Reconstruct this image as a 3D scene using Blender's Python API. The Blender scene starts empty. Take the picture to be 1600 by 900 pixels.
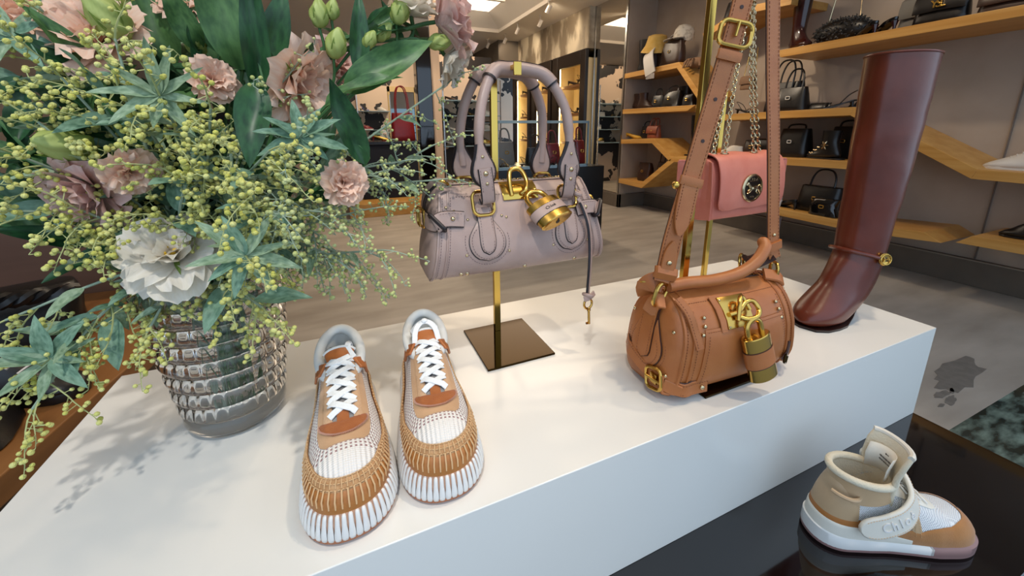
import bpy, math, random
from mathutils import Vector, Matrix, Euler, noise
V = Vector
PI = math.pi
sc = bpy.context.scene
COL = sc.collection
random.seed(7)

# ------------------------------------------------------------------ camera
cam = bpy.data.cameras.new('camera')
cam.sensor_fit = 'HORIZONTAL'; cam.sensor_width = 36.0
cam.lens = 609.0 / 1600.0 * 36.0
cam.shift_y = -102.0 / 1600.0
cam.clip_start = 0.02; cam.clip_end = 60
co = bpy.data.objects.new('camera', cam)
COL.objects.link(co)
_r = V((0.919809, -0.392310, -0.006697)); _u = V((0.097947, 0.213052, 0.972119)); _b = V((-0.379945, -0.894819, 0.234393))
co.matrix_world = Matrix(((_r.x, _u.x, _b.x, 0.0), (_r.y, _u.y, _b.y, 0.0), (_r.z, _u.z, _b.z, 1.0), (0, 0, 0, 1)))
sc.camera = co

# ------------------------------------------------------------------ world, lights, exposure
sc.view_settings.view_transform = 'Standard'
sc.view_settings.look = 'None'
sc.view_settings.gamma = 1.0
sc.view_settings.use_curve_mapping = False
sc.view_settings.exposure = -0.06
w = bpy.data.worlds.new('street_daylight'); sc.world = w
w.use_nodes = True
bg = w.node_tree.nodes['Background']
bg.inputs[0].default_value = (0.62, 0.79, 1.0, 1); bg.inputs[1].default_value = 1.55

def spot_light(name, loc, target, power, angle=60, blend=0.6, col=(1.0, 0.82, 0.60), size=0.04):
    l = bpy.data.lights.new(name, 'SPOT'); l.energy = power; l.color = col
    l.spot_size = math.radians(angle); l.spot_blend = blend; l.shadow_soft_size = size
    o = bpy.data.objects.new(name, l); COL.objects.link(o)
    o.location = loc
    o.rotation_euler = (V(target) - V(loc)).to_track_quat('-Z', 'Y').to_euler()
    return o
LIGHTS = (  # spots (first row added to light pedestal and bouquet): position, target, watts, cone
    ((0.75, 0.26, 2.40), (0.62, 0.52, 0.6), 42, 58), ((1.50, 0.26, 2.40), (1.0, 0.5, 0.7), 34, 56), ((-0.25, -0.22, 2.40), (-0.18, 0.50, 0.95), 66, 42, (1.0, 0.95, 0.88)), ((0.15, 1.25, 2.45), (0.2, 0.60, 0.7), 14, 60),
    ((0.5, 2.3, 2.5), (0.4, 2.2, 0.0), 95, 95), ((1.5, 3.4, 2.5), (1.6, 3.4, 0.0), 60, 95), ((0.6, 4.4, 2.5), (0.8, 5.0, 0.3), 70, 90),
    ((2.4, 4.9, 2.5), (3.5, 3.6, 1.3), 60, 60), ((2.2, 2.6, 2.5), (3.6, 2.7, 1.2), 60, 66), ((2.4, 1.3, 2.5), (3.6, 1.5, 1.1), 34, 66),
    ((2.53, 4.74, 2.5), (3.1, 5.3, 2.3), 34, 60), ((2.62, 5.9, 2.5), (3.1, 6.5, 2.2), 34, 60), ((2.7, 6.7, 2.5), (3.1, 7.3, 2.2), 16, 60),
    ((1.6, 5.0, 2.5), (1.9, 6.2, 1.2), 50, 80), ((1.6, 7.0, 2.5), (1.4, 9.3, 1.2), 90, 80), ((0.4, 7.0, 2.5), (0.2, 9.3, 1.2), 70, 80), ((-0.9, 1.3, 2.5), (-1.0, 1.5, 0.5), 16, 80))
for a, b, p, ang, *c in LIGHTS:
    spot_light('ceiling_and_added_spot', a, b, p, ang, col=c[0] if c else (1.0, 0.82, 0.60))

# ------------------------------------------------------------------ helpers
def lin(h):
    h = h.lstrip('#'); o = []
    for i in (0, 2, 4):
        c = int(h[i:i+2], 16) / 255.0
        o.append(c / 12.92 if c <= 0.04045 else ((c + 0.055) / 1.055) ** 2.4)
    return (o[0], o[1], o[2], 1.0)
def rgba(c): return lin(c) if isinstance(c, str) else (c[0], c[1], c[2], 1.0)

class N:
    """small node-tree helper"""
    def __init__(s, m): s.t = m.node_tree; s.n = s.t.nodes; s.l = s.t.links
    def add(s, typ, **kw):
        n = s.n.new(typ)
        for k, v in kw.items():
            if k[0] == '_': n.inputs[int(k[1:])].default_value = v
            else: setattr(n, k, v)
        return n
    def link(s, a, ai, b, bi): s.l.new(a.outputs[ai], b.inputs[bi])

def mat(name, col, rough=0.5, metal=0.0, col2=None, nscale=20.0, ndetail=3.0, mixlo=0.35, mixhi=0.65, bump=0.0, bscale=200.0,
        coat=0.0, sheen=0.0, trans=0.0, ior=1.5, spec=0.5, stretch=None, emit=None, estr=0.0, sss=0.0, bdist=0.002, alpha=1.0, voronoi=False, trl=0.0):
    m = bpy.data.materials.new(name); m.use_nodes = True
    h = N(m); b = h.n['Principled BSDF']
    I = b.inputs
    I['Base Color'].default_value = rgba(col); I['Roughness'].default_value = rough; I['Metallic'].default_value = metal
    I['Coat Weight'].default_value = coat; I['Coat Roughness'].default_value = 0.08
    I['Sheen Weight'].default_value = sheen; I['Transmission Weight'].default_value = trans; I['IOR'].default_value = ior
    I['Specular IOR Level'].default_value = spec; I['Alpha'].default_value = alpha
    if sss: I['Subsurface Weight'].default_value = sss; I['Subsurface Radius'].default_value = (0.01, 0.006, 0.004)
    if emit: I['Emission Color'].default_value = rgba(emit); I['Emission Strength'].default_value = estr
    tc = h.add('ShaderNodeTexCoord')
    mp = h.add('ShaderNodeMapping'); h.link(tc, 'Object', mp, 0)
    if stretch: mp.inputs['Scale'].default_value = stretch
    if col2:
        nz = h.add('ShaderNodeTexNoise'); nz.inputs['Scale'].default_value = nscale; nz.inputs['Detail'].default_value = ndetail
        h.link(mp, 0, nz, 'Vector')
        r = h.add('ShaderNodeValToRGB'); r.color_ramp.elements[0].position = mixlo; r.color_ramp.elements[1].position = mixhi
        r.color_ramp.elements[0].color = rgba(col); r.color_ramp.elements[1].color = rgba(col2)
        h.link(nz, 'Fac', r, 0); h.link(r, 0, b, 'Base Color')
    if bump:
        if voronoi:
            nb = h.add('ShaderNodeTexVoronoi'); nb.inputs['Scale'].default_value = bscale; out = 'Distance'
        else:
            nb = h.add('ShaderNodeTexNoise'); nb.inputs['Scale'].default_value = bscale; nb.inputs['Detail'].default_value = 4; out = 'Fac'
        h.link(mp, 0, nb, 'Vector')
        bp = h.add('ShaderNodeBump'); bp.inputs['Strength'].default_value = bump; bp.inputs['Distance'].default_value = bdist
        h.link(nb, out, bp, 'Height'); h.link(bp, 0, b, 'Normal')
    if trl:
        tr = h.add('ShaderNodeBsdfTranslucent'); mx = h.add('ShaderNodeMixShader'); mx.inputs[0].default_value = trl
        if col2: h.link(r, 0, tr, 'Color')
        else: tr.inputs[0].default_value = rgba(col)
        h.link(b, 0, mx, 1); h.link(tr, 0, mx, 2); h.link(mx, 0, h.n['Material Output'], 0)
    return m

class MB:
    """collects geometry for one mesh"""
    def __init__(s): s.v = []; s.f = []; s.uv = {}
    def addv(s, pts): i = len(s.v); s.v.extend(V(p) for p in pts); return i
    def grid(s, rows, closed=False, flip=False, uvs=None):
        """rows: list of equal-length point lists; closed: each row is a ring"""
        n = len(rows[0]); i0 = s.addv([p for r in rows for p in r])
        if uvs:
            k = i0
            for r in uvs:
                for q in r: s.uv[k] = q; k += 1
        for a in range(len(rows) - 1):
            for b in range(n if closed else n - 1):
                c = (b + 1) % n
                q = (i0 + a*n + b, i0 + a*n + c, i0 + (a+1)*n + c, i0 + (a+1)*n + b)
                s.f.append(q[::-1] if flip else q)
        return i0
    def loft(s, rings, cap0=True, cap1=True, flip=False):
        n = len(rings[0]); i0 = s.grid(rings, True, flip)
        a = list(range(i0, i0 + n)); b = list(range(i0 + (len(rings)-1)*n, i0 + len(rings)*n))
        if cap0: s.f.append(tuple(a if flip else a[::-1]))
        if cap1: s.f.append(tuple(b[::-1] if flip else b))
        return i0
    def box(s, c, d, rot=None):
        c = V(c); h = V(d) / 2; P = []
        for z in (-1, 1):
            for x, y in ((-1, -1), (1, -1), (1, 1), (-1, 1)):
                q = V((x*h.x, y*h.y, z*h.z))
                if rot is not None: q = rot @ q
                P.append(c + q)
        i = s.addv(P)
        s.f += [(i+3, i+2, i+1, i), (i+4, i+5, i+6, i+7), (i, i+1, i+5, i+4), (i+1, i+2, i+6, i+5), (i+2, i+3, i+7, i+6), (i+3, i, i+4, i+7)]
    def prism(s, pts, off):
        """polygon pts (3D list) extruded along off"""
        n = len(pts); off = V(off); i = s.addv(list(pts) + [V(p) + off for p in pts])
        s.f.append(tuple(range(i + n - 1, i - 1, -1))); s.f.append(tuple(range(i + n, i + 2*n)))
        for k in range(n): s.f.append((i + k, i + (k+1) % n, i + n + (k+1) % n, i + n + k))
    def frames(s, path, closed=False, N0=None):
        P = [V(p) for p in path]; n = len(P); T = []
        for i in range(n):
            a = P[(i-1) % n] if (closed or i > 0) else P[i]; b = P[(i+1) % n] if (closed or i < n-1) else P[i]
            T.append((b - a).normalized())
        nn = V(N0) if N0 is not None else (V((0, 0, 1)) if abs(T[0].z) < 0.9 else V((1, 0, 0)))
        out = []
        for i in range(n):
            nn = (nn - T[i] * nn.dot(T[i])).normalized(); out.append((P[i], T[i], nn, T[i].cross(nn)))
        return out
    def tube(s, path, r, n=8, closed=False, caps=True, N0=None, sx=1.0):
        fr = s.frames(path, closed, N0); rings = []
        for i, (p, t, a, b) in enumerate(fr):
            ri = r[i] if isinstance(r, (list, tuple)) else r
            rings.append([p + a * (ri * math.cos(k*2*PI/n)) + b * (ri * sx * math.sin(k*2*PI/n)) for k in range(n)])
        if closed: rings.append(rings[0])
        s.loft(rings, caps and not closed, caps and not closed)
    def ribbon(s, path, normal, w, t, closed=False):
        """flat strap: rectangle with rounded edges swept along path; normal = V, list or function(i)"""
        P = [V(p) for p in path]; n = len(P); rings = []
        for i in range(n):
            a = P[(i-1) % n] if (closed or i > 0) else P[i]; b = P[(i+1) % n] if (closed or i < n-1) else P[i]
            T = (b - a).normalized()
            nn = normal[i] if isinstance(normal, list) else (normal(i) if callable(normal) else normal)
            nn = V(nn); nn = (nn - T * nn.dot(T)).normalized(); B = T.cross(nn)
            ww = (w[i] if isinstance(w, (list, tuple)) else w) / 2; tt = t / 2; e = min(tt, ww) * 0.6
            sec = [(-ww + e, tt), (ww - e, tt), (ww, tt - e), (ww, -tt + e), (ww - e, -tt), (-ww + e, -tt), (-ww, -tt + e), (-ww, tt - e)]
            rings.append([P[i] + B * x + nn * y for x, y in sec])
        if closed: rings.append(rings[0])
        s.loft(rings, not closed, not closed, flip=True)
    def lathe(s, prof, c=(0, 0, 0), n=32, rot=None, cap=True, sx=1, sy=1):
        c = V(c); rings = []
        for r, z in prof:
            ring = []
            for k in range(n):
                q = V((r * sx * math.cos(2*PI*k/n), r * sy * math.sin(2*PI*k/n), z))
                if rot is not None: q = rot @ q
                ring.append(c + q)
            rings.append(ring)
        s.loft(rings, cap, cap)
    def sphere(s, c, r, n=10, m=6, rot=None):
        r = V((r, r, r)) if not isinstance(r, (tuple, Vector)) else V(r)
        prof = []
        c = V(c); rings = []
        for j in range(m + 1):
            th = PI * j / m; rr = max(math.sin(th), 1e-3); z = -math.cos(th); ring = []
            for k in range(n):
                q = V((r.x * rr * math.cos(2*PI*k/n), r.y * rr * math.sin(2*PI*k/n), r.z * z))
                if rot is not None: q = rot @ q
                ring.append(c + q)
            rings.append(ring)
        s.loft(rings)
    def ring(s, c, R, r, ax=(0, 0, 1), n=24, m=8, sx=1.0, sy=1.0, up=None):
        """torus with axis ax"""
        q = V(ax).to_track_quat('Z', 'Y').to_matrix() if up is None else basis(ax, up)
        s.tube([V(c) + q @ V((R*sx*math.cos(2*PI*k/n), R*sy*math.sin(2*PI*k/n), 0)) for k in range(n)], r, m, True)
    def rrect(s, c, w, h, rad, r, ax, up, m=8):
        """rounded-rectangle wire ring"""
        q = basis(ax, up); P = []
        for cx, cy, a0 in ((w/2-rad, h/2-rad, 0), (-w/2+rad, h/2-rad, 90), (-w/2+rad, -h/2+rad, 180), (w/2-rad, -h/2+rad, 270)):
            for k in range(5):
                a = math.radians(a0 + k * 22.5); P.append(V(c) + q @ V((cx + rad*math.cos(a), cy + rad*math.sin(a), 0)))
        s.tube(P, r, m, True)
    def xf(s, M):
        s.v = [M @ p for p in s.v]; return s
    def join(s, o):
        i = len(s.v); s.v += [p.copy() for p in o.v]; s.f += [tuple(k + i for k in f) for f in o.f]
        for k, q in o.uv.items(): s.uv[k + i] = q
        return s

def basis(ax, up):
    """3x3 with columns x=right, y=up, z=ax"""
    z = V(ax).normalized(); y = V(up); y = (y - z * y.dot(z)).normalized(); x = y.cross(z)
    return Matrix((x, y, z)).transposed()

def to_mesh(name, mb, m=None, smooth=True, angle=38):
    me = bpy.data.meshes.new(name)
    me.from_pydata([tuple(p) for p in mb.v], [], mb.f)
    if mb.uv:
        ul = me.uv_layers.new(name='UVMap')
        for lp in me.loops: ul.data[lp.index].uv = mb.uv.get(lp.vertex_index, (0, 0))
    if m: me.materials.append(m)
    if smooth:
        me.polygons.foreach_set('use_smooth', [True] * len(me.polygons))
        me.set_sharp_from_angle(angle=math.radians(angle))
    me.update()
    return me
def link(name, data, parent=None):
    o = bpy.data.objects.new(name, data); COL.objects.link(o)
    if parent is not None: o.parent = parent
    return o
def obj(name, mb, m, parent=None, smooth=True, bevel=0.0, sub=0, angle=38, label=None, kind=None, solid=0.0, seg=2):
    o = link(name, to_mesh(name, mb, m, smooth, angle), parent)
    if solid:
        md = o.modifiers.new('solid', 'SOLIDIFY'); md.thickness = solid; md.offset = 0
    if sub:
        md = o.modifiers.new('sub', 'SUBSURF'); md.levels = sub; md.render_levels = sub
    if bevel:
        md = o.modifiers.new('bevel', 'BEVEL'); md.width = bevel; md.segments = seg; md.limit_method = 'ANGLE'; md.angle_limit = math.radians(40)
    if label: o['label'] = label
    if kind: o['kind'] = kind
    return o
def thing(name, label, cat, loc=(0, 0, 0), rz=0.0, group=None):
    o = link(name, None); o.location = loc; o.rotation_euler = (0, 0, rz); o.empty_display_size = 0.05
    return tag(o, label, cat, group)
def tag(o, label, cat, group=None):
    o['label'] = label; o['category'] = cat
    if group: o['group'] = group
    return o
def struct(name, mb, m, label=None, **kw):
    o = obj(name, mb, m, **kw); o['kind'] = 'structure'
    if label: o['label'] = label
    return o
def dup(root, loc, rz, label, group=None):
    r = root.copy(); COL.objects.link(r); r.location = loc; r.rotation_euler = (0, 0, rz); r['label'] = label
    if group: r['group'] = group
    for ch in list(root.children):
        c = ch.copy(); COL.objects.link(c); c.parent = r
        for g in ch.children:
            d = g.copy(); COL.objects.link(d); d.parent = c
    return r
def catmull(P, n=8, closed=False):
    P = [V(p) for p in P]; out = []; m = len(P)
    for i in range(m if closed else m - 1):
        if closed: a, b, c, d = P[(i-1) % m], P[i], P[(i+1) % m], P[(i+2) % m]
        else: a, b, c, d = P[max(i-1, 0)], P[i], P[i+1], P[min(i+2, m-1)]
        for k in range(n):
            t = k / n
            out.append(0.5 * ((2*b) + (c - a) * t + (2*a - 5*b + 4*c - d) * t*t + (3*b - a - 3*c + d) * t**3))
    if not closed: out.append(P[-1])
    return out
def resample(P, n):
    P = [V(p) for p in P]; L = [0]
    for i in range(1, len(P)): L.append(L[-1] + (P[i] - P[i-1]).length)
    out = []; j = 0
    for k in range(n):
        t = L[-1] * k / (n - 1)
        while j < len(P) - 2 and L[j+1] < t: j += 1
        d = L[j+1] - L[j]; u = 0 if d == 0 else (t - L[j]) / d
        out.append(P[j].lerp(P[j+1], min(max(u, 0), 1)))
    return out
def interp(tab, x):
    if x <= tab[0][0]: return tab[0][1]
    for (a, b), (c, d) in zip(tab, tab[1:]):
        if x <= c:
            t = (x - a) / (c - a); t = t*t*(3 - 2*t) if False else t
            return b + (d - b) * t
    return tab[-1][1]
def dashes(mb, path, normals, off=0.0006, step=0.0045, ln=0.0028, w=0.0008, lat=0.0):
    """a line of thread stitches lying on a surface along path"""
    P = [V(p) for p in path]; L = sum((P[i+1] - P[i]).length for i in range(len(P) - 1)); n = max(2, int(L / step))
    Q = resample(P, n * 3 + 1)
    for k in range(n):
        a, b = Q[k*3], Q[k*3 + 2]
        T = (b - a)
        if T.length < 1e-6: continue
        T.normalize()
        nn = normals((a + b) / 2) if callable(normals) else V(normals)
        nn = (nn - T * nn.dot(T)).normalized(); B = T.cross(nn); c = (a + b) / 2 + nn * off + B * lat
        h = ln / 2
        q = [c - T*h - B*w/2, c - T*h + B*w/2, c + T*h + B*w/2, c + T*h - B*w/2, c - T*h*0.6 + nn*w*0.6, c + T*h*0.6 + nn*w*0.6]
        i = mb.addv(q)
        mb.f += [(i, i+1, i+4), (i+2, i+3, i+5), (i+1, i+2, i+5, i+4), (i+3, i, i+4, i+5)]
def text_mesh(txt, size, depth, M, m, name, parent, spacing=1.0):
    cu = bpy.data.curves.new('lettering', 'FONT'); cu.body = txt; cu.size = size; cu.extrude = depth; cu.bevel_depth = depth * 0.4
    cu.align_x = 'CENTER'; cu.align_y = 'CENTER'; cu.space_character = spacing; cu.resolution_u = 3
    t = bpy.data.objects.new('lettering_tmp', cu); COL.objects.link(t)
    bpy.context.view_layer.update()
    me = bpy.data.meshes.new_from_object(t.evaluated_get(bpy.context.evaluated_depsgraph_get()))
    bpy.data.objects.remove(t); bpy.data.curves.remove(cu)
    me.transform(M); me.materials.clear(); me.materials.append(m)
    return link(name, me, parent)
def M4(c, q):
    m = q.to_4x4(); m.translation = V(c); return m
# ------------------------------------------------------------------ materials of the place
M = {}
M['floor'] = mat('grey_concrete_floor', '#948b80', 0.42, col2='#b0a79c', nscale=2.2, ndetail=10, mixlo=0.3, mixhi=0.72, stretch=(1.0, 3.5, 1), bump=0.06, bscale=40)
M['marble'] = mat('green_marble', '#1d2a27', 0.14, col2='#7d8f83', nscale=9, ndetail=12, mixlo=0.42, mixhi=0.66, stretch=(1.0, 2.6, 1))
M['plaster'] = mat('taupe_plaster', '#b0a193', 0.85, col2='#a59585', nscale=3, ndetail=6, bump=0.05, bscale=90)
M['ceil'] = mat('cream_ceiling', '#e2d8ca', 0.8)
M['base'] = mat('bronze_grey_baseboard', '#5d544a', 0.45, col2='#665c51', nscale=6)
M['oak'] = mat('oiled_oak', '#b8843f', 0.42, col2='#c99a56', nscale=10, ndetail=6, stretch=(1, 0.12, 3), bump=0.05, bscale=120)
M['darkoak'] = mat('brown_oak', '#7a4f26', 0.5, col2='#8a5c30', nscale=9, ndetail=6, stretch=(3, 0.3, 3), bump=0.04, bscale=120)
M['white'] = mat('white_lacquer', '#e4e1da', 0.16, col2='#dedbd4', nscale=1.5, spec=0.4)
M['black'] = mat('black_glass', '#0b0708', 0.04, coat=0.6)
M['blacksat'] = mat('black_lacquer', '#0c0a0a', 0.2)
M['mirror'] = mat('mirror_silver', '#d8d4cc', 0.02, 1.0)
M['bronze'] = mat('mirror_bronze', '#33250f', 0.06, 1.0)
M['brass'] = mat('polished_brass', '#d9b45a', 0.13, 1.0, bump=0.02, bscale=60)
M['gold'] = mat('brushed_gold', '#d2aa58', 0.22, 1.0, bump=0.03, bscale=400)
M['palegold'] = mat('pale_gold', '#cdb993', 0.2, 1.0)
M['steel'] = mat('steel', '#b8b6b2', 0.25, 1.0)
M['led'] = mat('led_strip_light', '#fff0d0', 0.5, emit='#ffdf9e', estr=26.0)
M['lampface'] = mat('lamp_glow', '#fff0d0', 0.5, emit='#ffe0a8', estr=14.0)
M['skylight'] = mat('luminous_ceiling', '#fff4e6', 0.6, emit='#ffe9cf', estr=3.6)
M['glass'] = mat('clear_glass', '#ffffff', 0.0, trans=1.0, ior=1.08)
M['glassedge'] = mat('blue_reflection_edge', '#a9c3cf', 0.15, trans=0.5, ior=1.3)  # blue reflected light put into the glass colour
M['cabwood'] = mat('pale_cabinet_wood', '#dcc79a', 0.6, col2='#d2ba8a', nscale=6, stretch=(1, 4, 0.4))
M['darkpanel'] = mat('dark_brown_panel', '#241a15', 0.3)
M['cream'] = mat('cream_panel', '#c7ad94', 0.6)

# plaster wall with big weathered patches (its own colouring)
M['patina'] = mat('weathered_plaster', '#94846e', 0.6, col2='#dccdb2', nscale=1.7, ndetail=9, mixlo=0.46, mixhi=0.56, stretch=(1, 2.2, 0.9))
# cream panel with torn, cowhide-like dark mirror patches
m = mat('torn_panel', '#c7ad94', 0.55)
h = N(m); b = h.n['Principled BSDF']
tc = h.add('ShaderNodeTexCoord'); nz = h.add('ShaderNodeTexNoise'); nz.inputs['Scale'].default_value = 2.1; nz.inputs['Detail'].default_value = 4
h.link(tc, 'Object', nz, 'Vector'); r = h.add('ShaderNodeValToRGB'); r.color_ramp.interpolation = 'CONSTANT'
r.color_ramp.elements[0].position = 0; r.color_ramp.elements[1].position = 0.47
r.color_ramp.elements[0].color = lin('#1a120f'); r.color_ramp.elements[1].color = lin('#c9b19a')
h.link(nz, 'Fac', r, 0); h.link(r, 0, b, 'Base Color')
M['torn'] = m

def boxes(*bs):
    mb = MB()
    for (x0, x1, y0, y1, z0, z1) in bs: mb.box(((x0+x1)/2, (y0+y1)/2, (z0+z1)/2), (x1-x0, y1-y0, z1-z0))
    return mb

# ------------------------------------------------------------------ shell
struct('floor', boxes((-2.6, 3.85, 0.45, 11.5, -0.1, 0.0)), M['floor'], 'grey concrete shop floor with worn dark patches', smooth=False)
# irregular dark worn patches in the concrete
st = mat('floor_wear', '#6b665f', 0.5, col2='#77716a', nscale=30)
for k, (cx, cy, sx, sy, a) in enumerate(((2.27, 0.59, 0.2, 0.05, 0.1), (2.02, 0.55, 0.05, 0.013, 0.0), (2.0, 0.52, 0.045, 0.012, 0.2), (1.93, 0.52, 0.02, 0.006, 0.0), (2.08, 0.545, 0.025, 0.006, 0.3))):
    rr = random.Random(k); P = []
    for i in range(26):
        t = 2*PI*i/26; q = 1 + 0.35 * noise.noise((math.cos(t)*1.8 + k*5, math.sin(t)*1.8, 0.3))+0.25 * noise.noise((math.cos(t)*5 + k*5, math.sin(t)*5, 0.3))
        x = sx*q*math.cos(t); y = sy*q*math.sin(t)
        P.append((cx + x*math.cos(a) - y*math.sin(a), cy + x*math.sin(a) + y*math.cos(a), 0.0))
    mb = MB(); mb.prism(P, (0, 0, 0.0008))
    o = obj('worn_patch', mb, st, smooth=False, kind='structure')
    o.parent = bpy.data.objects['floor']
struct('floor_threshold', boxes((1.14, 3.85, -0.35, 0.45, -0.1, 0.0)), M['marble'], 'green veined marble threshold beside the black platform', smooth=False)
struct('floor_pavement', boxes((-6, 8, -9, -0.35, -0.15, -0.03)), mat('street_pavement', '#8f8f90', 0.9), smooth=False)
struct('wall_right', boxes((3.65, 3.85, -0.35, 4.06, 0, 2.55), (3.24, 3.85, 4.06, 4.16, 0, 2.55)), M['plaster'], 'taupe plaster wall behind the oak shelves', smooth=False)
mb = MB(); mb.box((3.646, 1.02, 1.3), (0.012, 0.006, 2.3)); struct('trim_1', mb, mat('seam', '#6e645c', 0.9), smooth=False)
struct('wall_cabinet', boxes((3.24, 3.85, 4.16, 4.74, 0, 2.55), (3.14, 3.6, 4.74, 7.4, 2.04, 2.55), (3.56, 3.7, 4.74, 7.4, 0, 2.1)), M['patina'], 'weathered plaster wall above the lit cabinets', smooth=False)
struct('wall_back', boxes((-2.6, 0.95, 8.7, 8.85, 0, 2.55), (1.5, 3.85, 8.7, 8.85, 0, 2.55), (0.95, 1.5, 8.7, 8.85, 1.75, 2.55)), M['torn'], 'cream back wall with torn dark patches', smooth=False)
struct('wall_left', boxes((-2.75, -2.6, -0.35, 11.5, 0, 2.55)), M['plaster'], smooth=False)
struct('wall_far', boxes((-2.6, 3.85, 11.4, 11.5, 0, 2.55)), M['cream'], smooth=False)
struct('baseboard_right', boxes((3.61, 3.65, -0.35, 4.06, 0, 0.17), (3.20, 3.65, 4.02, 4.06, 0, 0.17), (3.20, 3.24, 4.02, 4.74, 0, 0.17)), M['base'], 'bronze grey baseboard along the shelf wall', bevel=0.004)
struct('trim_2', boxes((3.60, 3.612, -0.35, 4.02, 0.164, 0.171)), mat('baseboard_lip', '#8b8072', 0.4), smooth=False)
# mirror clad pillar
struct('window_1', boxes((3.228, 3.24, 4.10, 4.72, 0.18, 2.55)), M['mirror'], 'tall mirror panel between oak shelves and lit cabinets', smooth=False)
struct('trim_3', boxes((3.22, 3.245, 4.07, 4.10, 0.17, 2.55), (3.22, 3.245, 4.72, 4.745, 0.17, 2.55)), M['steel'], smooth=False)
# ceiling with a lit coffer
CX0, CX1, CY0, CY1 = 0.7, 2.56, 2.6, 6.55
struct('ceiling', boxes((-2.75, CX0, -0.35, 11.5, 2.55, 2.6), (CX1, 3.85, -0.35, 11.5, 2.55, 2.6), (CX0, CX1, -0.35, CY0, 2.55, 2.6), (CX0, CX1, CY1, 11.5, 2.55, 2.6)), M['ceil'], 'cream ceiling with recessed lit coffer', smooth=False)
mb = MB(); q_ = 0.26
lo = [(CX0, CY0, 2.60), (CX1, CY0, 2.60), (CX1, CY1, 2.60), (CX0, CY1, 2.60)]; hi = [(CX0+q_, CY0+q_, 2.78), (CX1-q_, CY0+q_, 2.78), (CX1-q_, CY1-q_, 2.78), (CX0+q_, CY1-q_, 2.78)]
for k in range(4): mb.addv([lo[k], lo[(k+1) % 4], hi[(k+1) % 4], hi[k]]); n_ = len(mb.v); mb.f.append((n_-1, n_-2, n_-3, n_-4))
struct('ceiling_coffer', mb, mat('coffer_white', '#efe8dc', 0.7), 'sloping white sides of the ceiling coffer', smooth=False)
struct('ceiling_skylight', boxes((CX0+q_-.02, CX1-q_+.02, CY0+q_-.02, CY1-q_+.02, 2.782, 2.80)), M['skylight'], 'luminous panel in the ceiling coffer', smooth=False)
for k in range(3): o = obj('ceiling_rib', boxes((CX0+q_, CX1-q_, CY0 + 0.9 + k*1.05, CY0 + 0.96 + k*1.05, 2.74, 2.782)), bpy.data.materials['coffer_white'], bpy.data.objects['ceiling_coffer'], smooth=False)
struct('ceiling_bulkhead', boxes((2.75, 3.15, 7.05, 8.7, 2.05, 2.55)), mat('grey_bulkhead', '#5b5248', 0.4), 'dark grey box bulkhead under the ceiling', smooth=False)
struct('trim_4', boxes((-2.6, 3.8, 8.62, 8.7, 2.36, 2.42)), M['cream'], smooth=False)
# doorway in the back wall and the room beyond
struct('door_1', boxes((0.92, 0.98, 8.62, 8.7, 0, 1.85), (1.47, 1.53, 8.62, 8.7, 0, 1.85), (0.92, 1.53, 8.62, 8.7, 1.75, 1.85)), mat('gilt_door_frame', '#c2a66e', 0.4), 'gilt framed doorway in the back wall', smooth=False)
struct('window_2', boxes((1.05, 1.95, 11.35, 11.4, 0.3, 1.55)), mat('daylit_far_window', '#7f97a3', 0.4, emit='#8fb0c4', estr=0.5), 'pale blue far window through the back doorway', smooth=False)
for i, z in enumerate((0.5, 0.7, 0.9, 1.1, 1.3)):
    mb = boxes((1.05, 1.95, 11.335, 11.35, z, z + 0.02)); o = obj('window_bar', mb, M['blacksat'], bpy.data.objects['window_2'], smooth=False)
struct('column_1', boxes((0.93, 1.12, 5.2, 5.4, 0, 2.55)), M['black'], 'glossy black column at the back of the shop', bevel=0.01)
struct('column_2', boxes((1.12, 1.24, 5.25, 5.4, 0, 2.55)), M['cream'], 'cream pilaster beside the black column', bevel=0.006)

# ------------------------------------------------------------------ platform, pedestal
o = obj('display_platform', boxes((-0.46, 1.134, 0.105, 0.86, 0.0, 0.367)), M['black'], bevel=0.002)
tag(o, 'low glossy black display platform under the white pedestal', 'platform')
struct('trim_5', boxes((-1.6, 1.14, 0.02, 0.10, 0.30, 0.345)), mat('window_sill_metal', '#6f7478', 0.35, 0.6), smooth=False)
o = obj('white_pedestal', boxes((-0.4, 1.131, 0.342, 0.83, 0.367, 0.58)), M['white'], bevel=0.0012)
tag(o, 'long white lacquered pedestal carrying bags, sneakers and vase', 'pedestal')

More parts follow.
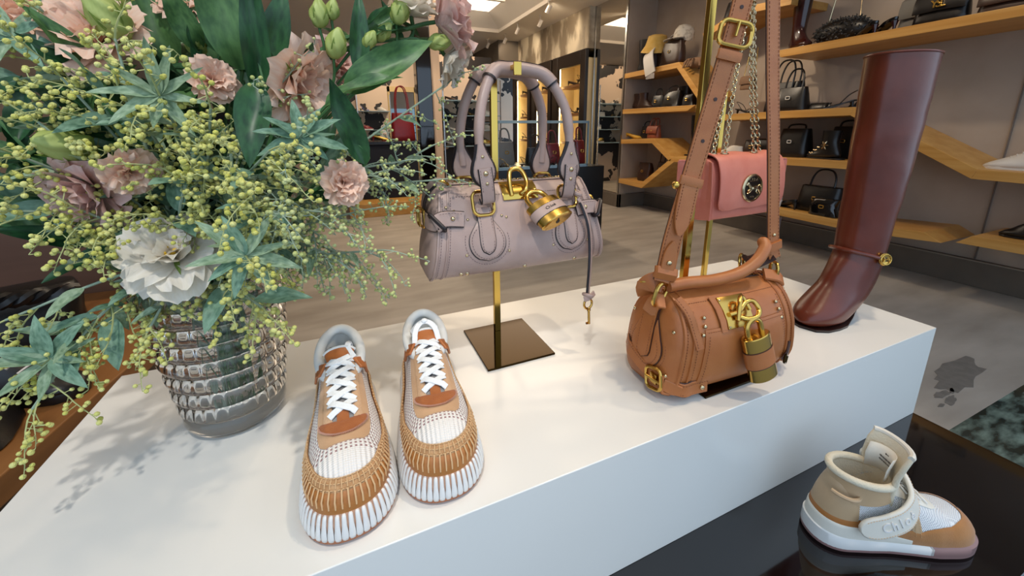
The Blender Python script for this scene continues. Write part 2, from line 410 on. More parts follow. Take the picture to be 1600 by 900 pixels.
# ------------------------------------------------------------------ oak shelves on the right wall
SX0, SX1 = 3.21, 3.65
def shelf(pts, label, th=0.055, miter0=0.0, miter1=0.0):
    """zigzag board: pts are (y, z of top edge) along the wall; each straight board is a part"""
    t = thing('wall_shelf', label, 'shelf', (0, 0, 0), group='oak shelves on the right wall')
    for i in range(len(pts) - 1):
        (y0, z0), (y1, z1) = pts[i], pts[i+1]
        d = V((y1 - y0, z1 - z0)).normalized(); n = V((-d.y, d.x))
        if n.y < 0: n = -n
        q0, q1 = V((y0, z0)) - n*th, V((y1, z1)) - n*th
        def cut(pa, pb, pc):
            a = (V(pb) - V(pa)).normalized(); c = (V(pc) - V(pb)).normalized(); na = V((-a.y, a.x)); nc = V((-c.y, c.x))
            if na.y < 0: na = -na
            if nc.y < 0: nc = -nc
            bi = (na + nc); return V(pb) - bi * (th / (1 + na.dot(nc)))
        if i > 0: q0 = cut(pts[i-1], pts[i], pts[i+1])
        elif miter0: q0 = q0 + d * miter0
        if i < len(pts) - 2: q1 = cut(pts[i], pts[i+1], pts[i+2])
        elif miter1: q1 = q1 - d * miter1
        P = [V((SX0, y0, z0)), V((SX0, y1, z1)), V((SX0, q1.x, q1.y)), V((SX0, q0.x, q0.y))]
        mb = MB(); mb.prism(P, (SX1 - SX0 + 0.001, 0, 0)); obj('board', mb, M['oak'], t, bevel=0.002, smooth=False)
    return t
shelf([(2.215, 1.582), (0.35, 1.592)], 'long highest level oak shelf carrying black quilted bags', miter0=0.04)
shelf([(2.78, 1.112), (1.62, 1.128), (0.98, 0.765), (0.35, 0.75)], 'bent oak shelf passing behind the tall brown boot')
shelf([(2.75, 0.752), (1.59, 0.765)], 'short straight oak shelf with gold embroidered shoe', miter1=-0.07)
shelf([(2.6, 0.365), (1.5, 0.345), (1.13, 0.372)], 'lowest oak shelf right behind the boot shaft', miter1=-0.08)
shelf([(0.93, 0.397), (0.35, 0.40)], 'low oak shelf cut by the right picture edge', miter0=-0.06)
shelf([(4.05, 1.635), (3.21, 1.645), (2.88, 1.29)], 'oak shelf bending down beside the hats')
shelf([(4.05, 1.222), (2.95, 1.215)], 'straight oak shelf below the hats', miter1=0.1)
shelf([(4.05, 0.862), (3.49, 0.885), (3.19, 0.69)], 'oak shelf with red handbag sloping down to meet another')
shelf([(4.05, 0.372), (3.64, 0.36), (3.18, 0.70), (2.86, 0.715)], 'lowest oak shelf in the corner rising to the tall boot')
shelf([(2.95, 1.86), (2.55, 1.98), (2.15, 1.95)], 'topmost oak shelf glimpsed behind the tan strap')

# ------------------------------------------------------------------ lit cabinets
def cabinet(y0, y1, label):
    t = thing('lit_cabinet', label, 'cabinet', (3.14, (y0+y1)/2, 0), group='lit wall cabinets')
    hw = (y1 - y0) / 2; e = 0.13 if y1 - y0 > 0.8 else 0.1
    b = lambda *a: boxes(*a)
    obj('frame', b((-0.03, 0.02, -hw, -hw+e, 0.0, 2.04), (-0.03, 0.02, hw-e*1.2, hw, 0.0, 2.04), (-0.03, 0.02, -hw+e, hw-e*1.2, 1.86, 2.04), (-0.03, 0.02, -hw+e, hw-e*1.2, 0.0, 0.35)), M['darkpanel'], t, bevel=0.003)
    obj('back_panel', b((0.36, 0.375, -hw, hw, 0.3, 1.95)), M['cabwood'], t, smooth=False)
    obj('side_panel', b((0.02, 0.36, -hw, -hw+0.02, 0.3, 1.95)), M['cabwood'], t, smooth=False)
    obj('side_panel', b((0.02, 0.36, hw-0.02, hw, 0.3, 1.95)), M['cabwood'], t, smooth=False)
    obj('top_panel', b((0.02, 0.36, -hw, hw, 1.93, 1.95)), M['cabwood'], t, smooth=False)
    for z in (0.8, 1.22, 1.62): obj('glass_shelf', b((0.05, 0.3, -hw+0.1, hw-0.1, z-0.035, z)), M['darkoak'], t, bevel=0.002)
    obj('led_strip', b((0.022, 0.03, hw-e*1.2-0.005, hw-e*1.2+0.015, 0.36, 1.86)), M['led'], t, smooth=False)
    obj('upright', b((0.33, 0.36, -0.03, 0.03, 0.3, 1.93)), M['oak'], t, smooth=False)
cabinet(4.76, 5.68, 'black framed lit shoe cabinet nearest the mirror panel')
cabinet(5.73, 6.42, 'narrower black framed lit shoe cabinet, middle of the row')
cabinet(6.50, 7.25, 'black framed lit shoe cabinet farthest along the wall')

# ------------------------------------------------------------------ glass case on black plinth
o = obj('black_plinth', boxes((1.0, 1.97, 2.68, 3.3, 0, 0.70)), M['blacksat'], bevel=0.004); tag(o, 'tall glossy black plinth behind the lilac bag', 'plinth')
t = thing('glass_case', 'glass display case, blue reflections painted on its edges, on the black plinth', 'display case', (1.42, 2.93, 0.70))
X, Yd, Hh = 0.39, 0.24, 0.355
bm_ = lambda *a: boxes(*a)
for nme, a in (('front_pane', (-X, X, -Yd, -Yd+.006, 0.006, Hh)), ('rear_pane', (-X, X, Yd-.006, Yd, 0.006, Hh)), ('side_pane', (-X, -X+.006, -Yd, Yd, 0.006, Hh)), ('side_pane', (X-.006, X, -Yd, Yd, 0.006, Hh)), ('top_pane', (-X, X, -Yd, Yd, Hh-.006, Hh))):
    obj(nme, bm_(a), M['glass'], t, smooth=False)
e = 0.010
obj('edge_trim', bm_((-X, X, -Yd-.004, -Yd+e, Hh-e*1.6, Hh+.003), (-X, X, Yd-e, Yd, Hh-e, Hh+.003), (-X-.002, -X+e, -Yd-.004, -Yd+e, 0.0, Hh), (X-e, X+.002, -Yd-.004, -Yd+e, 0.0, Hh), (X-e, X+.002, -Yd, Yd, Hh-e, Hh+.003), (-X, X, -Yd-.004, -Yd+e, 0.004, 0.022)), M['glassedge'], t, bevel=0.001)
obj('base_board', bm_((-X, X, -Yd, Yd, 0.0, 0.006)), mat('case_base', '#9fb2bb', 0.2), t, smooth=False)

# ------------------------------------------------------------------ ceiling spots that can be seen
def ceiling_spot(x, y, label, lit=True, a=0.0):
    t = thing('ceiling_spotlight', label, 'spotlight', (x, y, 2.55), a, 'ceiling spotlights')
    mb = MB(); mb.lathe([(0.02, -0.012), (0.02, 0)], n=12); obj('mount', mb, M['ceil'], t)
    mb = MB(); mb.tube([(0, 0, -0.01), (0, 0, -0.07)], 0.006, 6); obj('stem', mb, M['ceil'], t)
    q = Euler((0.5, 0.3, 0)).to_matrix()
    mb = MB(); mb.lathe([(0.012, 0.05), (0.026, 0.045), (0.026, -0.05), (0.022, -0.05), (0.02, -0.035)], (0, 0, -0.1), 14, q); obj('head', mb, M['ceil'], t)
    mb = MB(); mb.lathe([(0.001, -0.046), (0.021, -0.046)], (0, 0, -0.1), 12, q); obj('lamp_face', mb, M['lampface'] if lit else M['steel'], t)
for x, y, l in ((2.53, 4.74, 'ceiling spotlight nearest, at the right edge of the coffer'), (2.74, 5.38, 'ceiling spotlight second from the near end of its row'), (2.62, 5.9, 'ceiling spotlight in the middle of its row'),
                (2.70, 6.6, 'ceiling spotlight beyond the coffer corner'), (2.55, 7.05, 'ceiling spotlight nearest the grey bulkhead'), (2.1, 7.3, 'ceiling spotlight partly behind the pink flower')):
    ceiling_spot(x, y, l, True)
# ------------------------------------------------------------------ leathers
def leather(name, c, c2, rough=0.42, bump=0.25, bs=900, coat=0.0):
    return mat(name, c, rough, col2=c2, nscale=30, ndetail=5, mixlo=0.3, mixhi=0.7, bump=bump, bscale=bs, bdist=0.0006, coat=coat, voronoi=True)
M['lilac'] = leather('lilac_leather', '#a0877d', '#aa9187', 0.38)
M['lilac_d'] = mat('lilac_edge_paint', '#1d1518', 0.4)
M['lilac_t'] = mat('lilac_thread', '#6b5a5c', 0.7)
M['tan'] = leather('tan_leather', '#a8612e', '#b26c38', 0.42)
M['tan_d'] = mat('tan_edge_paint', '#3a1c10', 0.45)
M['tan_t'] = mat('tan_thread', '#6e3a1e', 0.7)
M['pink'] = leather('pink_leather', '#cb7561', '#d2806c', 0.5, 0.12, 1500)
M['pink_d'] = mat('pink_edge', '#8a4238', 0.5)

# ------------------------------------------------------------------ bag stands
def bag_stand(px, py, top, reach, label):
    """square brass post on a bronze mirror plate, arm towards the front"""
    t = thing('bag_stand', label, 'stand', (px, py, 0.58), group='brass bag stands')
    obj('base_plate', boxes((-0.066, 0.070, -0.126, 0.028, 0.0, 0.004)), M['bronze'], t, bevel=0.0008)
    obj('post', boxes((-0.0065, 0.0065, -0.0045, 0.0045, 0.004, top - 0.58)), M['brass'], t, bevel=0.0006)
    z = top - 0.58
    obj('arm', boxes((-0.0065, 0.0065, -reach, -0.0045, z - 0.007, z)), M['brass'], t, bevel=0.0006)
    obj('arm_lip', boxes((-0.0065, 0.0065, -reach - 0.004, -reach, z - 0.016, z + 0.004)), M['brass'], t, bevel=0.0006)
    return t
bag_stand(0.264, 0.706, 1.098, 0.108, 'brass stand holding up the lilac handbag')
bag_stand(0.557, 0.500, 1.345, 0.075, 'brass stand whose plate lies under the tan handbag')
bag_stand(0.857, 0.705, 1.283, 0.060, 'brass stand holding up the small pink chain bag')

# ------------------------------------------------------------------ bag helpers
class Shell:
    """barrel-shaped bag body: local X length, Y depth (front negative), Z up"""
    def __init__(s, L, prof, slant=0.0, wr=0.0, bow=0.0, seed=0):
        s.L, s.prof, s.slant, s.wr, s.bow, s.seed = L, prof, slant, wr, bow, seed   # prof: (z, half depth) from bottom to top
        s.H = prof[-1][0]
    def d(s, z):
        P = s.prof
        if z <= P[0][0]: return P[0][1]
        for i in range(len(P) - 1):
            if z <= P[i+1][0]:
                a = P[max(i-1, 0)]; b = P[i]; c = P[i+1]; e = P[min(i+2, len(P)-1)]; t = (z - b[0]) / (c[0] - b[0])
                return 0.5 * (2*b[1] + (c[1]-a[1])*t + (2*a[1]-5*b[1]+4*c[1]-e[1])*t*t + (3*b[1]-a[1]-3*c[1]+e[1])*t**3)
        return P[-1][1]
    def half(s, z): return s.L/2 - s.slant * z / s.H
    def F(s, x, z, off=0.0, back=False):
        e = 0.001
        def f(xx, zz):
            u = xx / s.half(zz); dd = s.d(zz) * (1 - s.bow * u**2)
            w = s.wr * (noise.noise((xx*22 + s.seed, zz*30, 1.7)) + 0.5*noise.noise((xx*60 + s.seed, zz*50, 4.1))) * min(1, zz/0.03) if s.wr else 0
            return V((xx, -(dd + w), zz))
        p = f(x, z); n = (f(x + e, z) - f(x - e, z)).cross(f(x, z + e) - f(x, z - e)).normalized()
        if n.y > 0: n = -n
        p = p + n * off
        if back: p = V((p.x, -p.y, p.z))
        return p
    def nrm(s, x, z):
        return (s.F(x, z, 0.002) - s.F(x, z, 0)).normalized()
    def ring(s, u, n=26, scale=1.0):
        """closed cross-section at length fraction u"""
        zs = [s.H * (0.5 - 0.5*math.cos(PI*k/n)) for k in range(n + 1)]
        fr = [s.F(u * s.half(z), z) for z in zs]; bk = [V((p.x, -p.y, p.z)) for p in reversed(fr[1:-1])]
        R = fr + bk
        if scale != 1.0:
            c = V((u * s.half(s.H*0.45), 0, s.H*0.45))
            R = [V((p.x, c.y + (p.y-c.y)*scale, c.z + (p.z-c.z)*scale)) for p in R]
        return R
    def body(s, nx=46, ends=True):
        mb = MB(); us = [-1 + 2*k/nx for k in range(nx + 1)]
        mb.loft([s.ring(u) for u in us], not ends, not ends); return mb
    def endcap(s, side, push=0.0, depth=1.0):
        """end panel; push>0 bulges outwards, <0 folds inwards"""
        mb = MB(); rows = []
        for q, k in ((1.0, 0.0), (0.97, 0.25), (0.88, 0.55), (0.7, 0.8), (0.45, 0.95), (0.2, 1.0), (0.02, 1.0)):
            R = s.ring(side, scale=q); rows.append([V((side * (s.half(p.z) + push * k), p.y, p.z)) for p in R])
        mb.loft(rows, False, True, flip=(side < 0)); return mb
def drape(S, cx, z0, z1, hw, off, nx=10, nz=16, under=0.0, back=False):
    """patch lying on the bag front: hw(t) half width from z0 (t=0) to z1 (t=1)"""
    mb = MB(); rows = []
    for j in range(nz + 1):
        t = j / nz; z = z0 + (z1 - z0) * t; w = max(hw(t), 0.0002)
        row = [S.F(cx - w, z, under, back)]
        for i in range(nx + 1):
            u = -1 + 2*i/nx; e = min(1.0, (1 - abs(u)) * nx * 0.8 + 0.55) ; f = min(1.0, min(t, 1-t) * nz * 0.8 + 0.55)
            row.append(S.F(cx + w*u, z, under + (off - under)*e*f, back))
        row.append(S.F(cx + w, z, under, back)); rows.append(row)
    r0 = [S.F(cx + (p - S.F(cx, z0)).x, z0, under, back) if False else p for p in rows[0]]
    mb.grid(rows, flip=(z1 > z0) == back); return mb
def rivet(mb, p, n, r=0.003):
    q = V(n).to_track_quat('Z', 'Y').to_matrix()
    mb.lathe([(r, -0.0005), (r, r*0.25), (r*0.75, r*0.6), (r*0.3, r*0.75), (0.0002, r*0.8)], p, 10, q)
def padlock(parent, c, axis, wide, w, th, hgt, bandm, edge, key=True, txt=None):
    """oval lock barrel with leather band; axis points from shackle to keyhole"""
    q = basis(-V(axis), V(axis).cross(V(wide)))          # local z towards the shackle, x along wide
    if q.col[0].dot(V(wide)) < 0: q = Matrix((-q.col[0], -q.col[1], q.col[2])).transposed()
    c = V(c)
    def el(z, s=1.0, n=28): return [c + q @ V((w/2*s*math.cos(2*PI*k/n), th/2*s*math.sin(2*PI*k/n), z)) for k in range(n)]
    lk = link('padlock', None, parent)
    mb = MB(); h = hgt/2
    mb.loft([el(-h, 0.93), el(-h + 0.0012, 1.0), el(h - 0.0012, 1.0), el(h, 0.93)]); obj('lock_body', mb, M['gold'], lk, label='gold lock barrel')
    mb = MB(); mb.loft([el(-h*0.36, 1.0), el(-h*0.36, 1.055), el(h*0.36, 1.055), el(h*0.36, 1.0)], False, False); obj('lock_band', mb, bandm, lk, label='leather band round the lock')
    mb = MB(); mb.loft([el(-h*0.40, 1.0), el(-h*0.40, 1.035), el(-h*0.35, 1.035)], False, False); mb.loft([el(h*0.35, 1.035), el(h*0.40, 1.035), el(h*0.40, 1.0)], False, False); obj('band_edge', mb, edge, lk)
    mb = MB()
    if key:
        k0 = c + q @ V((0, 0, -h - 0.0003)); qq = q @ Matrix.Rotation(PI, 3, 'X')
        mb.lathe([(0.0003, 0.0004), (0.0038, 0.0004), (0.0038, 0)], k0, 14, qq); mb.box(k0 + q @ V((0, -0.0045, -0.0001)), (0.0028, 0.006, 0.0006), q)
        obj('keyhole', mb, M['lilac_d'], lk)
    mb = MB(); R = w*0.27; r = 0.0044; P = [(-R, -0.002), (-R, 0.008)]
    pts = [c + q @ V((-R, 0, h - 0.002)), c + q @ V((-R, 0, h + 0.010))] + [c + q @ V((-R*math.cos(PI*k/12), 0, h + 0.012 + R*math.sin(PI*k/12))) for k in range(13)] + [c + q @ V((R, 0, h + 0.010)), c + q @ V((R, 0, h - 0.002))]
    mb.tube(pts, r, 10); obj('shackle', mb, M['gold'], lk)
    if txt:
        fm = M4(c + q @ V((0, -th/2*1.06, 0)), q @ Matrix.Rotation(PI/2, 3, 'X'))
        text_mesh(txt, 0.008, 0.0002, fm, edge, 'lettering', lk)
    return c + q @ V((0, 0, h + 0.012 + R))

# ------------------------------------------------------------------ lilac handbag
def lilac_bag():
    t = thing('lilac_handbag', 'lilac leather handbag with gold padlock hanging from a brass stand', 'handbag', (0.270, 0.632, 0.760), math.radians(-1))
    L, EB, TH = M['lilac'], M['lilac_d'], M['lilac_t']
    S = Shell(0.318, [(0, 0.036), (0.006, 0.050), (0.025, 0.062), (0.05, 0.063), (0.08, 0.054), (0.11, 0.039), (0.135, 0.024), (0.148, 0.012), (0.150, 0.002)], 0.026, 0.0016, 0.10, 3)
    obj('body', S.body(54), L, t, angle=60)
    for sd in (-1, 1):
        obj('end_panel', S.endcap(sd, 0.010 if sd > 0 else 0.014), L, t, angle=60)
        R = S.ring(sd * 0.992); mb = MB(); mb.tube([p + V((sd*0.001, 0, 0)) for p in R], 0.0026, 6, True); obj('piping', mb, L, t)
        R = S.ring(sd * 0.90); mb = MB(); mb.tube([V((p.x, p.y*1.008, p.z)) for p in R], 0.0018, 6, True); obj('piping', mb, L, t)
    st = MB(); rv = MB()
    for u in (-0.965, 0.965, 0.87, -0.87):
        pa = [S.F(u * S.half(z), z) for z in [0.004 + 0.13*k/20 for k in range(21)]]
        dashes(st, pa, lambda p: S.nrm(p.x, max(p.z, 0.003)))
    # zip along the top
    mb = MB(); mb.ribbon([(-0.12 + 0.24*k/10, 0, 0.1515) for k in range(11)], V((0, 0, 1)), 0.014, 0.002); obj('zip_tape', mb, L, t)
    mb = MB()
    for k in range(70): mb.box((-0.118 + 0.236*k/69, 0.0018*(-1)**k, 0.1535), (0.0022, 0.006, 0.002))
    obj('zipper', mb, M['palegold'], t, smooth=False, kind='stuff')
    mb = MB(); dashes(mb, [S.F(-0.11 + 0.22*k/20, 0.133) for k in range(21)], lambda p: S.nrm(p.x, p.z)); obj('stitching', mb, TH, t, kind='stuff')
    # lock plate
    mb = MB(); mb.grid([[S.F(x, z, 0.0022) for x in (-0.03, -0.01, 0.01, 0.035)] for z in (0.122, 0.130, 0.140, 0.1495)]); obj('lock_plate', mb, M['brass'], t, solid=0.002, bevel=0.0005)
    # round patches with tabs, rings, handles
    for cx in (-0.068, 0.086):
        zc = 0.062; R = 0.030
        def tear(tt, R=R, zt=0.100, zc=zc):
            z = (zc - R) + tt * (zt - (zc - R))
            a = math.sqrt(max(R*R - (z - zc)**2, 0)) if z < zc + R*0.5 else R*0.866 * max(0.42, 1 - (z - zc - R*0.5)/(zt - zc - R*0.5)*0.65)
            return a
        obj('patch_edge', drape(S, cx, zc - R - 0.0012, 0.100, lambda q: tear(q) + 0.0012, 0.0022), EB, t)
        obj('patch', drape(S, cx, zc - R, 0.100, tear, 0.0038), L, t)
        pa = []
        for k in range(34):
            a = math.radians(-230 + k*280/33); pa.append(S.F(cx + (R - 0.0035)*math.cos(a), zc + (R - 0.0035)*math.sin(a), 0.0036))
        dashes(st, pa, lambda p: S.nrm(p.x, p.z), off=0.0008)
        pa = [S.F(cx + (R + 0.007)*math.cos(math.radians(-200 + k*220/29)), max(zc + (R + 0.007)*math.sin(math.radians(-200 + k*220/29)), 0.012)) for k in range(30)]
        dashes(st, pa, lambda p: S.nrm(p.x, p.z))
        tw = 0.0125
        def tabw(q): return tw if q > 0.28 else tw * math.sqrt(max(1 - ((0.28 - q)/0.28)**2, 0.0))
        obj('tab_edge', drape(S, cx, 0.0418, 0.113, lambda q: tabw(q) + 0.001, 0.0052, under=0.003), EB, t)
        obj('tab', drape(S, cx, 0.043, 0.113, tabw, 0.0066, under=0.003), L, t)
        pa = [S.F(cx - tw + 0.003, z, 0.0062) for z in (0.11, 0.09, 0.06)] + [S.F(cx + (tw - 0.003)*math.sin(a), 0.055 - 0.009*math.cos(a), 0.0062) for a in (-1.2, -0.6, 0, 0.6, 1.2)] + [S.F(cx + tw - 0.003, z, 0.0062) for z in (0.06, 0.09, 0.11)]
        dashes(st, pa, lambda p: S.nrm(p.x, p.z), off=0.0008)
        rc = S.F(cx, 0.118, 0.011)
        mb = MB(); mb.rrect(rc, 0.037, 0.039, 0.011, 0.0028, (0.12, -1, 0.35), (0, 0.2, 1)); obj('ring', mb, M['gold'], t)
        for (dx, dz) in ((-0.036, 0.034), (-0.028, 0.036), (0.03, 0.038), (0.038, 0.035), (-0.036, -0.018), (0.036, -0.018)):
            rivet(rv, S.F(cx + dx, zc + dz), S.nrm(cx + dx, zc + dz), 0.0023)
    for x in (-0.112, -0.102, 0.0, 0.10): rivet(rv, S.F(x, 0.010), S.nrm(x, 0.010), 0.0035)
    for x, z in ((-0.128, 0.118), (-0.116, 0.112)): rivet(rv, S.F(x, z), S.nrm(x, z), 0.0025)
    # handles
    def handle(yf, yt, x0, x1, zf, front):
        h = link('handle', None, t); xm = (x0 + x1)/2; xw = (x1 - x0)/2
        top = 0.334
        key = [(x0, yf, zf), (x0 - 0.004, yf*0.93 + yt*0.07, zf + 0.05), (x0 + 0.006, yf*0.65 + yt*0.35, zf + 0.105), (x0 + 0.03, yf*0.25 + yt*0.75, zf + 0.15), (xm - 0.018, yt, top), (xm + 0.014, yt, top), (x1 - 0.03, yf*0.25 + yt*0.75, zf + 0.145), (x1 - 0.004, yf*0.65 + yt*0.35, zf + 0.10), (x1 + 0.002, yf*0.93 + yt*0.07, zf + 0.05), (x1, yf, zf)]
        P = catmull(key, 6)
        n = len(P); r = [0.0085 if 6 < i < n-7 else 0.0072 for i in range(n)]
        mb = MB(); mb.tube(P, r, 12); obj('rolled_grip', mb, L, h)
        i0, i1 = int(n*0.30), int(n*0.71)
        mb = MB(); mb.tube(P[i0:i1], 0.0112, 12); obj('grip_wrap', mb, L, h)
        mb = MB(); mb.tube([p + V((0, -0.002 if front else 0.002, 0.0108)) for p in P[i0:i1]], 0.0013, 5)
        for pp, qq in ((P[i0], P[i0+1]), (P[i1-1], P[i1-2])): mb.tube([pp, pp.lerp(qq, 0.35)], 0.0117, 12)
        obj('grip_edge', mb, EB, h)
        sg = -1 if front else 1
        for xx, pp, pn in ((x0, P[0], P[3]), (x1, P[-1], P[-4])):
            # leaf-shaped leather end with strap tab to the ring
            up = (pn - pp).normalized(); nn = V((0, sg, 0.25)); nn = (nn - up*nn.dot(up)).normalized()
            base = pp - up*0.028
            for (mm, dw, dn, nme) in ((EB, 0.0017, 0.0045, 'leaf_edge'), (L, 0.0, 0.0062, 'leaf_end')):
                mb = MB(); path = [base + up*0.068*k/10 + nn*0.0025 for k in range(11)]
                wd = [0.012, 0.027, 0.035, 0.039, 0.039, 0.036, 0.031, 0.025, 0.020, 0.016, 0.013]
                mb.ribbon(path, [nn]*11, [x + dw*2 for x in wd], dn*2); obj(nme, mb, mm, h)
            tp = [base + up*0.030 + nn*0.0105, base + up*0.012 + nn*0.0108, base - up*0.006 + nn*0.0095, base - up*0.022 + nn*0.006, base - up*0.026, base - up*0.018 - nn*0.004]
            for (mm, ww, dz, nme) in ((EB, 0.0235, 0.0028, 'tab_edge'), (L, 0.0215, 0.0036, 'tab')):
                mb = MB(); mb.ribbon(catmull(tp, 4), [nn]*21, ww, dz); obj(nme, mb, mm, h)
            dashes(st, [base + up*0.028 + nn*0.0123 - up.cross(nn)*0.008, base - up*0.008 + nn*0.0112 - up.cross(nn)*0.008], nn)
            dashes(st, [base + up*0.028 + nn*0.0123 + up.cross(nn)*0.008, base - up*0.008 + nn*0.0112 + up.cross(nn)*0.008], nn)
            for k, rr in ((0.022, 0.0042), (0.006, 0.0028)): rivet(rv, base + up*k + nn*0.0122, nn, rr)
            if front: rivet(rv, base + up*0.048 + nn*0.0088, nn, 0.0026)
            pa = [base + up*0.068*k/12 + nn*0.009 + up.cross(nn)*(sd*(wd[min(10, int(k*10/12))]/2 - 0.003)) for sd in (1,) for k in range(13)]
            dashes(st, pa, nn)
    handle(-0.047, -0.012, -0.070, 0.084, 0.178, True)
    handle(0.034, 0.018, -0.080, 0.072, 0.178, False)
    # rear rings
    for cx in (-0.08, 0.072):
        mb = MB(); mb.rrect((cx, 0.032, 0.142), 0.034, 0.034, 0.010, 0.0026, (0, 1, 0.3), (0, 0, 1)); obj('ring', mb, M['gold'], t)
    # side straps with keeper and buckle at both ends
    for sd in (-1, 1):
        xx = sd * (S.half(0.095) + 0.006)
        pa = [S.F(sd*0.103, 0.098, 0.004), S.F(sd*0.125, 0.100, 0.005), S.F(sd*0.140, 0.099, 0.006), V((xx, -0.046, 0.097)), V((xx + sd*0.007, -0.030, 0.097)), V((xx + sd*0.009, 0.0, 0.098)), V((xx + sd*0.006, 0.03, 0.098)), V((xx, 0.044, 0.098))]
        pa = catmull(pa, 5); nn = [V((sd*0.1, -1, 0.35))]*8 + [V((sd*0.5, -0.8, 0.2))]*6 + [V((sd, -0.2, 0.1))]*(len(pa) - 20) + [V((sd, 0.5, 0.1))]*6
        mb = MB(); mb.ribbon(pa, nn, 0.0265, 0.0026); obj('side_strap_edge', mb, EB, t)
        mb = MB(); mb.ribbon([p + n_.normalized()*0.0008 for p, n_ in zip(pa, nn)], nn, 0.024, 0.0032); obj('side_strap', mb, L, t)
        k = 13; mb = MB(); kp = pa[k]; kn = nn[k].normalized()
        mb.rrect(kp + kn*0.001, 0.034, 0.012, 0.004, 0.0034, (pa[k+1] - pa[k-1]).normalized(), kn); obj('keeper', mb, EB, t)
        mb = MB(); mb.ribbon([pa[k-2] + kn*0.004, pa[k] + kn*0.0052, pa[k+2] + kn*0.004], [kn]*3, 0.031, 0.004); obj('keeper_band', mb, L, t)
        rivet(rv, pa[4] + nn[4].normalized()*0.0028, nn[4], 0.0036)
        for s2 in (-1, 1):
            dashes(st, [p + n_.normalized()*0.0026 + V((0, 0, s2*0.0085)) for p, n_ in zip(pa[1:12], nn[1:12])], nn[5], off=0.0004)
        j = len(pa) - 10
        mb = MB(); mb.rrect(pa[j] + V((sd*0.005, 0, 0)), 0.036, 0.030, 0.007, 0.0024, (sd, -0.15, 0), (0, 0, 1)); mb.tube([pa[j] + V((sd*0.007, 0, -0.016)), pa[j] + V((sd*0.008, 0, 0.016))], 0.0018, 6); obj('buckle', mb, M['gold'], t)
    # folded leather wing and D ring at the top left end
    mb = MB(); mb.ribbon(catmull([(-0.150, 0.012, 0.108), (-0.148, -0.004, 0.135), (-0.136, -0.012, 0.151), (-0.122, -0.006, 0.152)], 5), [V((-0.6, -0.7, 0.4))]*16, 0.030, 0.0032); obj('gusset_wing', mb, L, t)
    mb = MB(); mb.tube(catmull([(-0.160, 0.0, 0.106), (-0.155, -0.016, 0.136), (-0.141, -0.024, 0.154)], 5), 0.0024, 6); obj('wing_edge', mb, EB, t)
    mb = MB(); mb.ring((-0.128, -0.004, 0.154), 0.012, 0.0022, (0.4, 0.4, 1)); obj('ring', mb, M['gold'], t)
    # padlock on the front, hung through a brass knot on the plate
    top = padlock(t, S.F(0.027, 0.098, 0.026) + V((0.006, -0.010, -0.004)), (0.30, -0.80, -0.55), (0.93, 0.1, 0.26), 0.063, 0.030, 0.045, L, EB, True, 'Chloé')
    mb = MB(); pc = S.F(0.0, 0.142, 0.010)
    mb.tube(catmull([S.F(-0.014, 0.128, 0.003), S.F(-0.014, 0.142, 0.006) + V((0, 0, 0.004)), S.F(-0.008, 0.149, 0.008) + V((0, -0.003, 0.013)), S.F(0.010, 0.149, 0.010) + V((0, -0.003, 0.012)), S.F(0.017, 0.146, 0.012), S.F(0.012, 0.134, 0.010), S.F(0.004, 0.130, 0.004)], 7), 0.0042, 10); obj('lock_knot', mb, M['gold'], t)
    # key on a long knotted strap
    kx = 0.107; P = catmull([S.F(kx - 0.004, 0.112, 0.016), S.F(kx + 0.006, 0.100, 0.013), S.F(kx + 0.014, 0.07, 0.010), S.F(kx + 0.017, 0.035, 0.008), V((kx + 0.015, -0.071, 0.0)), V((kx + 0.013, -0.072, -0.035)), V((kx + 0.012, -0.072, -0.062))], 6)
    kk = link('key_charm', None, t)
    mb = MB(); mb.ribbon(P, [V((0.5, -1, 0.1))]*len(P), 0.0075, 0.0024); obj('cord', mb, L, kk)
    mb = MB(); mb.ribbon([p + V((-0.0035, -0.0012, 0)) for p in P[4:]], [V((-0.5, -1, 0.1))]*len(P[4:]), 0.0045, 0.0022); obj('cord_edge', mb, EB, kk)
    kc = P[-1]
    mb = MB(); mb.ring(kc + V((0, 0, 0.004)), 0.0062, 0.0036, (0.3, 0.2, 1), sx=1.3); mb.ribbon([kc + V((-0.010, -0.002, -0.002)), kc + V((-0.004, -0.005, 0.0)), kc + V((0.006, -0.004, 0.004)), kc + V((0.013, 0, 0.006))], [V((0, -1, 0.2))]*4, 0.010, 0.003); obj('cord_knot', mb, L, kk)
    mb = MB(); mb.ring(kc + V((0, -0.001, -0.013)), 0.0092, 0.0022, (0.15, -1, 0.1)); mb.tube([kc + V((0.002, -0.001, -0.024)), kc + V((0.004, -0.001, -0.054))], 0.0024, 8); mb.box(kc + V((0.001, -0.001, -0.052)), (0.007, 0.0022, 0.004)); mb.tube([kc + V((0.0018, -0.001, -0.023)), kc + V((0.0022, -0.001, -0.027))], 0.0036, 8); obj('key', mb, M['gold'], kk)
    # knot of the cord round the right ring
    mb = MB(); c0 = S.F(kx - 0.002, 0.121, 0.014); mb.ring(c0, 0.007, 0.0042, (0.3, -0.3, 1)); obj('cord_loop', mb, L, t)
    obj('stitching', st, TH, t, kind='stuff'); obj('rivets', rv, M['palegold'], t, kind='stuff')
lilac_bag()
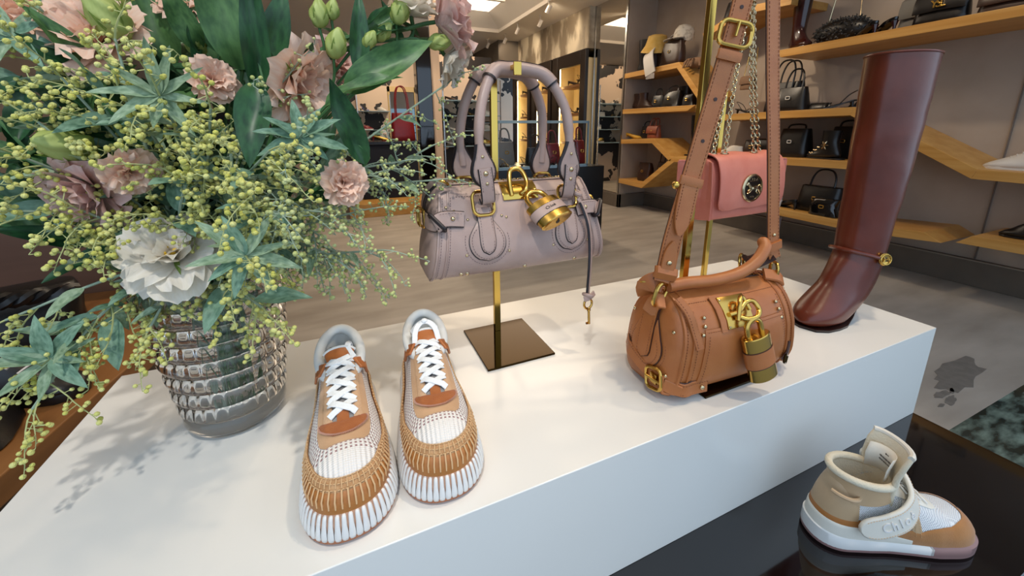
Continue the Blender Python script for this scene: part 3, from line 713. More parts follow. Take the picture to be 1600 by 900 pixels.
# ------------------------------------------------------------------ tan handbag with shoulder strap
def tan_bag():
    t = thing('tan_handbag', 'tan leather handbag with gold padlock and long shoulder strap', 'handbag', (0.566, 0.440, 0.585), math.radians(-2))
    L, EB, TH = M['tan'], M['tan_d'], M['tan_t']
    S = Shell(0.262, [(0, 0.042), (0.006, 0.055), (0.03, 0.067), (0.06, 0.070), (0.09, 0.068), (0.115, 0.061), (0.138, 0.046), (0.153, 0.025), (0.160, 0.003)], 0.020, 0.0010, 0.12, 8)
    obj('body', S.body(50), L, t, angle=60)
    st = MB(); rv = MB()
    for sd in (-1, 1):
        obj('end_panel', S.endcap(sd, 0.016), L, t, angle=60)
        for u, r in ((0.995, 0.003), (0.86, 0.0022)):
            R = S.ring(sd * u); mb = MB(); mb.tube([V((p.x, p.y*1.01, p.z)) for p in R], r, 6, True); obj('piping', mb, L, t)
    for u in (-0.95, -0.80, 0.80, 0.95):
        pa = [S.F(u * S.half(z), z) for z in [0.004 + 0.135*k/20 for k in range(21)]]; dashes(st, pa, lambda p: S.nrm(p.x, max(p.z, 0.003)))
    # end panel decorations: surface function of the left end
    xe = lambda y, z: -(S.half(z) + 0.0005 + 0.016 * interp([(0, 1.0), (0.45, 0.96), (0.7, 0.82), (0.88, 0.57), (0.97, 0.27), (1.0, 0.0)], math.sqrt((y/0.070)**2 + ((z - 0.074)/0.088)**2)))
    def E(y, z, off=0.0): return V((xe(y, z) - off, y, z))
    nE = lambda p: V((-1, 0, 0.12))
    for (dw, off, mm, nme) in ((0.0013, 0.003, EB, 'patch_edge'), (0.0, 0.0046, L, 'patch')):
        mb = MB(); rows = []; R = 0.034 + dw; zc = 0.070
        for j in range(15):
            q = j / 14; z = zc - R + q * (0.128 - zc + R)
            a = math.sqrt(max(R*R - (z - zc)**2, 1e-8)) if z < zc + R*0.5 else R*0.866 * max(0.45, 1 - (z - zc - R*0.5)/(0.128 - zc - R*0.5)*0.6)
            rows.append([E(-a, z, 0)] + [E(-a + 2*a*i/8, z, off*(0.6 if i in (0, 8) or j == 0 else 1)) for i in range(9)] + [E(a, z, 0)])
        mb.grid(rows, flip=True); obj(nme, mb, mm, t)
    for (dw, off, mm, nme) in ((0.0012, 0.0062, EB, 'tab_edge'), (0.0, 0.0078, L, 'tab')):
        mb = MB(); rows = []; tw = 0.0145 + dw
        for j in range(13):
            q = j / 12; z = 0.050 - dw + q * 0.088; a = tw if q > 0.2 else tw * math.sqrt(max(1 - ((0.2 - q)/0.2)**2, 1e-4))
            rows.append([E(-a, z, 0.002)] + [E(-a + 2*a*i/6, z, off) for i in range(7)] + [E(a, z, 0.002)])
        mb.grid(rows, flip=True); obj(nme, mb, mm, t)
    for R, zc, a0, a1, off in ((0.030, 0.070, -220, 40, 0.0048), (0.042, 0.072, -200, 20, 0.0012), (0.0118, 0.063, -180, 0, 0.0080)):
        dashes(st, [E(R*math.cos(math.radians(a)), zc + R*math.sin(math.radians(a)), off) for a in [a0 + (a1 - a0)*k/24 for k in range(25)]], nE)
    for sg in (-1, 1): dashes(st, [E(sg*0.0118, z, 0.0080) for z in (0.064, 0.09, 0.12)], nE)
    for y, z in ((-0.046, 0.112), (-0.047, 0.040), (0.044, 0.045), (0.044, 0.112)): rivet(rv, E(y, z, 0.0006), V((-1, 0, 0)), 0.003)
    # front pocket panel with welt edge
    zt = 0.112
    mb = drape(S, 0.005, 0.012, zt, lambda q: 0.085 + 0.013*(1 - q), 0.0030, 20, 12); obj('pocket', mb, L, t, angle=60)
    pa = [S.F(-0.078 + 0.166*k/24, zt - 0.004, 0.0032) for k in range(25)]; dashes(st, pa, lambda p: S.nrm(p.x, p.z))
    for sg in (-1, 1):
        pa = [S.F(0.005 + sg*(0.080 + 0.013*(1 - q)), 0.014 + q*0.09, 0.0032) for q in [k/16 for k in range(17)]]; dashes(st, pa, lambda p: S.nrm(p.x, p.z))
    for x, z in ((-0.077, zt + 0.016), (-0.080, zt + 0.005), (-0.086, zt - 0.006), (0.081, zt + 0.016), (0.083, zt + 0.005), (0.085, zt - 0.008)): rivet(rv, S.F(x, z, 0.002), S.nrm(x, z), 0.0032)
    # zip band across the top with teeth, puller tab
    mb = MB(); mb.ribbon([(-0.112 + 0.224*k/10, 0, 0.161 - 0.004*(abs(k-5)/5)**2) for k in range(11)], V((0, 0, 1)), 0.016, 0.002); obj('zip_tape', mb, M['tan_d'], t)
    mb = MB()
    for k in range(64):
        x = -0.110 + 0.22*k/63; mb.box((x, 0.002*(-1)**k, 0.1635 - 0.004*(abs(x)/0.11)**2), (0.0021, 0.0065, 0.0024))
    obj('zipper', mb, M['palegold'], t, smooth=False, kind='stuff')
    dashes(st, [S.F(-0.1 + 0.2*k/24, 0.146) for k in range(25)], lambda p: S.nrm(p.x, p.z))
    P = catmull([(-0.112, -0.030, 0.158), (-0.106, -0.050, 0.140), (-0.100, -0.060, 0.112), (-0.096, -0.068, 0.088)], 5)
    mb = MB(); mb.ribbon(P, [V((-0.3, -0.9, 0.4))]*16, 0.013, 0.0032); obj('zip_puller', mb, L, t)
    for sg in (-1, 1): dashes(st, [p + V((sg*0.0042, -0.0017, 0.0008)) for p in P], V((-0.3, -0.9, 0.4)))
    # lock plate, knot, padlock
    mb = MB(); mb.grid([[S.F(x, z, 0.0042) for x in (-0.040, -0.02, 0.0, 0.014)] for z in (0.108, 0.120, 0.132, 0.146)]); obj('lock_plate', mb, M['gold'], t, solid=0.003, bevel=0.0006)
    for x, z in ((-0.037, 0.111), (-0.037, 0.143), (0.011, 0.143), (0.011, 0.111)): rivet(rv, S.F(x, z, 0.0055), S.nrm(x, z), 0.0018)
    mb = MB(); mb.ribbon([S.F(-0.046, z, 0.003) for z in (0.105, 0.12, 0.135, 0.148)], [S.nrm(-0.046, 0.12)]*4, 0.012, 0.0026); obj('plate_strip', mb, L, t)
    mb = MB(); mb.tube(catmull([S.F(-0.034, 0.126, 0.008), S.F(-0.018, 0.128, 0.012), S.F(-0.002, 0.136, 0.014), S.F(0.012, 0.136, 0.016), S.F(0.016, 0.126, 0.018), S.F(0.004, 0.118, 0.020), S.F(-0.014, 0.118, 0.016), S.F(-0.022, 0.124, 0.009)], 7), 0.0038, 10); obj('lock_knot', mb, M['gold'], t)
    mb = MB(); mb.tube(catmull([S.F(-0.024, 0.118, 0.010), S.F(-0.018, 0.134, 0.017), S.F(-0.004, 0.140, 0.016), S.F(0.004, 0.128, 0.012)], 7), 0.0038, 10); obj('lock_knot', mb, M['gold'], t)
    padlock(t, S.F(0.008, 0.064, 0.018), (0.20, -0.18, -0.94), (0.95, 0.0, 0.22), 0.052, 0.028, 0.072, L, EB, False)
    # belt with buckle round the foot of the bag
    hb = S.half(0.02)
    pa = catmull([S.F(-0.070, 0.020, 0.004), S.F(-0.095, 0.020, 0.004), S.F(-0.115, 0.021, 0.006), V((-hb - 0.004, -0.048, 0.023)), V((-hb - 0.012, -0.030, 0.027)), V((-hb - 0.017, 0.0, 0.036)), V((-hb - 0.014, 0.034, 0.045)), V((-hb - 0.002, 0.055, 0.050))], 6)
    nn = [V((-0.1, -1, 0.1))]*12 + [V((-0.5, -0.8, 0.05))]*8 + [V((-1, -0.15, 0.1))]*(len(pa) - 26) + [V((-1, 0.5, 0.1))]*6
    mb = MB(); mb.ribbon(pa, nn, 0.0245, 0.003); obj('belt_edge', mb, EB, t)
    mb = MB(); mb.ribbon([p + n_.normalized()*0.001 for p, n_ in zip(pa, nn)], nn, 0.022, 0.0036); obj('belt', mb, L, t)
    for sg in (-1, 1): dashes(st, [p + n_.normalized()*0.003 + V((0, 0, sg*0.008)) for p, n_ in zip(pa, nn)], V((-0.6, -0.8, 0.1)), off=0.0003)
    rivet(rv, pa[3] + V((-0.0003, -0.004, 0)), nn[3], 0.004)
    j = 22; bn = nn[j].normalized(); bt = (pa[j+1] - pa[j-1]).normalized()
    mb = MB(); mb.ribbon([pa[j-9] + bn*0.001 + nn[j-9].normalized()*0.004, pa[j-6] + nn[j-6].normalized()*0.0055, pa[j-3] + bn*0.005], [nn[j-9], nn[j-6], bn], [0.016, 0.020, 0.0215], 0.004); obj('belt_tip', mb, L, t)
    mb = MB(); mb.rrect(pa[j-3] + nn[j-3].normalized()*0.003, 0.012, 0.028, 0.004, 0.0030, nn[j-3], (0, 0, 1)); obj('keeper', mb, L, t)
    mb = MB(); mb.rrect(pa[j+2] + bn*0.006, 0.028, 0.034, 0.008, 0.0030, bn, (0, 0.2, 1)); mb.tube([pa[j+2] + bn*0.009 - bt*0.013, pa[j+2] + bn*0.010 + bt*0.012], 0.0022, 8); mb.box(pa[j+2] + bn*0.005, (0.004, 0.014, 0.016)); obj('buckle', mb, M['gold'], t)
    # small bronze buckle tab at the right foot
    q = S.F(0.108, 0.03, 0.004); mb = MB(); mb.ribbon([q + V((0.012, 0.004, 0.022)), q + V((0.004, 0, 0.004)), q + V((-0.006, 0, -0.006))], [V((0.5, -1, 0))]*3, 0.016, 0.004); obj('side_tab', mb, EB, t)
    mb = MB(); mb.rrect(q + V((-0.004, -0.004, -0.004)), 0.016, 0.014, 0.003, 0.002, (0.4, -1, 0), (0.5, 0.3, 1)); obj('side_buckle', mb, M['bronze'], t)
    # rings and straps at both ends, carrying handle
    lx = -0.126; rx = 0.112
    mb = MB(); mb.rrect((lx - 0.004, -0.012, 0.160), 0.034, 0.036, 0.012, 0.0034, (0.35, -1, -0.1), (0.3, 0, 1)); obj('ring', mb, M['gold'], t)
    mb = MB(); mb.rrect((rx + 0.012, -0.012, 0.162), 0.030, 0.036, 0.010, 0.0030, (0.9, -0.6, 0), (0, 0, 1)); obj('ring', mb, M['gold'], t)
    mb = MB(); mb.ring((rx - 0.030, 0.02, 0.176), 0.014, 0.0026, (0.5, -1, 0.2)); obj('ring', mb, M['gold'], t)
    mb = MB(); mb.ribbon(catmull([E(0, 0.125, 0.008), (lx - 0.014, -0.008, 0.142), (lx - 0.012, -0.014, 0.152), (lx, -0.018, 0.150)], 5), [V((-0.5, -0.5, 0.8))]*16, 0.024, 0.004); obj('end_loop', mb, L, t)
    mb = MB(); mb.ribbon(catmull([(lx - 0.006, 0.016, 0.150), (lx - 0.014, 0.010, 0.166), (lx - 0.006, 0.0, 0.178), (lx + 0.006, -0.006, 0.174)], 5), [V((-0.6, -0.7, 0.4))]*16, 0.030, 0.0045); obj('end_loop', mb, L, t)
    mb = MB(); mb.ring((lx - 0.010, 0.018, 0.170), 0.010, 0.0022, (0.3, 0.5, 1)); obj('ring', mb, M['gold'], t)
    P = catmull([(lx + 0.010, -0.012, 0.172), (lx + 0.045, -0.016, 0.174), (-0.03, -0.020, 0.172), (0.02, -0.024, 0.178), (0.055, -0.026, 0.194), (0.078, -0.022, 0.214), (0.084, -0.014, 0.222)], 7)
    h = link('handle', None, t); mb = MB(); mb.tube(P, 0.0098, 12); mb.sphere(P[-1], 0.0098, 12, 6); obj('rolled_grip', mb, L, h)
    mb = MB(); mb.ribbon(catmull([(0.070, 0.0, 0.186), (0.088, 0.004, 0.180), (0.106, 0.0, 0.186), (0.118, -0.008, 0.196)], 5), [V((0, -0.6, 0.8))]*16, 0.026, 0.007); obj('handle_return', mb, M['tan_d'], h)
    mb = MB(); mb.ribbon(catmull([(rx - 0.018, -0.016, 0.164), (rx + 0.002, -0.026, 0.160), (rx + 0.016, -0.026, 0.150)], 6), [V((0.2, -0.8, 0.6))]*13, 0.022, 0.006); obj('end_loop', mb, L, t)
    P = catmull([(rx + 0.012, -0.022, 0.150), (rx + 0.020, -0.030, 0.12), (rx + 0.024, -0.036, 0.08), (rx + 0.026, -0.036, 0.045), (rx + 0.020, -0.034, 0.026)], 6)
    mb = MB(); mb.ribbon(P, [V((0.3, -1, 0))]*len(P), 0.014, 0.0045); obj('hanging_strap', mb, L, t)
    for sg in (-1, 1): dashes(st, [p + V((sg*0.005, -0.0025, 0)) for p in P], V((0.3, -1, 0)))
    # shoulder strap: two falls meeting over the stand arm
    top = V((0.020, 0.006, 0.7655)); ss = link('shoulder_strap', None, t)
    A = catmull([(lx + 0.000, -0.010, 0.180), (lx + 0.006, -0.009, 0.20), (-0.108, -0.008, 0.26), (-0.068, -0.005, 0.40), (-0.026, -0.004, 0.56), (0.000, 0.0, 0.69), (0.010, 0.004, 0.745), top], 8)
    B = catmull([(rx + 0.010, -0.012, 0.188), (0.114, -0.010, 0.22), (0.088, -0.008, 0.36), (0.057, -0.004, 0.52), (0.030, 0.0, 0.69), (0.030, 0.004, 0.745), top], 8)
    for P, w, nv, nme in ((A, 0.0285, V((-0.36, -0.92, 0.1)), 'strap_fall'), (B, 0.0255, V((-0.05, -1, 0.05)), 'strap_fall')):
        nn = [nv.lerp(V((0, -0.3, 1)), max(0, (k - len(P) + 9)/9)) for k in range(len(P))]
        mb = MB(); mb.ribbon([p - nv.normalized()*0.0012 for p in P], nn, w + 0.0012, 0.0022); obj('strap_edge', mb, EB, ss)
        mb = MB(); mb.ribbon(P, nn, w, 0.0032); obj(nme, mb, L, ss)
        for sg in (-1, 1):
            dashes(st, [p + nv.normalized()*0.0016 + nv.cross(V((0, 0, 1))).normalized()*(sg*(w/2 - 0.003)) for p in P[:-6]], nv, off=0.0005, step=0.006, ln=0.004)
    nv = V((-0.36, -0.92, 0.1)).normalized()
    def at(P, z):
        for a, b in zip(P, P[1:]):
            if a.z <= z <= b.z: return a.lerp(b, (z - a.z)/(b.z - a.z)), (b - a).normalized()
        return P[-1], V((0, 0, 1))
    for z in (0.395, 0.455, 0.582):
        p, d = at(A, z); q = nv.to_track_quat('Z', 'Y').to_matrix(); mb = MB(); mb.lathe([(0.0028, 0), (0.0028, 0.0006), (0.0003, 0.0007)], p + nv*0.0017, 12, q); obj('strap_hole', mb, EB, ss)
    p, d = at(A, 0.545); mb = MB(); mb.rrect(p + nv*0.004, 0.046, 0.034, 0.010, 0.0034, nv, d); mb.tube([p + nv*0.007 + d*0.016, p + nv*0.006 - d*0.004], 0.0026, 8); obj('strap_buckle', mb, M['gold'], ss)
    for z in (0.515, 0.335): 
        p, d = at(A, z); mb = MB(); mb.ribbon([p + nv*0.004 - d*0.0065, p + nv*0.0055, p + nv*0.004 + d*0.0065], [nv]*3, 0.036, 0.005); obj('keeper', mb, L, ss)
    p, d = at(A, 0.325); mb = MB(); mb.sphere(p + nv*0.004 + nv.cross(d)*0.021, 0.006, 12, 8); obj('strap_stud', mb, M['gold'], ss)
    # free strap tongue below the keeper and riveted strap end
    p0, d0 = at(A, 0.335); p1, d1 = at(A, 0.255); mb = MB(); pth = [p0.lerp(p1, k/8) + nv*(0.004 + 0.004*(k/8)) - nv.cross(d0)*0.004*(k/8) for k in range(9)]
    mb.ribbon(pth, [nv]*9, [0.0285, 0.0285, 0.0285, 0.0285, 0.028, 0.026, 0.023, 0.017, 0.006], 0.0034); obj('strap_tongue', mb, L, ss)
    for sg in (-1, 1): dashes(st, [q + nv*0.0018 + nv.cross(d0)*(sg*0.0105) for q in pth[:7]], nv)
    p0, d0 = at(A, 0.200); p1, d1 = at(A, 0.245); mb = MB(); mb.ribbon([p0.lerp(p1, k/8) + nv*0.004 for k in range(9)], [nv]*9, [0.022, 0.022, 0.022, 0.022, 0.021, 0.019, 0.016, 0.011, 0.004], 0.004); obj('strap_end', mb, L, ss)
    rivet(rv, p0.lerp(p1, 0.25) + nv*0.006, nv, 0.0042)
    p0, d0 = at(A, 0.194); mb = MB(); mb.ribbon([p0 - d0*0.008, p0 + nv*0.004, p0 + d0*0.008], [nv]*3, 0.036, 0.010); obj('keeper', mb, L, ss)
    p0, d0 = at(B, 0.212); mb = MB(); mb.ribbon([p0 - d0*0.007, p0 + d0*0.007], [V((0, -1, 0))]*2, 0.034, 0.012); obj('keeper', mb, L, ss)
    p0, d0 = at(B, 0.236); mb = MB(); mb.ribbon([p0 + V((0.011, 0.006, -0.02)), p0 + V((0.013, 0.006, 0.025))], [V((1, 0, 0))]*2, 0.014, 0.005); obj('strap_end', mb, EB, ss); rivet(rv, p0 + V((0, -0.002, -0.004)), V((0, -1, 0)), 0.0036)
    obj('stitching', st, TH, t, kind='stuff'); obj('rivets', rv, M['palegold'], t, kind='stuff')
tan_bag()

# ------------------------------------------------------------------ small pink chain bag
def pink_bag():
    t = thing('pink_chain_bag', 'small coral pink flap bag with oval horse emblem on chains', 'handbag', (0.832, 0.637, 0.798), math.radians(2))
    L, EB = M['pink'], M['pink_d']; hw, hd, H = 0.116, 0.041, 0.142
    def sect(x, f=1.0):       # rounded cross-section in y,z
        P = [(-hd*0.9, 0.004), (-hd, 0.012), (-hd*1.02, 0.05), (-hd*0.95, 0.1), (-hd*0.7, 0.128), (-hd*0.3, 0.136), (hd*0.3, 0.136), (hd*0.75, 0.13), (hd, 0.1), (hd*1.05, 0.05), (hd, 0.012), (hd*0.9, 0.004), (hd*0.4, 0), (-hd*0.4, 0)]
        return catmull([V((x, y*f, z)) for y, z in P], 3, True)
    mb = MB(); mb.loft([sect(-hw, 0.55), sect(-hw + 0.001, 0.8), sect(-hw + 0.006, 0.97)] + [sect(-hw + 0.008 + (2*hw - 0.016)*k/10, 1 + 0.06*math.sin(PI*k/10)) for k in range(11)] + [sect(hw - 0.006, 0.97), sect(hw - 0.001, 0.8), sect(hw, 0.55)]); obj('body', mb, L, t, angle=60)
    # folded side gussets with rolled top corners
    for sd in (-1, 1):
        mb = MB(); rows = []
        for k in range(9):
            z = 0.004 + 0.124*k/8; w = hd*(1.0 + 0.05*math.sin(PI*k/8)); e = 0.004 + 0.010*(k/8)
            rows.append([V((sd*(hw - 0.004 + e), -w, z)), V((sd*(hw - 0.002 - 0.006*(k/8)), -w*0.45, z)), V((sd*(hw + e*0.6), 0, z)), V((sd*(hw - 0.002 - 0.006*(k/8)), w*0.45, z)), V((sd*(hw + 0.002 + e), w, z))])
        mb.grid(rows); obj('gusset', mb, L, t, solid=0.003, bevel=0.001)
        mb = MB(); mb.tube([p + V((0, 0, 0.001)) for p in rows[-1]], 0.0022, 6); mb.tube([r_[0] for r_ in rows], 0.0018, 6); mb.tube([r_[-1] for r_ in rows], 0.0022, 6); obj('gusset_piping', mb, L, t)
    # flap wrapping over the top and down the front
    prof = catmull([(hd*0.8, 0.132), (hd*0.3, 0.142), (-hd*0.35, 0.143), (-hd*0.85, 0.136), (-hd*1.12, 0.115), (-hd*1.25, 0.08), (-hd*1.27, 0.05), (-hd*1.22, 0.028)], 5)
    prof = catmull([V((0, a.x, a.y)) for a in prof], 1)
    def flap(off, grow):
        rows = []; fw = hw - 0.010 + grow; n = len(prof)
        for j, p in enumerate(prof):
            q = j/(n - 1); w = fw * (1.0 + 0.03*q); cr = 0.022
            e = max(0, (q - 0.86)/0.14); w2 = w - cr*(1 - math.sqrt(max(1 - e*e, 0)))*0.9
            rows.append([V((-w2 + 2*w2*i/14, p.y - off*(1 if q > 0.3 else 0.3), p.z + off*(1 if q < 0.5 else 0) + 0.0015*math.sin(i*0.9 + j*0.3))) for i in range(15)])
        return rows
    mb = MB(); R = flap(0.002, 0.0); mb.grid(R, flip=True); obj('flap', mb, L, t, solid=0.0036, bevel=0.0008, angle=60)
    mb = MB(); edge = [r_[0] for r_ in R] + R[-1][1:-1] + [r_[-1] for r_ in reversed(R)]; mb.tube(edge, 0.0019, 6); obj('flap_edge', mb, L, t)
    # oval emblem
    ec = V((-0.010, -hd*1.27 - 0.005, 0.071)); em = link('emblem', None, t)
    q = basis((0, -1, 0.02), (0, 0, 1)); rx, rz = 0.033, 0.0305
    el = lambda s, z: [ec + q @ V((rx*s*math.cos(2*PI*k/40), rz*s*math.sin(2*PI*k/40), z)) for k in range(40)]
    mb = MB(); mb.loft([el(1.0, -0.002), el(1.03, 0.001), el(0.97, 0.003), el(0.88, 0.0032), el(0.86, 0.001)], False, False); obj('emblem_rim', mb, M['palegold'], em)
    mb = MB(); mb.loft([el(0.88, 0.0), el(0.87, 0.0012)]); obj('emblem_plate', mb, mat('emblem_dark', '#2a2018', 0.3, 0.6), em)
    # horse in relief: body, neck, head, tail and four legs
    mb = MB(); e0 = lambda x, y, z=0.0026: ec + q @ V((x, y, z))
    e1 = lambda x, y: e0(x*1.5, y*1.35)
    mb.tube(catmull([e1(-0.008, 0.0005), e1(-0.002, -0.0005), e1(0.006, 0.001), e1(0.010, 0.0005)], 4), [0.0030]*3 + [0.0046]*3 + [0.0040]*3 + [0.0044]*3 + [0.003], 8)
    mb.tube(catmull([e1(-0.006, 0.001), e1(-0.011, 0.0065), e1(-0.013, 0.0085)], 4), [0.0034, 0.0034, 0.003, 0.003, 0.0028, 0.0026, 0.0026, 0.0024, 0.0022], 8)
    mb.tube([e1(-0.0125, 0.009), e1(-0.0165, 0.0055)], [0.0032, 0.0019], 8)
    mb.tube(catmull([e1(0.010, 0.002), e1(0.0145, 0.005), e1(0.0175, 0.001)], 4), 0.0013, 6)
    for a, b, c in (((-0.006, -0.001), (-0.0115, -0.004), (-0.0105, -0.009)), ((-0.004, -0.002), (-0.0065, -0.006), (-0.013, -0.0085)), ((0.009, -0.001), (0.0075, -0.006), (0.011, -0.009)), ((0.010, 0.0), (0.0135, -0.005), (0.0165, -0.0095))):
        mb.tube([e1(*a), e1(*b), e1(*c)], [0.0027, 0.0020, 0.0014], 6)
    obj('emblem_horse', mb, M['palegold'], em)
    text_mesh('Chloé', 0.0125, 0.0003, M4(e0(0, 0.0185, 0.0016), q), M['palegold'], 'lettering', em)
    text_mesh('PARIS', 0.0055, 0.0002, M4(e0(0, -0.0195, 0.0016), q), M['palegold'], 'lettering', em)
    # grommets and chains
    top = V((0.025, 0.026, 0.487)); links = MB()
    P0 = 0.0058; mb = MB(); mb.tube([V((0, 0.0040*math.cos(a), 0.0056*math.sin(a))) for a in [2*PI*k/12 for k in range(12)]], 0.0014, 6, True); lm = to_mesh('chain_link', mb, M['palegold'])
    def strand(pts):
        P = catmull(pts, 12); L_ = sum((P[i+1] - P[i]).length for i in range(len(P) - 1)); n = int(L_/0.0085); Q = resample(P, n)
        for k in range(n - 1):
            d = (Q[k+1] - Q[k]).normalized(); z = d; x = V((0.3, -1, 0.1)) if k % 2 else V((1, 0.3, 0)); x = (x - z*x.dot(z)).normalized(); y = z.cross(x)
            o = link('chain_link', lm, t); o.matrix_basis = M4(Q[k].lerp(Q[k+1], 0.5), Matrix((x, y, z)).transposed())
    g = [(-0.090, -0.012, 0.1445), (-0.066, -0.022, 0.1445), (0.032, -0.022, 0.1445), (0.062, -0.014, 0.1445)]
    for k, a in enumerate(g):
        mb = MB(); mb.ring(V(a) + V((0, 0, 0.001)), 0.0062, 0.0014, (0, 0, 1), sx=1.5); obj('grommet', mb, M['palegold'], t)
        dx = (-0.010, -0.003, 0.002, 0.006)[k]; b = top + V((dx, 0.0, 0.0))
        m_ = V(a).lerp(b, 0.5) + V((0.0, 0.004, -0.004))
        strand([V(a), m_, b])
    strand([V((0.108, -0.02, 0.12)), V((0.112, -0.03, 0.08)), V((0.113, -0.032, 0.03)), V((0.113, -0.032, 0.0))])
    mb = MB(); mb.ring((0.113, -0.033, -0.012), 0.0075, 0.0014, (0.3, -1, 0)); obj('chain_ring', mb, M['palegold'], t)
pink_bag()
# ------------------------------------------------------------------ shoe helpers
class Last:
    """low shoe upper as a dome over a foot outline; toe at y=0, heel at y=L"""
    def __init__(s, L, w, yc0, yc1, ridge, z0, p=2.6, q=1.6, bend=0.0, n=2.3):
        s.L, s.w, s.yc0, s.yc1, s.ridge, s.z0, s.p, s.q, s.bend, s.n = L, w, yc0, yc1, ridge, z0, p, q, bend, n
    def cx(s, y): return s.bend * ((y / s.L - 0.45) ** 2)
    def rho(s, x, y):
        x = abs(x - s.cx(y))
        if y < s.yc0: return ((x / interp(s.w, s.yc0)) ** s.n + ((s.yc0 - y) / s.yc0) ** s.n) ** (1 / s.n)
        if y > s.yc1: return ((x / interp(s.w, s.yc1)) ** s.n + ((y - s.yc1) / (s.L - s.yc1)) ** s.n) ** (1 / s.n)
        return x / interp(s.w, y)
    def h(s, x, y):
        r = min(s.rho(x, y), 1.0); yy = min(max(y, s.yc0), s.yc1)
        return s.z0 + (interp(s.ridge, yy) - s.z0) * max(1 - r ** s.p, 0) ** (1 / s.q)
    def H(s, x, y, off=0.0):
        """drape: point above (x, y)"""
        e = 0.001; n = V((-(s.h(x+e, y) - s.h(x-e, y)) / (2*e), -(s.h(x, y+e) - s.h(x, y-e)) / (2*e), 1)).normalized()
        return V((x, y, s.h(x, y))) + n * off
    def outline(s, n=96, grow=0.0, rho=1.0):
        """closed plan outline starting at the toe, anticlockwise seen from above"""
        P = []; m = n // 4
        w0 = interp(s.w, s.yc0); w1 = interp(s.w, s.yc1); e = 2 / s.n
        for k in range(m):                       # toe to right side
            a = PI/2 * k / m; P.append(((w0 + grow) * math.sin(a) ** e, s.yc0 - (s.yc0 + grow) * math.cos(a) ** e))
        for k in range(m):
            y = s.yc0 + (s.yc1 - s.yc0) * k / m; P.append((interp(s.w, y) + grow, y))
        for k in range(m):
            a = PI/2 * k / m; P.append(((w1 + grow) * math.cos(a) ** e, s.yc1 + (s.L - s.yc1 + grow) * math.sin(a) ** e))
        P.append((0.0, s.L + grow))
        Q = P + [(-x, y) for x, y in reversed(P[1:-1])]
        out = []
        for x, y in Q:
            yc = min(max(y, s.yc0), s.yc1); out.append(V((x * rho + s.cx(yc + (y - yc) * rho), yc + (y - yc) * rho, 0)))
        R = resample(out + [out[0]], n + 1)[:-1]
        return R
    def band(s, r0, r1, off, n=120, rows=5, cond=None, lo=0.0):
        """strip of the upper between two outline fractions; cond(y) keeps a part of the way round"""
        mb = MB(); R = []
        for k in range(rows + 1):
            f = off if 0 < k < rows else off * 0.5; o = s.outline(n); row = []
            for p in o:
                e0 = r0(p.y) if callable(r0) else r0; e1 = r1(p.y) if callable(r1) else r1; r = e0 + (e1 - e0) * k / rows
                yc = min(max(p.y, s.yc0), s.yc1); row.append(s.H(p.x * r, yc + (p.y - yc) * r, f))
            R.append(row)
        keep = [(cond is None or cond(R[0][i].y)) for i in range(n)]
        idx = list(range(n)); i = 0
        if all(keep): mb.grid(R, True, flip=True)
        else:
            st = next(i for i in range(n) if keep[i] and not keep[i-1]); seq = []
            for k in range(n):
                j = (st + k) % n
                if not keep[j]: break
                seq.append(j)
            mb.grid([[r_[j] for j in seq] for r_ in R], False, flip=True)
        return mb
    def patch(s, x0, x1, y0, y1, off, nx=10, ny=12, uv=False, warp=0.0):
        """draped patch; x0, x1 functions of y (or numbers)"""
        f0 = x0 if callable(x0) else (lambda y: x0); f1 = x1 if callable(x1) else (lambda y: x1)
        rows = []; uvs = []
        for j in range(-1, ny + 2):
            jj = min(max(j, 0), ny); y = y0 + (y1 - y0) * jj / ny; a, b = f0(y), f1(y); row = []; u_ = []
            for i in range(-1, nx + 2):
                ii = min(max(i, 0), nx); x = a + (b - a) * ii / nx
                edge = (i in (-1, nx + 1)) or (j in (-1, ny + 1)); near = ii in (0, nx) or jj in (0, ny)
                row.append(s.H(x, y + warp*x*x, 0.0 if edge else (off * 0.75 if near else off))); u_.append((x, y))
            rows.append(row); uvs.append(u_)
        mb = MB(); mb.grid(rows, uvs=uvs if uv else None, flip=True if False else False); return mb
def uvmat(name, build, rough=0.8):
    m = mat(name, '#ffffff', rough); h = N(m); b = h.n['Principled BSDF']
    uv = h.add('ShaderNodeUVMap'); sp = h.add('ShaderNodeSeparateXYZ'); h.link(uv, 0, sp, 0)
    build(h, b, sp); return m
def mth(h, op, a, b=None):
    n = h.add('ShaderNodeMath', operation=op)
    for i, q in enumerate((a, b)):
        if q is None: continue
        if isinstance(q, (int, float)): n.inputs[i].default_value = q
        else: h.l.new(q, n.inputs[i])
    return n.outputs[0]
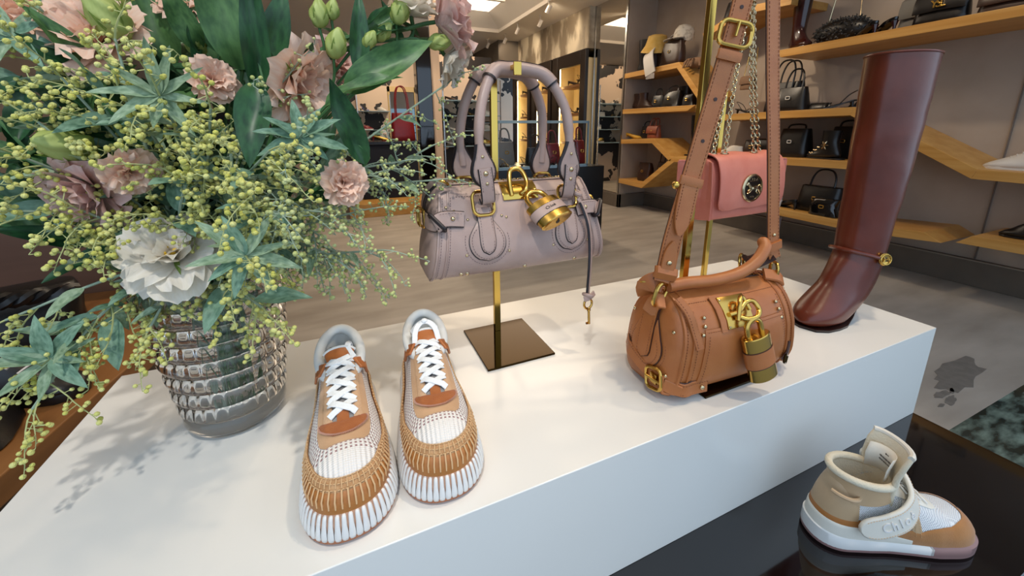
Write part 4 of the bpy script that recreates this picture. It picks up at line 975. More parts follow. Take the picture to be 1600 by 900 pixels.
def knit(h, b, sp):
    """white knit with mauve blocks behind a plain ribbed toe: colours of the cloth itself"""
    x, y = sp.outputs[0], sp.outputs[1]
    cx = mth(h, 'GREATER_THAN', mth(h, 'SINE', mth(h, 'MULTIPLY', x, 2*PI/0.0054)), 0.1)
    cy = mth(h, 'GREATER_THAN', mth(h, 'SINE', mth(h, 'MULTIPLY', y, 2*PI/0.0046)), -0.15)
    blk = mth(h, 'MULTIPLY', mth(h, 'MULTIPLY', cx, cy), mth(h, 'GREATER_THAN', y, 0.040))
    mx = h.add('ShaderNodeMix', data_type='RGBA'); mx.inputs[6].default_value = lin('#e9e2da'); mx.inputs[7].default_value = lin('#a3827f')
    h.l.new(blk, mx.inputs[0]); h.l.new(mx.outputs[2], b.inputs['Base Color'])
    rb = mth(h, 'ADD', mth(h, 'SINE', mth(h, 'MULTIPLY', x, 2*PI/0.0054)), mth(h, 'MULTIPLY', mth(h, 'SINE', mth(h, 'MULTIPLY', y, 2*PI/0.0023)), 0.35))
    bp = h.add('ShaderNodeBump'); bp.inputs['Strength'].default_value = 0.6; bp.inputs['Distance'].default_value = 0.0012
    h.l.new(rb, bp.inputs['Height']); h.l.new(bp.outputs[0], b.inputs['Normal'])
M['knit'] = uvmat('mauve_white_knit', knit, 0.85)
def mesh_cloth(h, b, sp):
    x, y = sp.outputs[0], sp.outputs[1]
    v = mth(h, 'MULTIPLY', mth(h, 'SINE', mth(h, 'MULTIPLY', x, 2*PI/0.0032)), mth(h, 'SINE', mth(h, 'MULTIPLY', y, 2*PI/0.0032)))
    g = mth(h, 'GREATER_THAN', v, 0.45); mx = h.add('ShaderNodeMix', data_type='RGBA'); mx.inputs[6].default_value = lin('#e6e6e6'); mx.inputs[7].default_value = lin('#a9adb5')
    h.l.new(g, mx.inputs[0]); h.l.new(mx.outputs[2], b.inputs['Base Color'])
    bp = h.add('ShaderNodeBump'); bp.inputs['Strength'].default_value = 0.6; bp.inputs['Distance'].default_value = 0.001; bp.invert = True
    h.l.new(v, bp.inputs['Height']); h.l.new(bp.outputs[0], b.inputs['Normal'])
M['airmesh'] = uvmat('white_air_mesh', mesh_cloth, 0.85)
M['sole_w'] = mat('white_rubber', '#dcdad6', 0.45); M['gum'] = mat('gum_rubber', '#9c6040', 0.55)
M['rand'] = leather('caramel_leather', '#a5682f', '#ad7138', 0.45, 0.2, 700)
M['suede_t'] = mat('tan_suede', '#c39a72', 0.9, col2='#b98f66', nscale=40, sheen=0.3, bump=0.2, bscale=600)
M['suede_b'] = mat('rust_suede', '#a05a26', 0.9, col2='#94501f', nscale=60, sheen=0.3, bump=0.3, bscale=600)
M['weave'] = mat('tan_woven_strip', '#bf9468', 0.85, col2='#a97c50', nscale=160, bump=0.4, bscale=300)
M['webbing'] = mat('beige_webbing', '#c7a07c', 0.85, bump=0.6, bscale=420)
M['cord'] = mat('pale_tan_thread', '#d8b080', 0.7)
M['lace'] = mat('white_lace', '#e6e6e4', 0.85, bump=0.5, bscale=500)
M['lining'] = mat('pale_grey_lining', '#d6d6d2', 0.75, bump=0.1, bscale=300)
M['greytong'] = mat('grey_tongue', '#8b8886', 0.9, bump=0.3, bscale=500)
M['tableath'] = leather('cognac_leather', '#a7602f', '#b06838', 0.4, 0.15, 700)

def runner(name, label, loc, rz, variant):
    t = thing(name, label, 'sneaker', loc, rz, 'tan and white knit sneakers'); t.scale = (0.955, 0.955, 0.955)
    S = Last(0.276, [(0, 0.041), (0.05, 0.0465), (0.08, 0.0475), (0.12, 0.0445), (0.165, 0.039), (0.20, 0.037), (0.235, 0.0365), (0.28, 0.034)], 0.060, 0.228,
             [(0.0, 0.079), (0.062, 0.082), (0.10, 0.092), (0.14, 0.101), (0.18, 0.110), (0.22, 0.116), (0.28, 0.118)], 0.035)
    # gum outsole, midsole core, scalloped ribs
    o1 = S.outline(96, 0.008); o0 = S.outline(96, 0.003)
    mb = MB(); mb.loft([[V((p.x, p.y, 0.0)) for p in o0], [V((p.x, p.y, 0.005)) for p in o1], [V((p.x, p.y, 0.010)) for p in o1]], flip=True); obj('outsole', mb, M['gum'], t)
    oa, ob = S.outline(96, 0.0055), S.outline(96, 0.0005)
    mb = MB(); mb.loft([[V((p.x, p.y, 0.010)) for p in oa], [V((p.x, p.y, 0.026)) for p in oa], [V((p.x, p.y, 0.037)) for p in ob]], flip=True); obj('midsole', mb, mat('sole_core', '#b58a70', 0.6) if 'sole_core' not in bpy.data.materials else bpy.data.materials['sole_core'], t)
    mb = MB()                                                     # one rib: rounded finger, wider at its foot
    rr = []
    for z, hw, y in ((0.0, 0.0018, 0.000), (0.0005, 0.0032, -0.0022), (0.005, 0.0036, -0.0030), (0.012, 0.0034, -0.0024), (0.022, 0.0027, -0.0004), (0.030, 0.0025, 0.0016), (0.034, 0.0022, 0.0030), (0.0352, 0.0012, 0.0040)):
        rr.append([V((hw*math.cos(a), y - 0.0016*math.sin(a) if True else y, z)) for a in [2*PI*k/8 for k in range(8)]])
    mb.loft(rr); rm = bpy.data.meshes.get('sole_rib') or to_mesh('sole_rib', mb, M['sole_w'], angle=70)
    oc = S.outline(96, 0.0052)
    for k, p in enumerate(oc):
        d = (oc[(k+1) % 96] - oc[k-1]).normalized(); o = link('sole_rib', rm, t)
        o.matrix_basis = M4(V((p.x, p.y, 0.0075)), Matrix((d, V((-d.y, d.x, 0)), V((0, 0, 0.80)))).transposed())
    # knitted upper over the whole foot, open at the ankle
    ec, ax, ay = 0.212, 0.029, 0.056
    mb = MB(); rows = []; uvs = []
    for k in range(25):
        r = 1 - (k/24) ** 1.0 * 0.995; oo = S.outline(120, 0, r); rows.append([S.H(p.x, p.y) for p in oo]); uvs.append([(p.x + math.copysign(S.h(0, min(max(p.y, 0.06), 0.2)) - S.h(p.x, p.y), p.x) * (1.0 if p.y > 0.07 else 0.0 if p.y < 0.045 else (p.y - 0.045)/0.025), p.y) for p in oo])
    mb.grid(rows, True, flip=True, uvs=uvs)
    mb.f = [f for f in mb.f if sum(((mb.v[i].x / ax) ** 2 + ((mb.v[i].y - ec) / ay) ** 2) < 0.9 for i in f) < 3]
    obj('knit_upper', mb, M['knit'], t, angle=70)
    # toe rand, woven strip, whip stitches
    front = lambda y: y < 0.20
    r1 = lambda y: interp([(0, 0.88), (0.05, 0.90), (0.10, 0.965), (0.17, 0.98), (0.26, 0.96)], y); r2 = lambda y: interp([(0, 0.735), (0.045, 0.77), (0.075, 0.88), (0.12, 0.955)], y)
    obj('toe_rand', S.band(1.0, r1, 0.0022, cond=lambda y: y < 0.255), M['rand'], t, angle=70)
    obj('woven_strip', S.band(lambda y: r1(y) + 0.012, r2, 0.0016, cond=lambda y: y < 0.125), M['weave'], t, angle=70)
    mb = MB(); no = 92
    def at_r(p, r): yc = min(max(p.y, S.yc0), S.yc1); return V((p.x*r, yc + (p.y - yc)*r, 0))
    base_ = S.outline(no); a_ = [at_r(p, 0.985) for p in base_]; b_ = [at_r(p, (1 + r1(p.y))/2) for p in base_]; c_ = [at_r(p, r1(p.y) - 0.02) for p in base_]
    for i in range(no):
        if a_[i].y > 0.23: continue
        mb.tube([S.H(a_[i].x, a_[i].y, 0.0015), S.H(b_[i].x, b_[i].y, 0.0040), S.H(c_[i].x, c_[i].y, 0.0026)], 0.0010, 5)
    d_ = [at_r(p, r1(p.y) - 0.035) for p in base_]; e_ = [at_r(p, r2(p.y) + 0.015) for p in base_]
    for i in range(no):
        if d_[i].y > 0.105: continue
        mb.tube([S.H(d_[i].x, d_[i].y, 0.002), S.H((d_[i].x + e_[i].x)/2, (d_[i].y + e_[i].y)/2, 0.0030), S.H(e_[i].x, e_[i].y, 0.0015)], 0.0007, 4)
    for rr_ in (0.0, 0.5, 1.0):
        oo = S.outline(240); oo = [at_r(p, (r1(p.y) - 0.02)*rr_ + (r2(p.y) + 0.01)*(1 - rr_)) for p in oo[180:] + oo[:60]]; oo = [p for p in oo if p.y < 0.10]
        dashes(mb, [S.H(p.x, p.y, 0.0022) for p in oo], V((0, -0.3, 1)), step=0.004, ln=0.0032, w=0.001)
    obj('whip_stitches', mb, M['cord'], t, kind='stuff')
    # suede throat, webbing, toe piece, tongue
    sx = lambda y: interp([(0.052, 0.021), (0.060, 0.0275), (0.078, 0.030), (0.13, 0.0285), (0.17, 0.0265), (0.19, 0.025)], y)
    obj('throat_overlay', S.patch(lambda y: -sx(y), sx, 0.052, 0.190, 0.0016, 12, 20), M['suede_t'], t, angle=60)
    obj('tongue', S.patch(-0.0135, 0.0135, 0.078, 0.196, 0.0024, 6, 14), M['greytong'], t, angle=60)
    for sg in (-1, 1):
        f = lambda y, sg=sg: sg*interp([(0.075, 0.0170), (0.14, 0.0155), (0.19, 0.0145)], y)
        lo = (lambda y: f(y) - 0.0048); hi = (lambda y: f(y) + 0.0048)
        obj('webbing', S.patch(lo, hi, 0.078, 0.182, 0.0040, 4, 14), M['webbing'], t, angle=60)
        mb = MB(); P = [S.H(sg*0.0175, 0.174, 0.008), S.H(sg*0.0225, 0.182, 0.0085), S.H(sg*0.0285, 0.190, 0.006)]
        mb.ribbon(P, [V((sg*0.3, -0.5, 1))]*3, 0.020, 0.004); obj('eyelet_tab', mb, M['tableath'], t, bevel=0.0008)
    w_ = lambda y: interp([(0.063, 0.012), (0.0655, 0.019), (0.070, 0.0245), (0.075, 0.0265), (0.0785, 0.0262), (0.0805, 0.024)], y)
    obj('toe_piece', S.patch(lambda y: -w_(y), w_, 0.0625, 0.0805, 0.0046, 12, 8, warp=12.0), M['suede_b'], t, angle=60)
    obj('toe_piece_stem', S.patch(-0.0068, 0.0068, 0.079, 0.097, 0.0052, 4, 5), M['suede_b'], t, angle=60)
    mb = MB(); WP = lambda x, y, o_: S.H(x, y + 12*x*x, o_)
    pts = [WP(-w_(y), y, 0.0042) for y in (0.0795, 0.075, 0.070, 0.0655)] + [WP(-0.012 + 0.024*k/8, 0.0628 - 0.001*math.sin(PI*k/8), 0.0044) for k in range(9)] + [WP(w_(y), y, 0.0042) for y in (0.0655, 0.070, 0.075, 0.0795)]
    Q = resample(pts, 46)
    for i in range(45):
        d = (Q[i+1] - Q[i]).normalized(); n_ = V((0, -0.2, 1)); b = d.cross(n_); mb.tube([Q[i] + b*0.0012 + n_*0.0004, Q[i+1] - b*0.0012 + n_*0.0006], 0.0005, 4)
    obj('zigzag_stitches', mb, mat('rust_thread', '#b78a76', 0.8) if 'rust_thread' not in bpy.data.materials else bpy.data.materials['rust_thread'], t, kind='stuff')
    # laces, criss-cross
    ys = [0.088, 0.107, 0.126, 0.145, 0.164, 0.182]
    for i in range(5):
        for sg in (-1, 1):
            a, b = (-0.0145*sg, ys[i]), (0.0145*sg, ys[i+1]); hi = 0.0062 if (sg > 0) == (i % 2 == 0) else 0.0082
            P = [S.H(a[0] + (b[0]-a[0])*k/6, a[1] + (b[1]-a[1])*k/6, (0.0048 if k in (0, 6) else hi)) for k in range(7)]
            mb = MB(); mb.ribbon(P, [V((0, -0.35, 1))]*7, 0.0085, 0.0020); obj('lace', mb, M['lace'], t)
    if variant == 0:
        P = catmull([S.H(0.0145, 0.182, 0.008), V((0.012, 0.196, 0.121)), V((0.0135, 0.207, 0.124)), V((0.015, 0.213, 0.116)), V((0.014, 0.218, 0.104))], 5)
        mb = MB(); mb.ribbon(P, [V((0, -0.6, 0.8))]*len(P), 0.0085, 0.002); obj('lace_end', mb, M['lace'], t)
        P = catmull([S.H(-0.0145, 0.182, 0.006), S.H(-0.004, 0.174, 0.009), S.H(0.010, 0.181, 0.010)], 5); mb = MB(); mb.ribbon(P, [V((0, -0.35, 1))]*len(P), 0.009, 0.002); obj('lace', mb, M['lace'], t)
    else:
        for sg in (-1, 1):
            P = catmull([S.H(sg*0.0145, 0.182, 0.007), V((sg*0.016, 0.195, 0.124)), V((sg*0.009, 0.205, 0.131)), V((0.0, 0.209, 0.133)), V((-sg*0.012, 0.213, 0.126)), V((-sg*0.021, 0.218, 0.112))], 5)
            mb = MB(); mb.ribbon(P, [V((0, -0.5, 0.85))]*len(P), 0.0085, 0.0022); obj('lace_end', mb, M['lace'], t)
        mb = MB(); mb.sphere((0, 0.209, 0.134), (0.006, 0.005, 0.0045)); obj('lace_knot', mb, M['lace'], t)
    # padded collar, lining, tongue top
    zc = lambda a: 0.104 + 0.012*math.sin(a) + 0.004*abs(math.sin(a))
    ring = [V((ax*math.cos(a), ec + ay*math.sin(a), zc(a))) for a in [2*PI*k/48 for k in range(48)]]
    mb = MB(); rr = [0.0078 if math.sin(2*PI*k/48) > -0.55 else 0.005 for k in range(48)]; rr = rr; mb.tube(ring, 0.0076, 10, True); obj('padded_collar', mb, M['lining'], t)
    mb = MB(); mb.loft([[V((p.x*q, ec + (p.y - ec)*q, z0 if z0 else p.z - 0.002)) for p in ring] for q, z0 in ((1.0, 0), (0.95, 0.085), (0.92, 0.062), (0.6, 0.052))], False, True); obj('lining', mb, M['lining'], t)
    P = [V((0, 0.176, 0.112)), V((0, 0.190, 0.119)), V((0, 0.203, 0.122)), V((0, 0.209, 0.121))]
    def arch(y, z, w, drop): return [V((w*math.sin(a), y, z - drop*(1 - math.cos(a)))) for a in [-1.2 + 2.4*k/8 for k in range(9)]]
    mb = MB(); mb.grid([arch(0.176, 0.1135, 0.0165, 0.008), arch(0.188, 0.119, 0.019, 0.010), arch(0.199, 0.123, 0.0215, 0.012)], flip=False); obj('tongue_leather', mb, M['tableath'], t, solid=0.003, bevel=0.0006)
    mb = MB(); mb.tube(arch(0.2005, 0.1235, 0.0225, 0.013), 0.0028, 8); obj('tongue_binding', mb, M['lining'], t)
    return t
runner('knit_sneaker', 'knit sneaker nearer the vase, with lace end tucked over its collar', (-0.030, 0.366, 0.58), math.radians(1.0), 0)
runner('knit_sneaker', 'knit sneaker nearer the brass stand, with knotted laces', (0.073, 0.369, 0.58), math.radians(-5.0), 1)

# ------------------------------------------------------------------ fan-lofted shoes: rings between a front point F and a rear point B
def fan(rings, n=24, refine=3, sole_from=0.5):
    """rings: (Fx, Fz, Bx, Bz, halfwidth); x forward, y sideways"""
    R = catmull([V((a, b, 0)) for a, b, *_ in rings], refine); B = catmull([V((r[2], r[3], 0)) for r in rings], refine); W = catmull([V((r[4], 0, 0)) for r in rings], refine)
    out = []; m = len(R)
    for i in range(m):
        F, K, w = R[i], B[i], W[i].x; c = (F + K)/2; d = (F - K)/2; ring = []; f = max(0.0, min(1.0, (i/m - sole_from)/0.2))
        for k in range(n):
            a = 2*PI*k/n; ca, sa = math.cos(a), math.sin(a)
            ee = 1.0 - 0.45*f if ca < 0 else 1.0
            u = math.copysign(abs(ca) ** ee, ca); v = math.copysign(abs(sa) ** (1.0 - 0.25*f if ca < 0 else 1.0), sa)
            ring.append(V((c.x + d.x*u, w*v, c.y + d.y*u)))
        out.append(ring)
    return out
M['oxblood'] = mat('chestnut_polished_leather', '#5a2312', 0.30, col2='#682b18', nscale=14, ndetail=6, bump=0.16, bscale=34, bdist=0.003, coat=0.12)
M['heel'] = mat('dark_heel', '#200c08', 0.3)
def tall_boot_main():
    t = thing('tall_boot', 'tall chestnut leather heeled boot with gold medallion ankle strap', 'boot', (1.043, 0.460, 0.58), PI)
    rg = [(0.074, 0.556, -0.072, 0.556, 0.0535), (0.071, 0.45, -0.069, 0.45, 0.0515), (0.064, 0.33, -0.062, 0.33, 0.049), (0.060, 0.22, -0.047, 0.22, 0.0455), (0.060, 0.170, -0.041, 0.160, 0.0435), (0.066, 0.150, -0.041, 0.118, 0.0425), (0.080, 0.130, -0.040, 0.088, 0.041),
          (0.094, 0.111, -0.034, 0.066, 0.040), (0.107, 0.091, -0.008, 0.042, 0.040), (0.124, 0.074, 0.040, 0.019, 0.042), (0.141, 0.058, 0.085, 0.005, 0.0425), (0.156, 0.045, 0.120, 0.004, 0.0385), (0.168, 0.035, 0.146, 0.004, 0.030), (0.176, 0.024, 0.164, 0.006, 0.018), (0.179, 0.016, 0.174, 0.010, 0.005)]
    R = fan(rg, 32, 4)
    for i, r in enumerate(R):                                     # soft creases of the shaft
        for p in r:
            if 0.14 < p.z < 0.54:
                q = noise.noise((p.x*9, p.y*9, p.z*26)) * 0.0022; c = V((0, 0, p.z)); d = (p - c); d.z = 0; p += d.normalized() * q
    mb = MB(); mb.loft(R, False, True, flip=True); obj('boot_upper', mb, M['oxblood'], t, angle=80)
    top = R[0]; mb = MB(); mb.tube(top, 0.0022, 8, True); obj('top_binding', mb, M['oxblood'], t)
    mb = MB(); mb.loft([[V((p.x*q, p.y*q, z)) for p in top] for q, z in ((0.975, 0.556), (0.93, 0.53), (0.88, 0.49))], False, True); obj('boot_lining', mb, mat('boot_lining', '#8a6a50', 0.8), t)
    o = [(0.178, 0), (0.168, 0.028), (0.146, 0.040), (0.115, 0.0435), (0.085, 0.042), (0.05, 0.033), (0.03, 0.026)]
    P = [V((x, y, 0)) for x, y in o] + [V((x, -y, 0)) for x, y in reversed(o[1:])]
    hz = lambda x: 0.0 if x > 0.085 else (0.085 - x) * 0.30
    mb = MB(); mb.loft([[V((p.x, p.y, hz(p.x))) for p in P], [V((p.x*1.01, p.y*1.02, hz(p.x) + 0.006)) for p in P]]); obj('outsole', mb, M['heel'], t)
    mb = MB(); mb.loft([[V((cx + a*math.cos(k*PI/8), b*math.sin(k*PI/8), z)) for k in range(16)] for cx, a, b, z in ((-0.016, 0.007, 0.007, 0), (-0.016, 0.007, 0.007, 0.02), (-0.015, 0.012, 0.012, 0.045), (-0.010, 0.022, 0.026, 0.070))]); obj('heel', mb, M['heel'], t)
    sp = [V((0.004 + 0.060*math.cos(a), 0.0505*math.sin(a), 0.150 + 0.012*math.cos(a))) for a in [2*PI*k/40 for k in range(40)]]
    sp = [V((0.0125 + 0.056*math.cos(a), 0.0465*math.sin(a), 0.146 + 0.016*math.cos(a))) for a in [2*PI*k/40 for k in range(40)]]
    mb = MB(); mb.tube(sp, 0.0042, 8, True); obj('ankle_strap', mb, M['oxblood'], t)
    a = math.radians(86); c = V((0.0125 + 0.059*math.cos(a), 0.050*math.sin(a), 0.146 + 0.016*math.cos(a))); n_ = V((0.35, math.sin(a), 0.12)).normalized()
    q = n_.to_track_quat('Z', 'Y').to_matrix(); md = link('medallion', None, t)
    mb = MB(); mb.lathe([(0.013, -0.003), (0.0135, 0.001), (0.0115, 0.0032), (0.0095, 0.0024)], c, 28, q); mb.ring(c + n_*0.003, 0.0112, 0.0016, n_); obj('medallion_rim', mb, M['gold'], md)
    mb = MB(); mb.lathe([(0.0097, 0.0018), (0.0097, 0.0022), (0.0002, 0.0026)], c, 24, q); obj('medallion_disc', mb, M['heel'], md)
    mb = MB(); e0 = lambda x, y: c + q @ V((x, y, 0.0034)); mb.tube([e0(-0.005, 0.001), e0(0, 0), e0(0.005, 0.0015)], [0.0016, 0.002, 0.0016], 6); mb.tube([e0(-0.004, 0.001), e0(-0.006, 0.0055)], [0.0016, 0.001], 6)
    for x in (-0.004, -0.002, 0.004, 0.005): mb.tube([e0(x, 0), e0(x*1.5, -0.006)], [0.001, 0.0006], 5)
    obj('medallion_horse', mb, M['gold'], md)
tall_boot_main()

# ------------------------------------------------------------------ cream high-top with strap
M['cream_l'] = leather('cream_leather', '#dcd6c8', '#e0dacd', 0.5, 0.12, 900)
M['beige_l'] = leather('beige_leather', '#b89a76', '#bea07d', 0.45, 0.12, 900)
M['camel'] = mat('camel_suede', '#a06a36', 0.9, col2='#ab7540', nscale=30, sheen=0.3, bump=0.2, bscale=500)
M['lin_c'] = mat('cream_towelling', '#d9cdb4', 0.9, bump=0.5, bscale=380)
def hightop():
    t = thing('cream_hightop', 'cream and camel high-top sneaker with wide white strap', 'sneaker', (0.847, 0.171, 0.367), math.radians(65.5)); t.scale = (0.84, 0.84, 0.90)
    S = Last(0.285, [(0, 0.036), (0.05, 0.0455), (0.09, 0.0465), (0.13, 0.042), (0.17, 0.0385), (0.205, 0.0385), (0.24, 0.0375), (0.285, 0.03)], 0.066, 0.235,
             [(0.0, 0.060), (0.066, 0.064), (0.10, 0.080), (0.14, 0.102), (0.18, 0.122), (0.22, 0.138), (0.285, 0.138)], 0.022, p=2.8, q=1.5)
    o1 = S.outline(96, 0.005); o0 = S.outline(96, 0.001)
    mb = MB(); mb.loft([[V((p.x, p.y, 0.0)) for p in o0], [V((p.x, p.y, 0.004)) for p in o1], [V((p.x, p.y, 0.009)) for p in o1], [V((p.x, p.y, 0.0095)) for p in o0]], flip=True); obj('outsole', mb, mat('mauve_gum', '#8b6a66', 0.4), t)
    zt = lambda y: 0.021 + 0.010*max(0, (y - 0.16)/0.12) ** 1.3
    for nme, mm, cond in (('sidewall', M['sole_w'], lambda y: y > 0.10), ('toe_bumper', bpy.data.materials['mauve_gum'], lambda y: y < 0.11)):
        oo = [p for p in S.outline(160, 0.0048)]; kk = [cond(p.y) for p in oo]; st = next(i for i in range(160) if kk[i] and not kk[i-1]); seq = []
        for i in range(160):
            j = (st + i) % 160
            if not kk[j]: break
            seq.append(j)
        oin = S.outline(160, -0.001); zb = 0.006
        mb = MB(); mb.grid([[V((oo[j].x*0.99, oo[j].y, zb)) for j in seq], [V((oo[j].x*1.012, oo[j].y, zb + 0.004)) for j in seq], [V((oo[j].x, oo[j].y, zt(oo[j].y))) for j in seq], [V((oin[j].x, oin[j].y, zt(oo[j].y) + 0.003)) for j in seq]], flip=True); obj(nme, mb, mm, t, angle=60)
    # mesh upper
    ec, ax, ay = 0.212, 0.031, 0.050
    mb = MB(); rows = []; uvs = []
    for k in range(25):
        r = 1 - (k/24) * 0.995; oo = S.outline(120, 0, r); rows.append([S.H(p.x, p.y) for p in oo]); uvs.append([(p.y, S.h(p.x, p.y) + abs(p.x)) for p in oo])
    mb.grid(rows, True, flip=True, uvs=uvs); mb.f = [f for f in mb.f if sum(((mb.v[i].x / ax) ** 2 + ((mb.v[i].y - ec) / ay) ** 2) < 1.0 for i in f) < 3]
    obj('mesh_upper', mb, M['airmesh'], t, angle=70)
    # suede mudguard round the toe, low along the side
    def guard(r1f, off, ya, yb, r0=1.0, n=160, rows=6):
        oo = S.outline(n); seq = []; kk = [ya <= p.y <= yb for p in oo]
        if all(kk): seq = list(range(n)) + [0]
        else:
            st = next(i for i in range(n) if kk[i] and not kk[i-1])
            for i in range(n):
                j = (st + i) % n
                if not kk[j]: break
                seq.append(j)
        R = []
        outs = {}
        for k in range(rows + 1):
            row = []
            for j in seq:
                r = r0 + (r1f(oo[j].y) - r0) * k / rows; y = oo[j].y; yc = min(max(y, S.yc0), S.yc1); x = oo[j].x * r; y2 = yc + (y - yc) * r
                row.append(S.H(x, y2, off if 0 < k < rows else off*0.4))
            R.append(row)
        mb = MB(); mb.grid(R, flip=True); return mb, R
    mb, R = guard(lambda y: interp([(0, 0.60), (0.04, 0.64), (0.085, 0.80), (0.12, 0.92), (0.15, 0.93), (0.19, 0.965)], y), 0.0024, 0.0, 0.19); obj('suede_mudguard', mb, M['camel'], t, angle=70)
    mb = MB(); mb.tube([S.H(0, 0.004 + 0.020*k/6, 0.0028) for k in range(7)], 0.0007, 4); obj('toe_seam', mb, M['heel'], t)
    # heel counter: white wall, brown line, beige leather
    mb, R = guard(lambda y: interp([(0.13, 0.985), (0.17, 0.972), (0.22, 0.955), (0.29, 0.94)], y), 0.0030, 0.135, 0.30); obj('heel_wall', mb, M['cream_l'], t, angle=70)
    mb, R = guard(lambda y: interp([(0.17, 0.955), (0.22, 0.92), (0.29, 0.91)], y), 0.0018, 0.178, 0.30); obj('heel_band', mb, M['rand'], t, angle=70)
    mb, R = guard(lambda y: interp([(0.21, 0.80), (0.25, 0.55), (0.29, 0.5)], y), 0.0013, 0.228, 0.30); obj('heel_counter', mb, M['beige_l'], t, angle=70)
    for sg in (-1, 1):
        mb = MB(); rows = []
        for k in range(9):
            r = 0.96 - 0.34*k/8; yk = 0.128 + 0.010*k/8; w = 0.017
            rows.append([S.H(sg*r*interp(S.w, yk + (i - 2)*w/4), yk + (i - 2)*w/4, 0.0022 if 0 < i < 4 else 0.001) for i in range(5)])
        mb.grid(rows, flip=sg > 0); obj('side_stripe', mb, M['beige_l'], t, angle=70)
        mb2 = MB()
        for e_ in (1, 3): dashes(mb2, [r_[e_] for r_ in rows], V((sg, 0, 0.6)), off=0.0012)
        obj('stitching', mb2, M['cord'], t, kind='stuff')
    # eyestay and laces
    ex = lambda y: interp([(0.078, 0.014), (0.09, 0.020), (0.12, 0.022), (0.16, 0.022)], y)
    obj('eyestay', S.patch(lambda y: -ex(y), ex, 0.078, 0.165, 0.0018, 10, 12), M['cream_l'], t, angle=60)
    for i in range(4):
        y = 0.100 + i*0.014; mb = MB(); mb.tube([S.H(-0.016 + 0.032*k/6, y + 0.004*math.sin(k), 0.0045) for k in range(7)], 0.0016, 6); obj('lace', mb, M['lace'], t)
    # tall collar
    def ringz(scale, zf, zb, dy=0.0, n=40):
        out = []
        for k in range(n):
            a = 2*PI*k/n; s_ = 0.5 + 0.5*math.sin(a); out.append(V((ax*scale*1.12*math.cos(a), ec + dy + ay*scale*1.05*math.sin(a), zf + (zb - zf)*s_)))
        return out
    mb = MB(); mb.loft([ringz(1.10, 0.098, 0.092), ringz(1.06, 0.106, 0.102), ringz(1.02, 0.114, 0.120), ringz(1.04, 0.122, 0.136)], False, False); obj('collar', mb, M['beige_l'], t, angle=70)
    mb = MB(); mb.tube(ringz(1.02, 0.123, 0.138), 0.0062, 10, True); obj('collar_roll', mb, M['lin_c'], t)
    mb = MB(); mb.loft([ringz(1.0, 0.122, 0.136), ringz(0.9, 0.09, 0.09), ringz(0.84, 0.05, 0.05), ringz(0.3, 0.035, 0.035)], False, True); obj('collar_lining', mb, M['lin_c'], t)
    # tongue standing up in front
    def tg(z, y, w, curl): return [V((w*math.sin(a), y + curl*(1 - math.cos(a)), z)) for a in [-1.35 + 2.7*k/10 for k in range(11)]]
    rows = [tg(0.075, 0.160, 0.026, 0.020), tg(0.11, 0.163, 0.030, 0.024), tg(0.145, 0.163, 0.035, 0.028), tg(0.172, 0.158, 0.0375, 0.026), tg(0.188, 0.153, 0.037, 0.022)]
    mb = MB(); mb.grid(rows); obj('tongue', mb, M['lin_c'], t, solid=0.008, bevel=0.003, angle=60)
    mb = MB(); mb.tube(rows[-1], 0.0048, 8); obj('tongue_binding', mb, M['cream_l'], t)
    rows = [[V((p.x*0.62, p.y + 0.0055 + 0.001, p.z)) for p in tg(z, y, w, c_)] for z, y, w, c_ in ((0.128, 0.163, 0.033, 0.026), (0.150, 0.162, 0.036, 0.028), (0.172, 0.158, 0.0375, 0.026))]
    mb = MB(); mb.grid(rows, flip=True); obj('size_label', mb, M['cream_l'], t, solid=0.001)
    mb = MB(); rnd = random.Random(4)                              # faint lines of print on the label
    for z, xa, xb in ((0.163, -0.002, 0.003), (0.154, -0.013, 0.016), (0.148, -0.010, 0.012)):
        x = xa
        while x < xb: w_l = rnd.uniform(0.0009, 0.0016); mb.box((x, 0.1722 + 0.42*(0.163 - z)*0.2, z), (w_l, 0.0002, 0.0022 + rnd.uniform(0, 0.001))); x += w_l + 0.0006
    obj('label_print', mb, M['heel'], t, kind='stuff', smooth=False)
    mb = MB(); mb.tube(catmull([(0.012, 0.20, 0.06), (0.004, 0.196, 0.10), (-0.004, 0.205, 0.10), (-0.010, 0.21, 0.06)], 5), 0.0014, 6); obj('lace_loop', mb, M['lace'], t)
    # wide strap wrapping the instep
    sv = link('strap', None, t)
    key = [((-0.0440, 0.238, 0.060), (-1, 0.25, 0.15)), ((-0.0470, 0.215, 0.064), (-1, 0.05, 0.22)), ((-0.0475, 0.190, 0.072), (-1, -0.1, 0.3)), ((-0.0440, 0.165, 0.083), (-0.9, -0.4, 0.4)), ((-0.030, 0.143, 0.097), (-0.6, -0.8, 0.5)), ((-0.006, 0.133, 0.110), (-0.1, -0.9, 0.6)), ((0.018, 0.138, 0.119), (0.5, -0.85, 0.5)), ((0.036, 0.155, 0.126), (0.9, -0.5, 0.3)), ((0.044, 0.170, 0.134), (1, -0.2, 0.2))]
    P = catmull([k[0] for k in key], 4); nn = catmull([k[1] for k in key], 4); m_ = len(P)
    ww = [0.010, 0.024, 0.032, 0.036, 0.038] + [0.038]*(m_ - 9) + [0.036, 0.033, 0.028, 0.018]
    mb = MB(); mb.ribbon([p + n_.normalized()*0.004 for p, n_ in zip(P, nn)], nn, ww, 0.0078); obj('strap_pad', mb, M['cream_l'], sv, bevel=0.002)
    mb = MB()
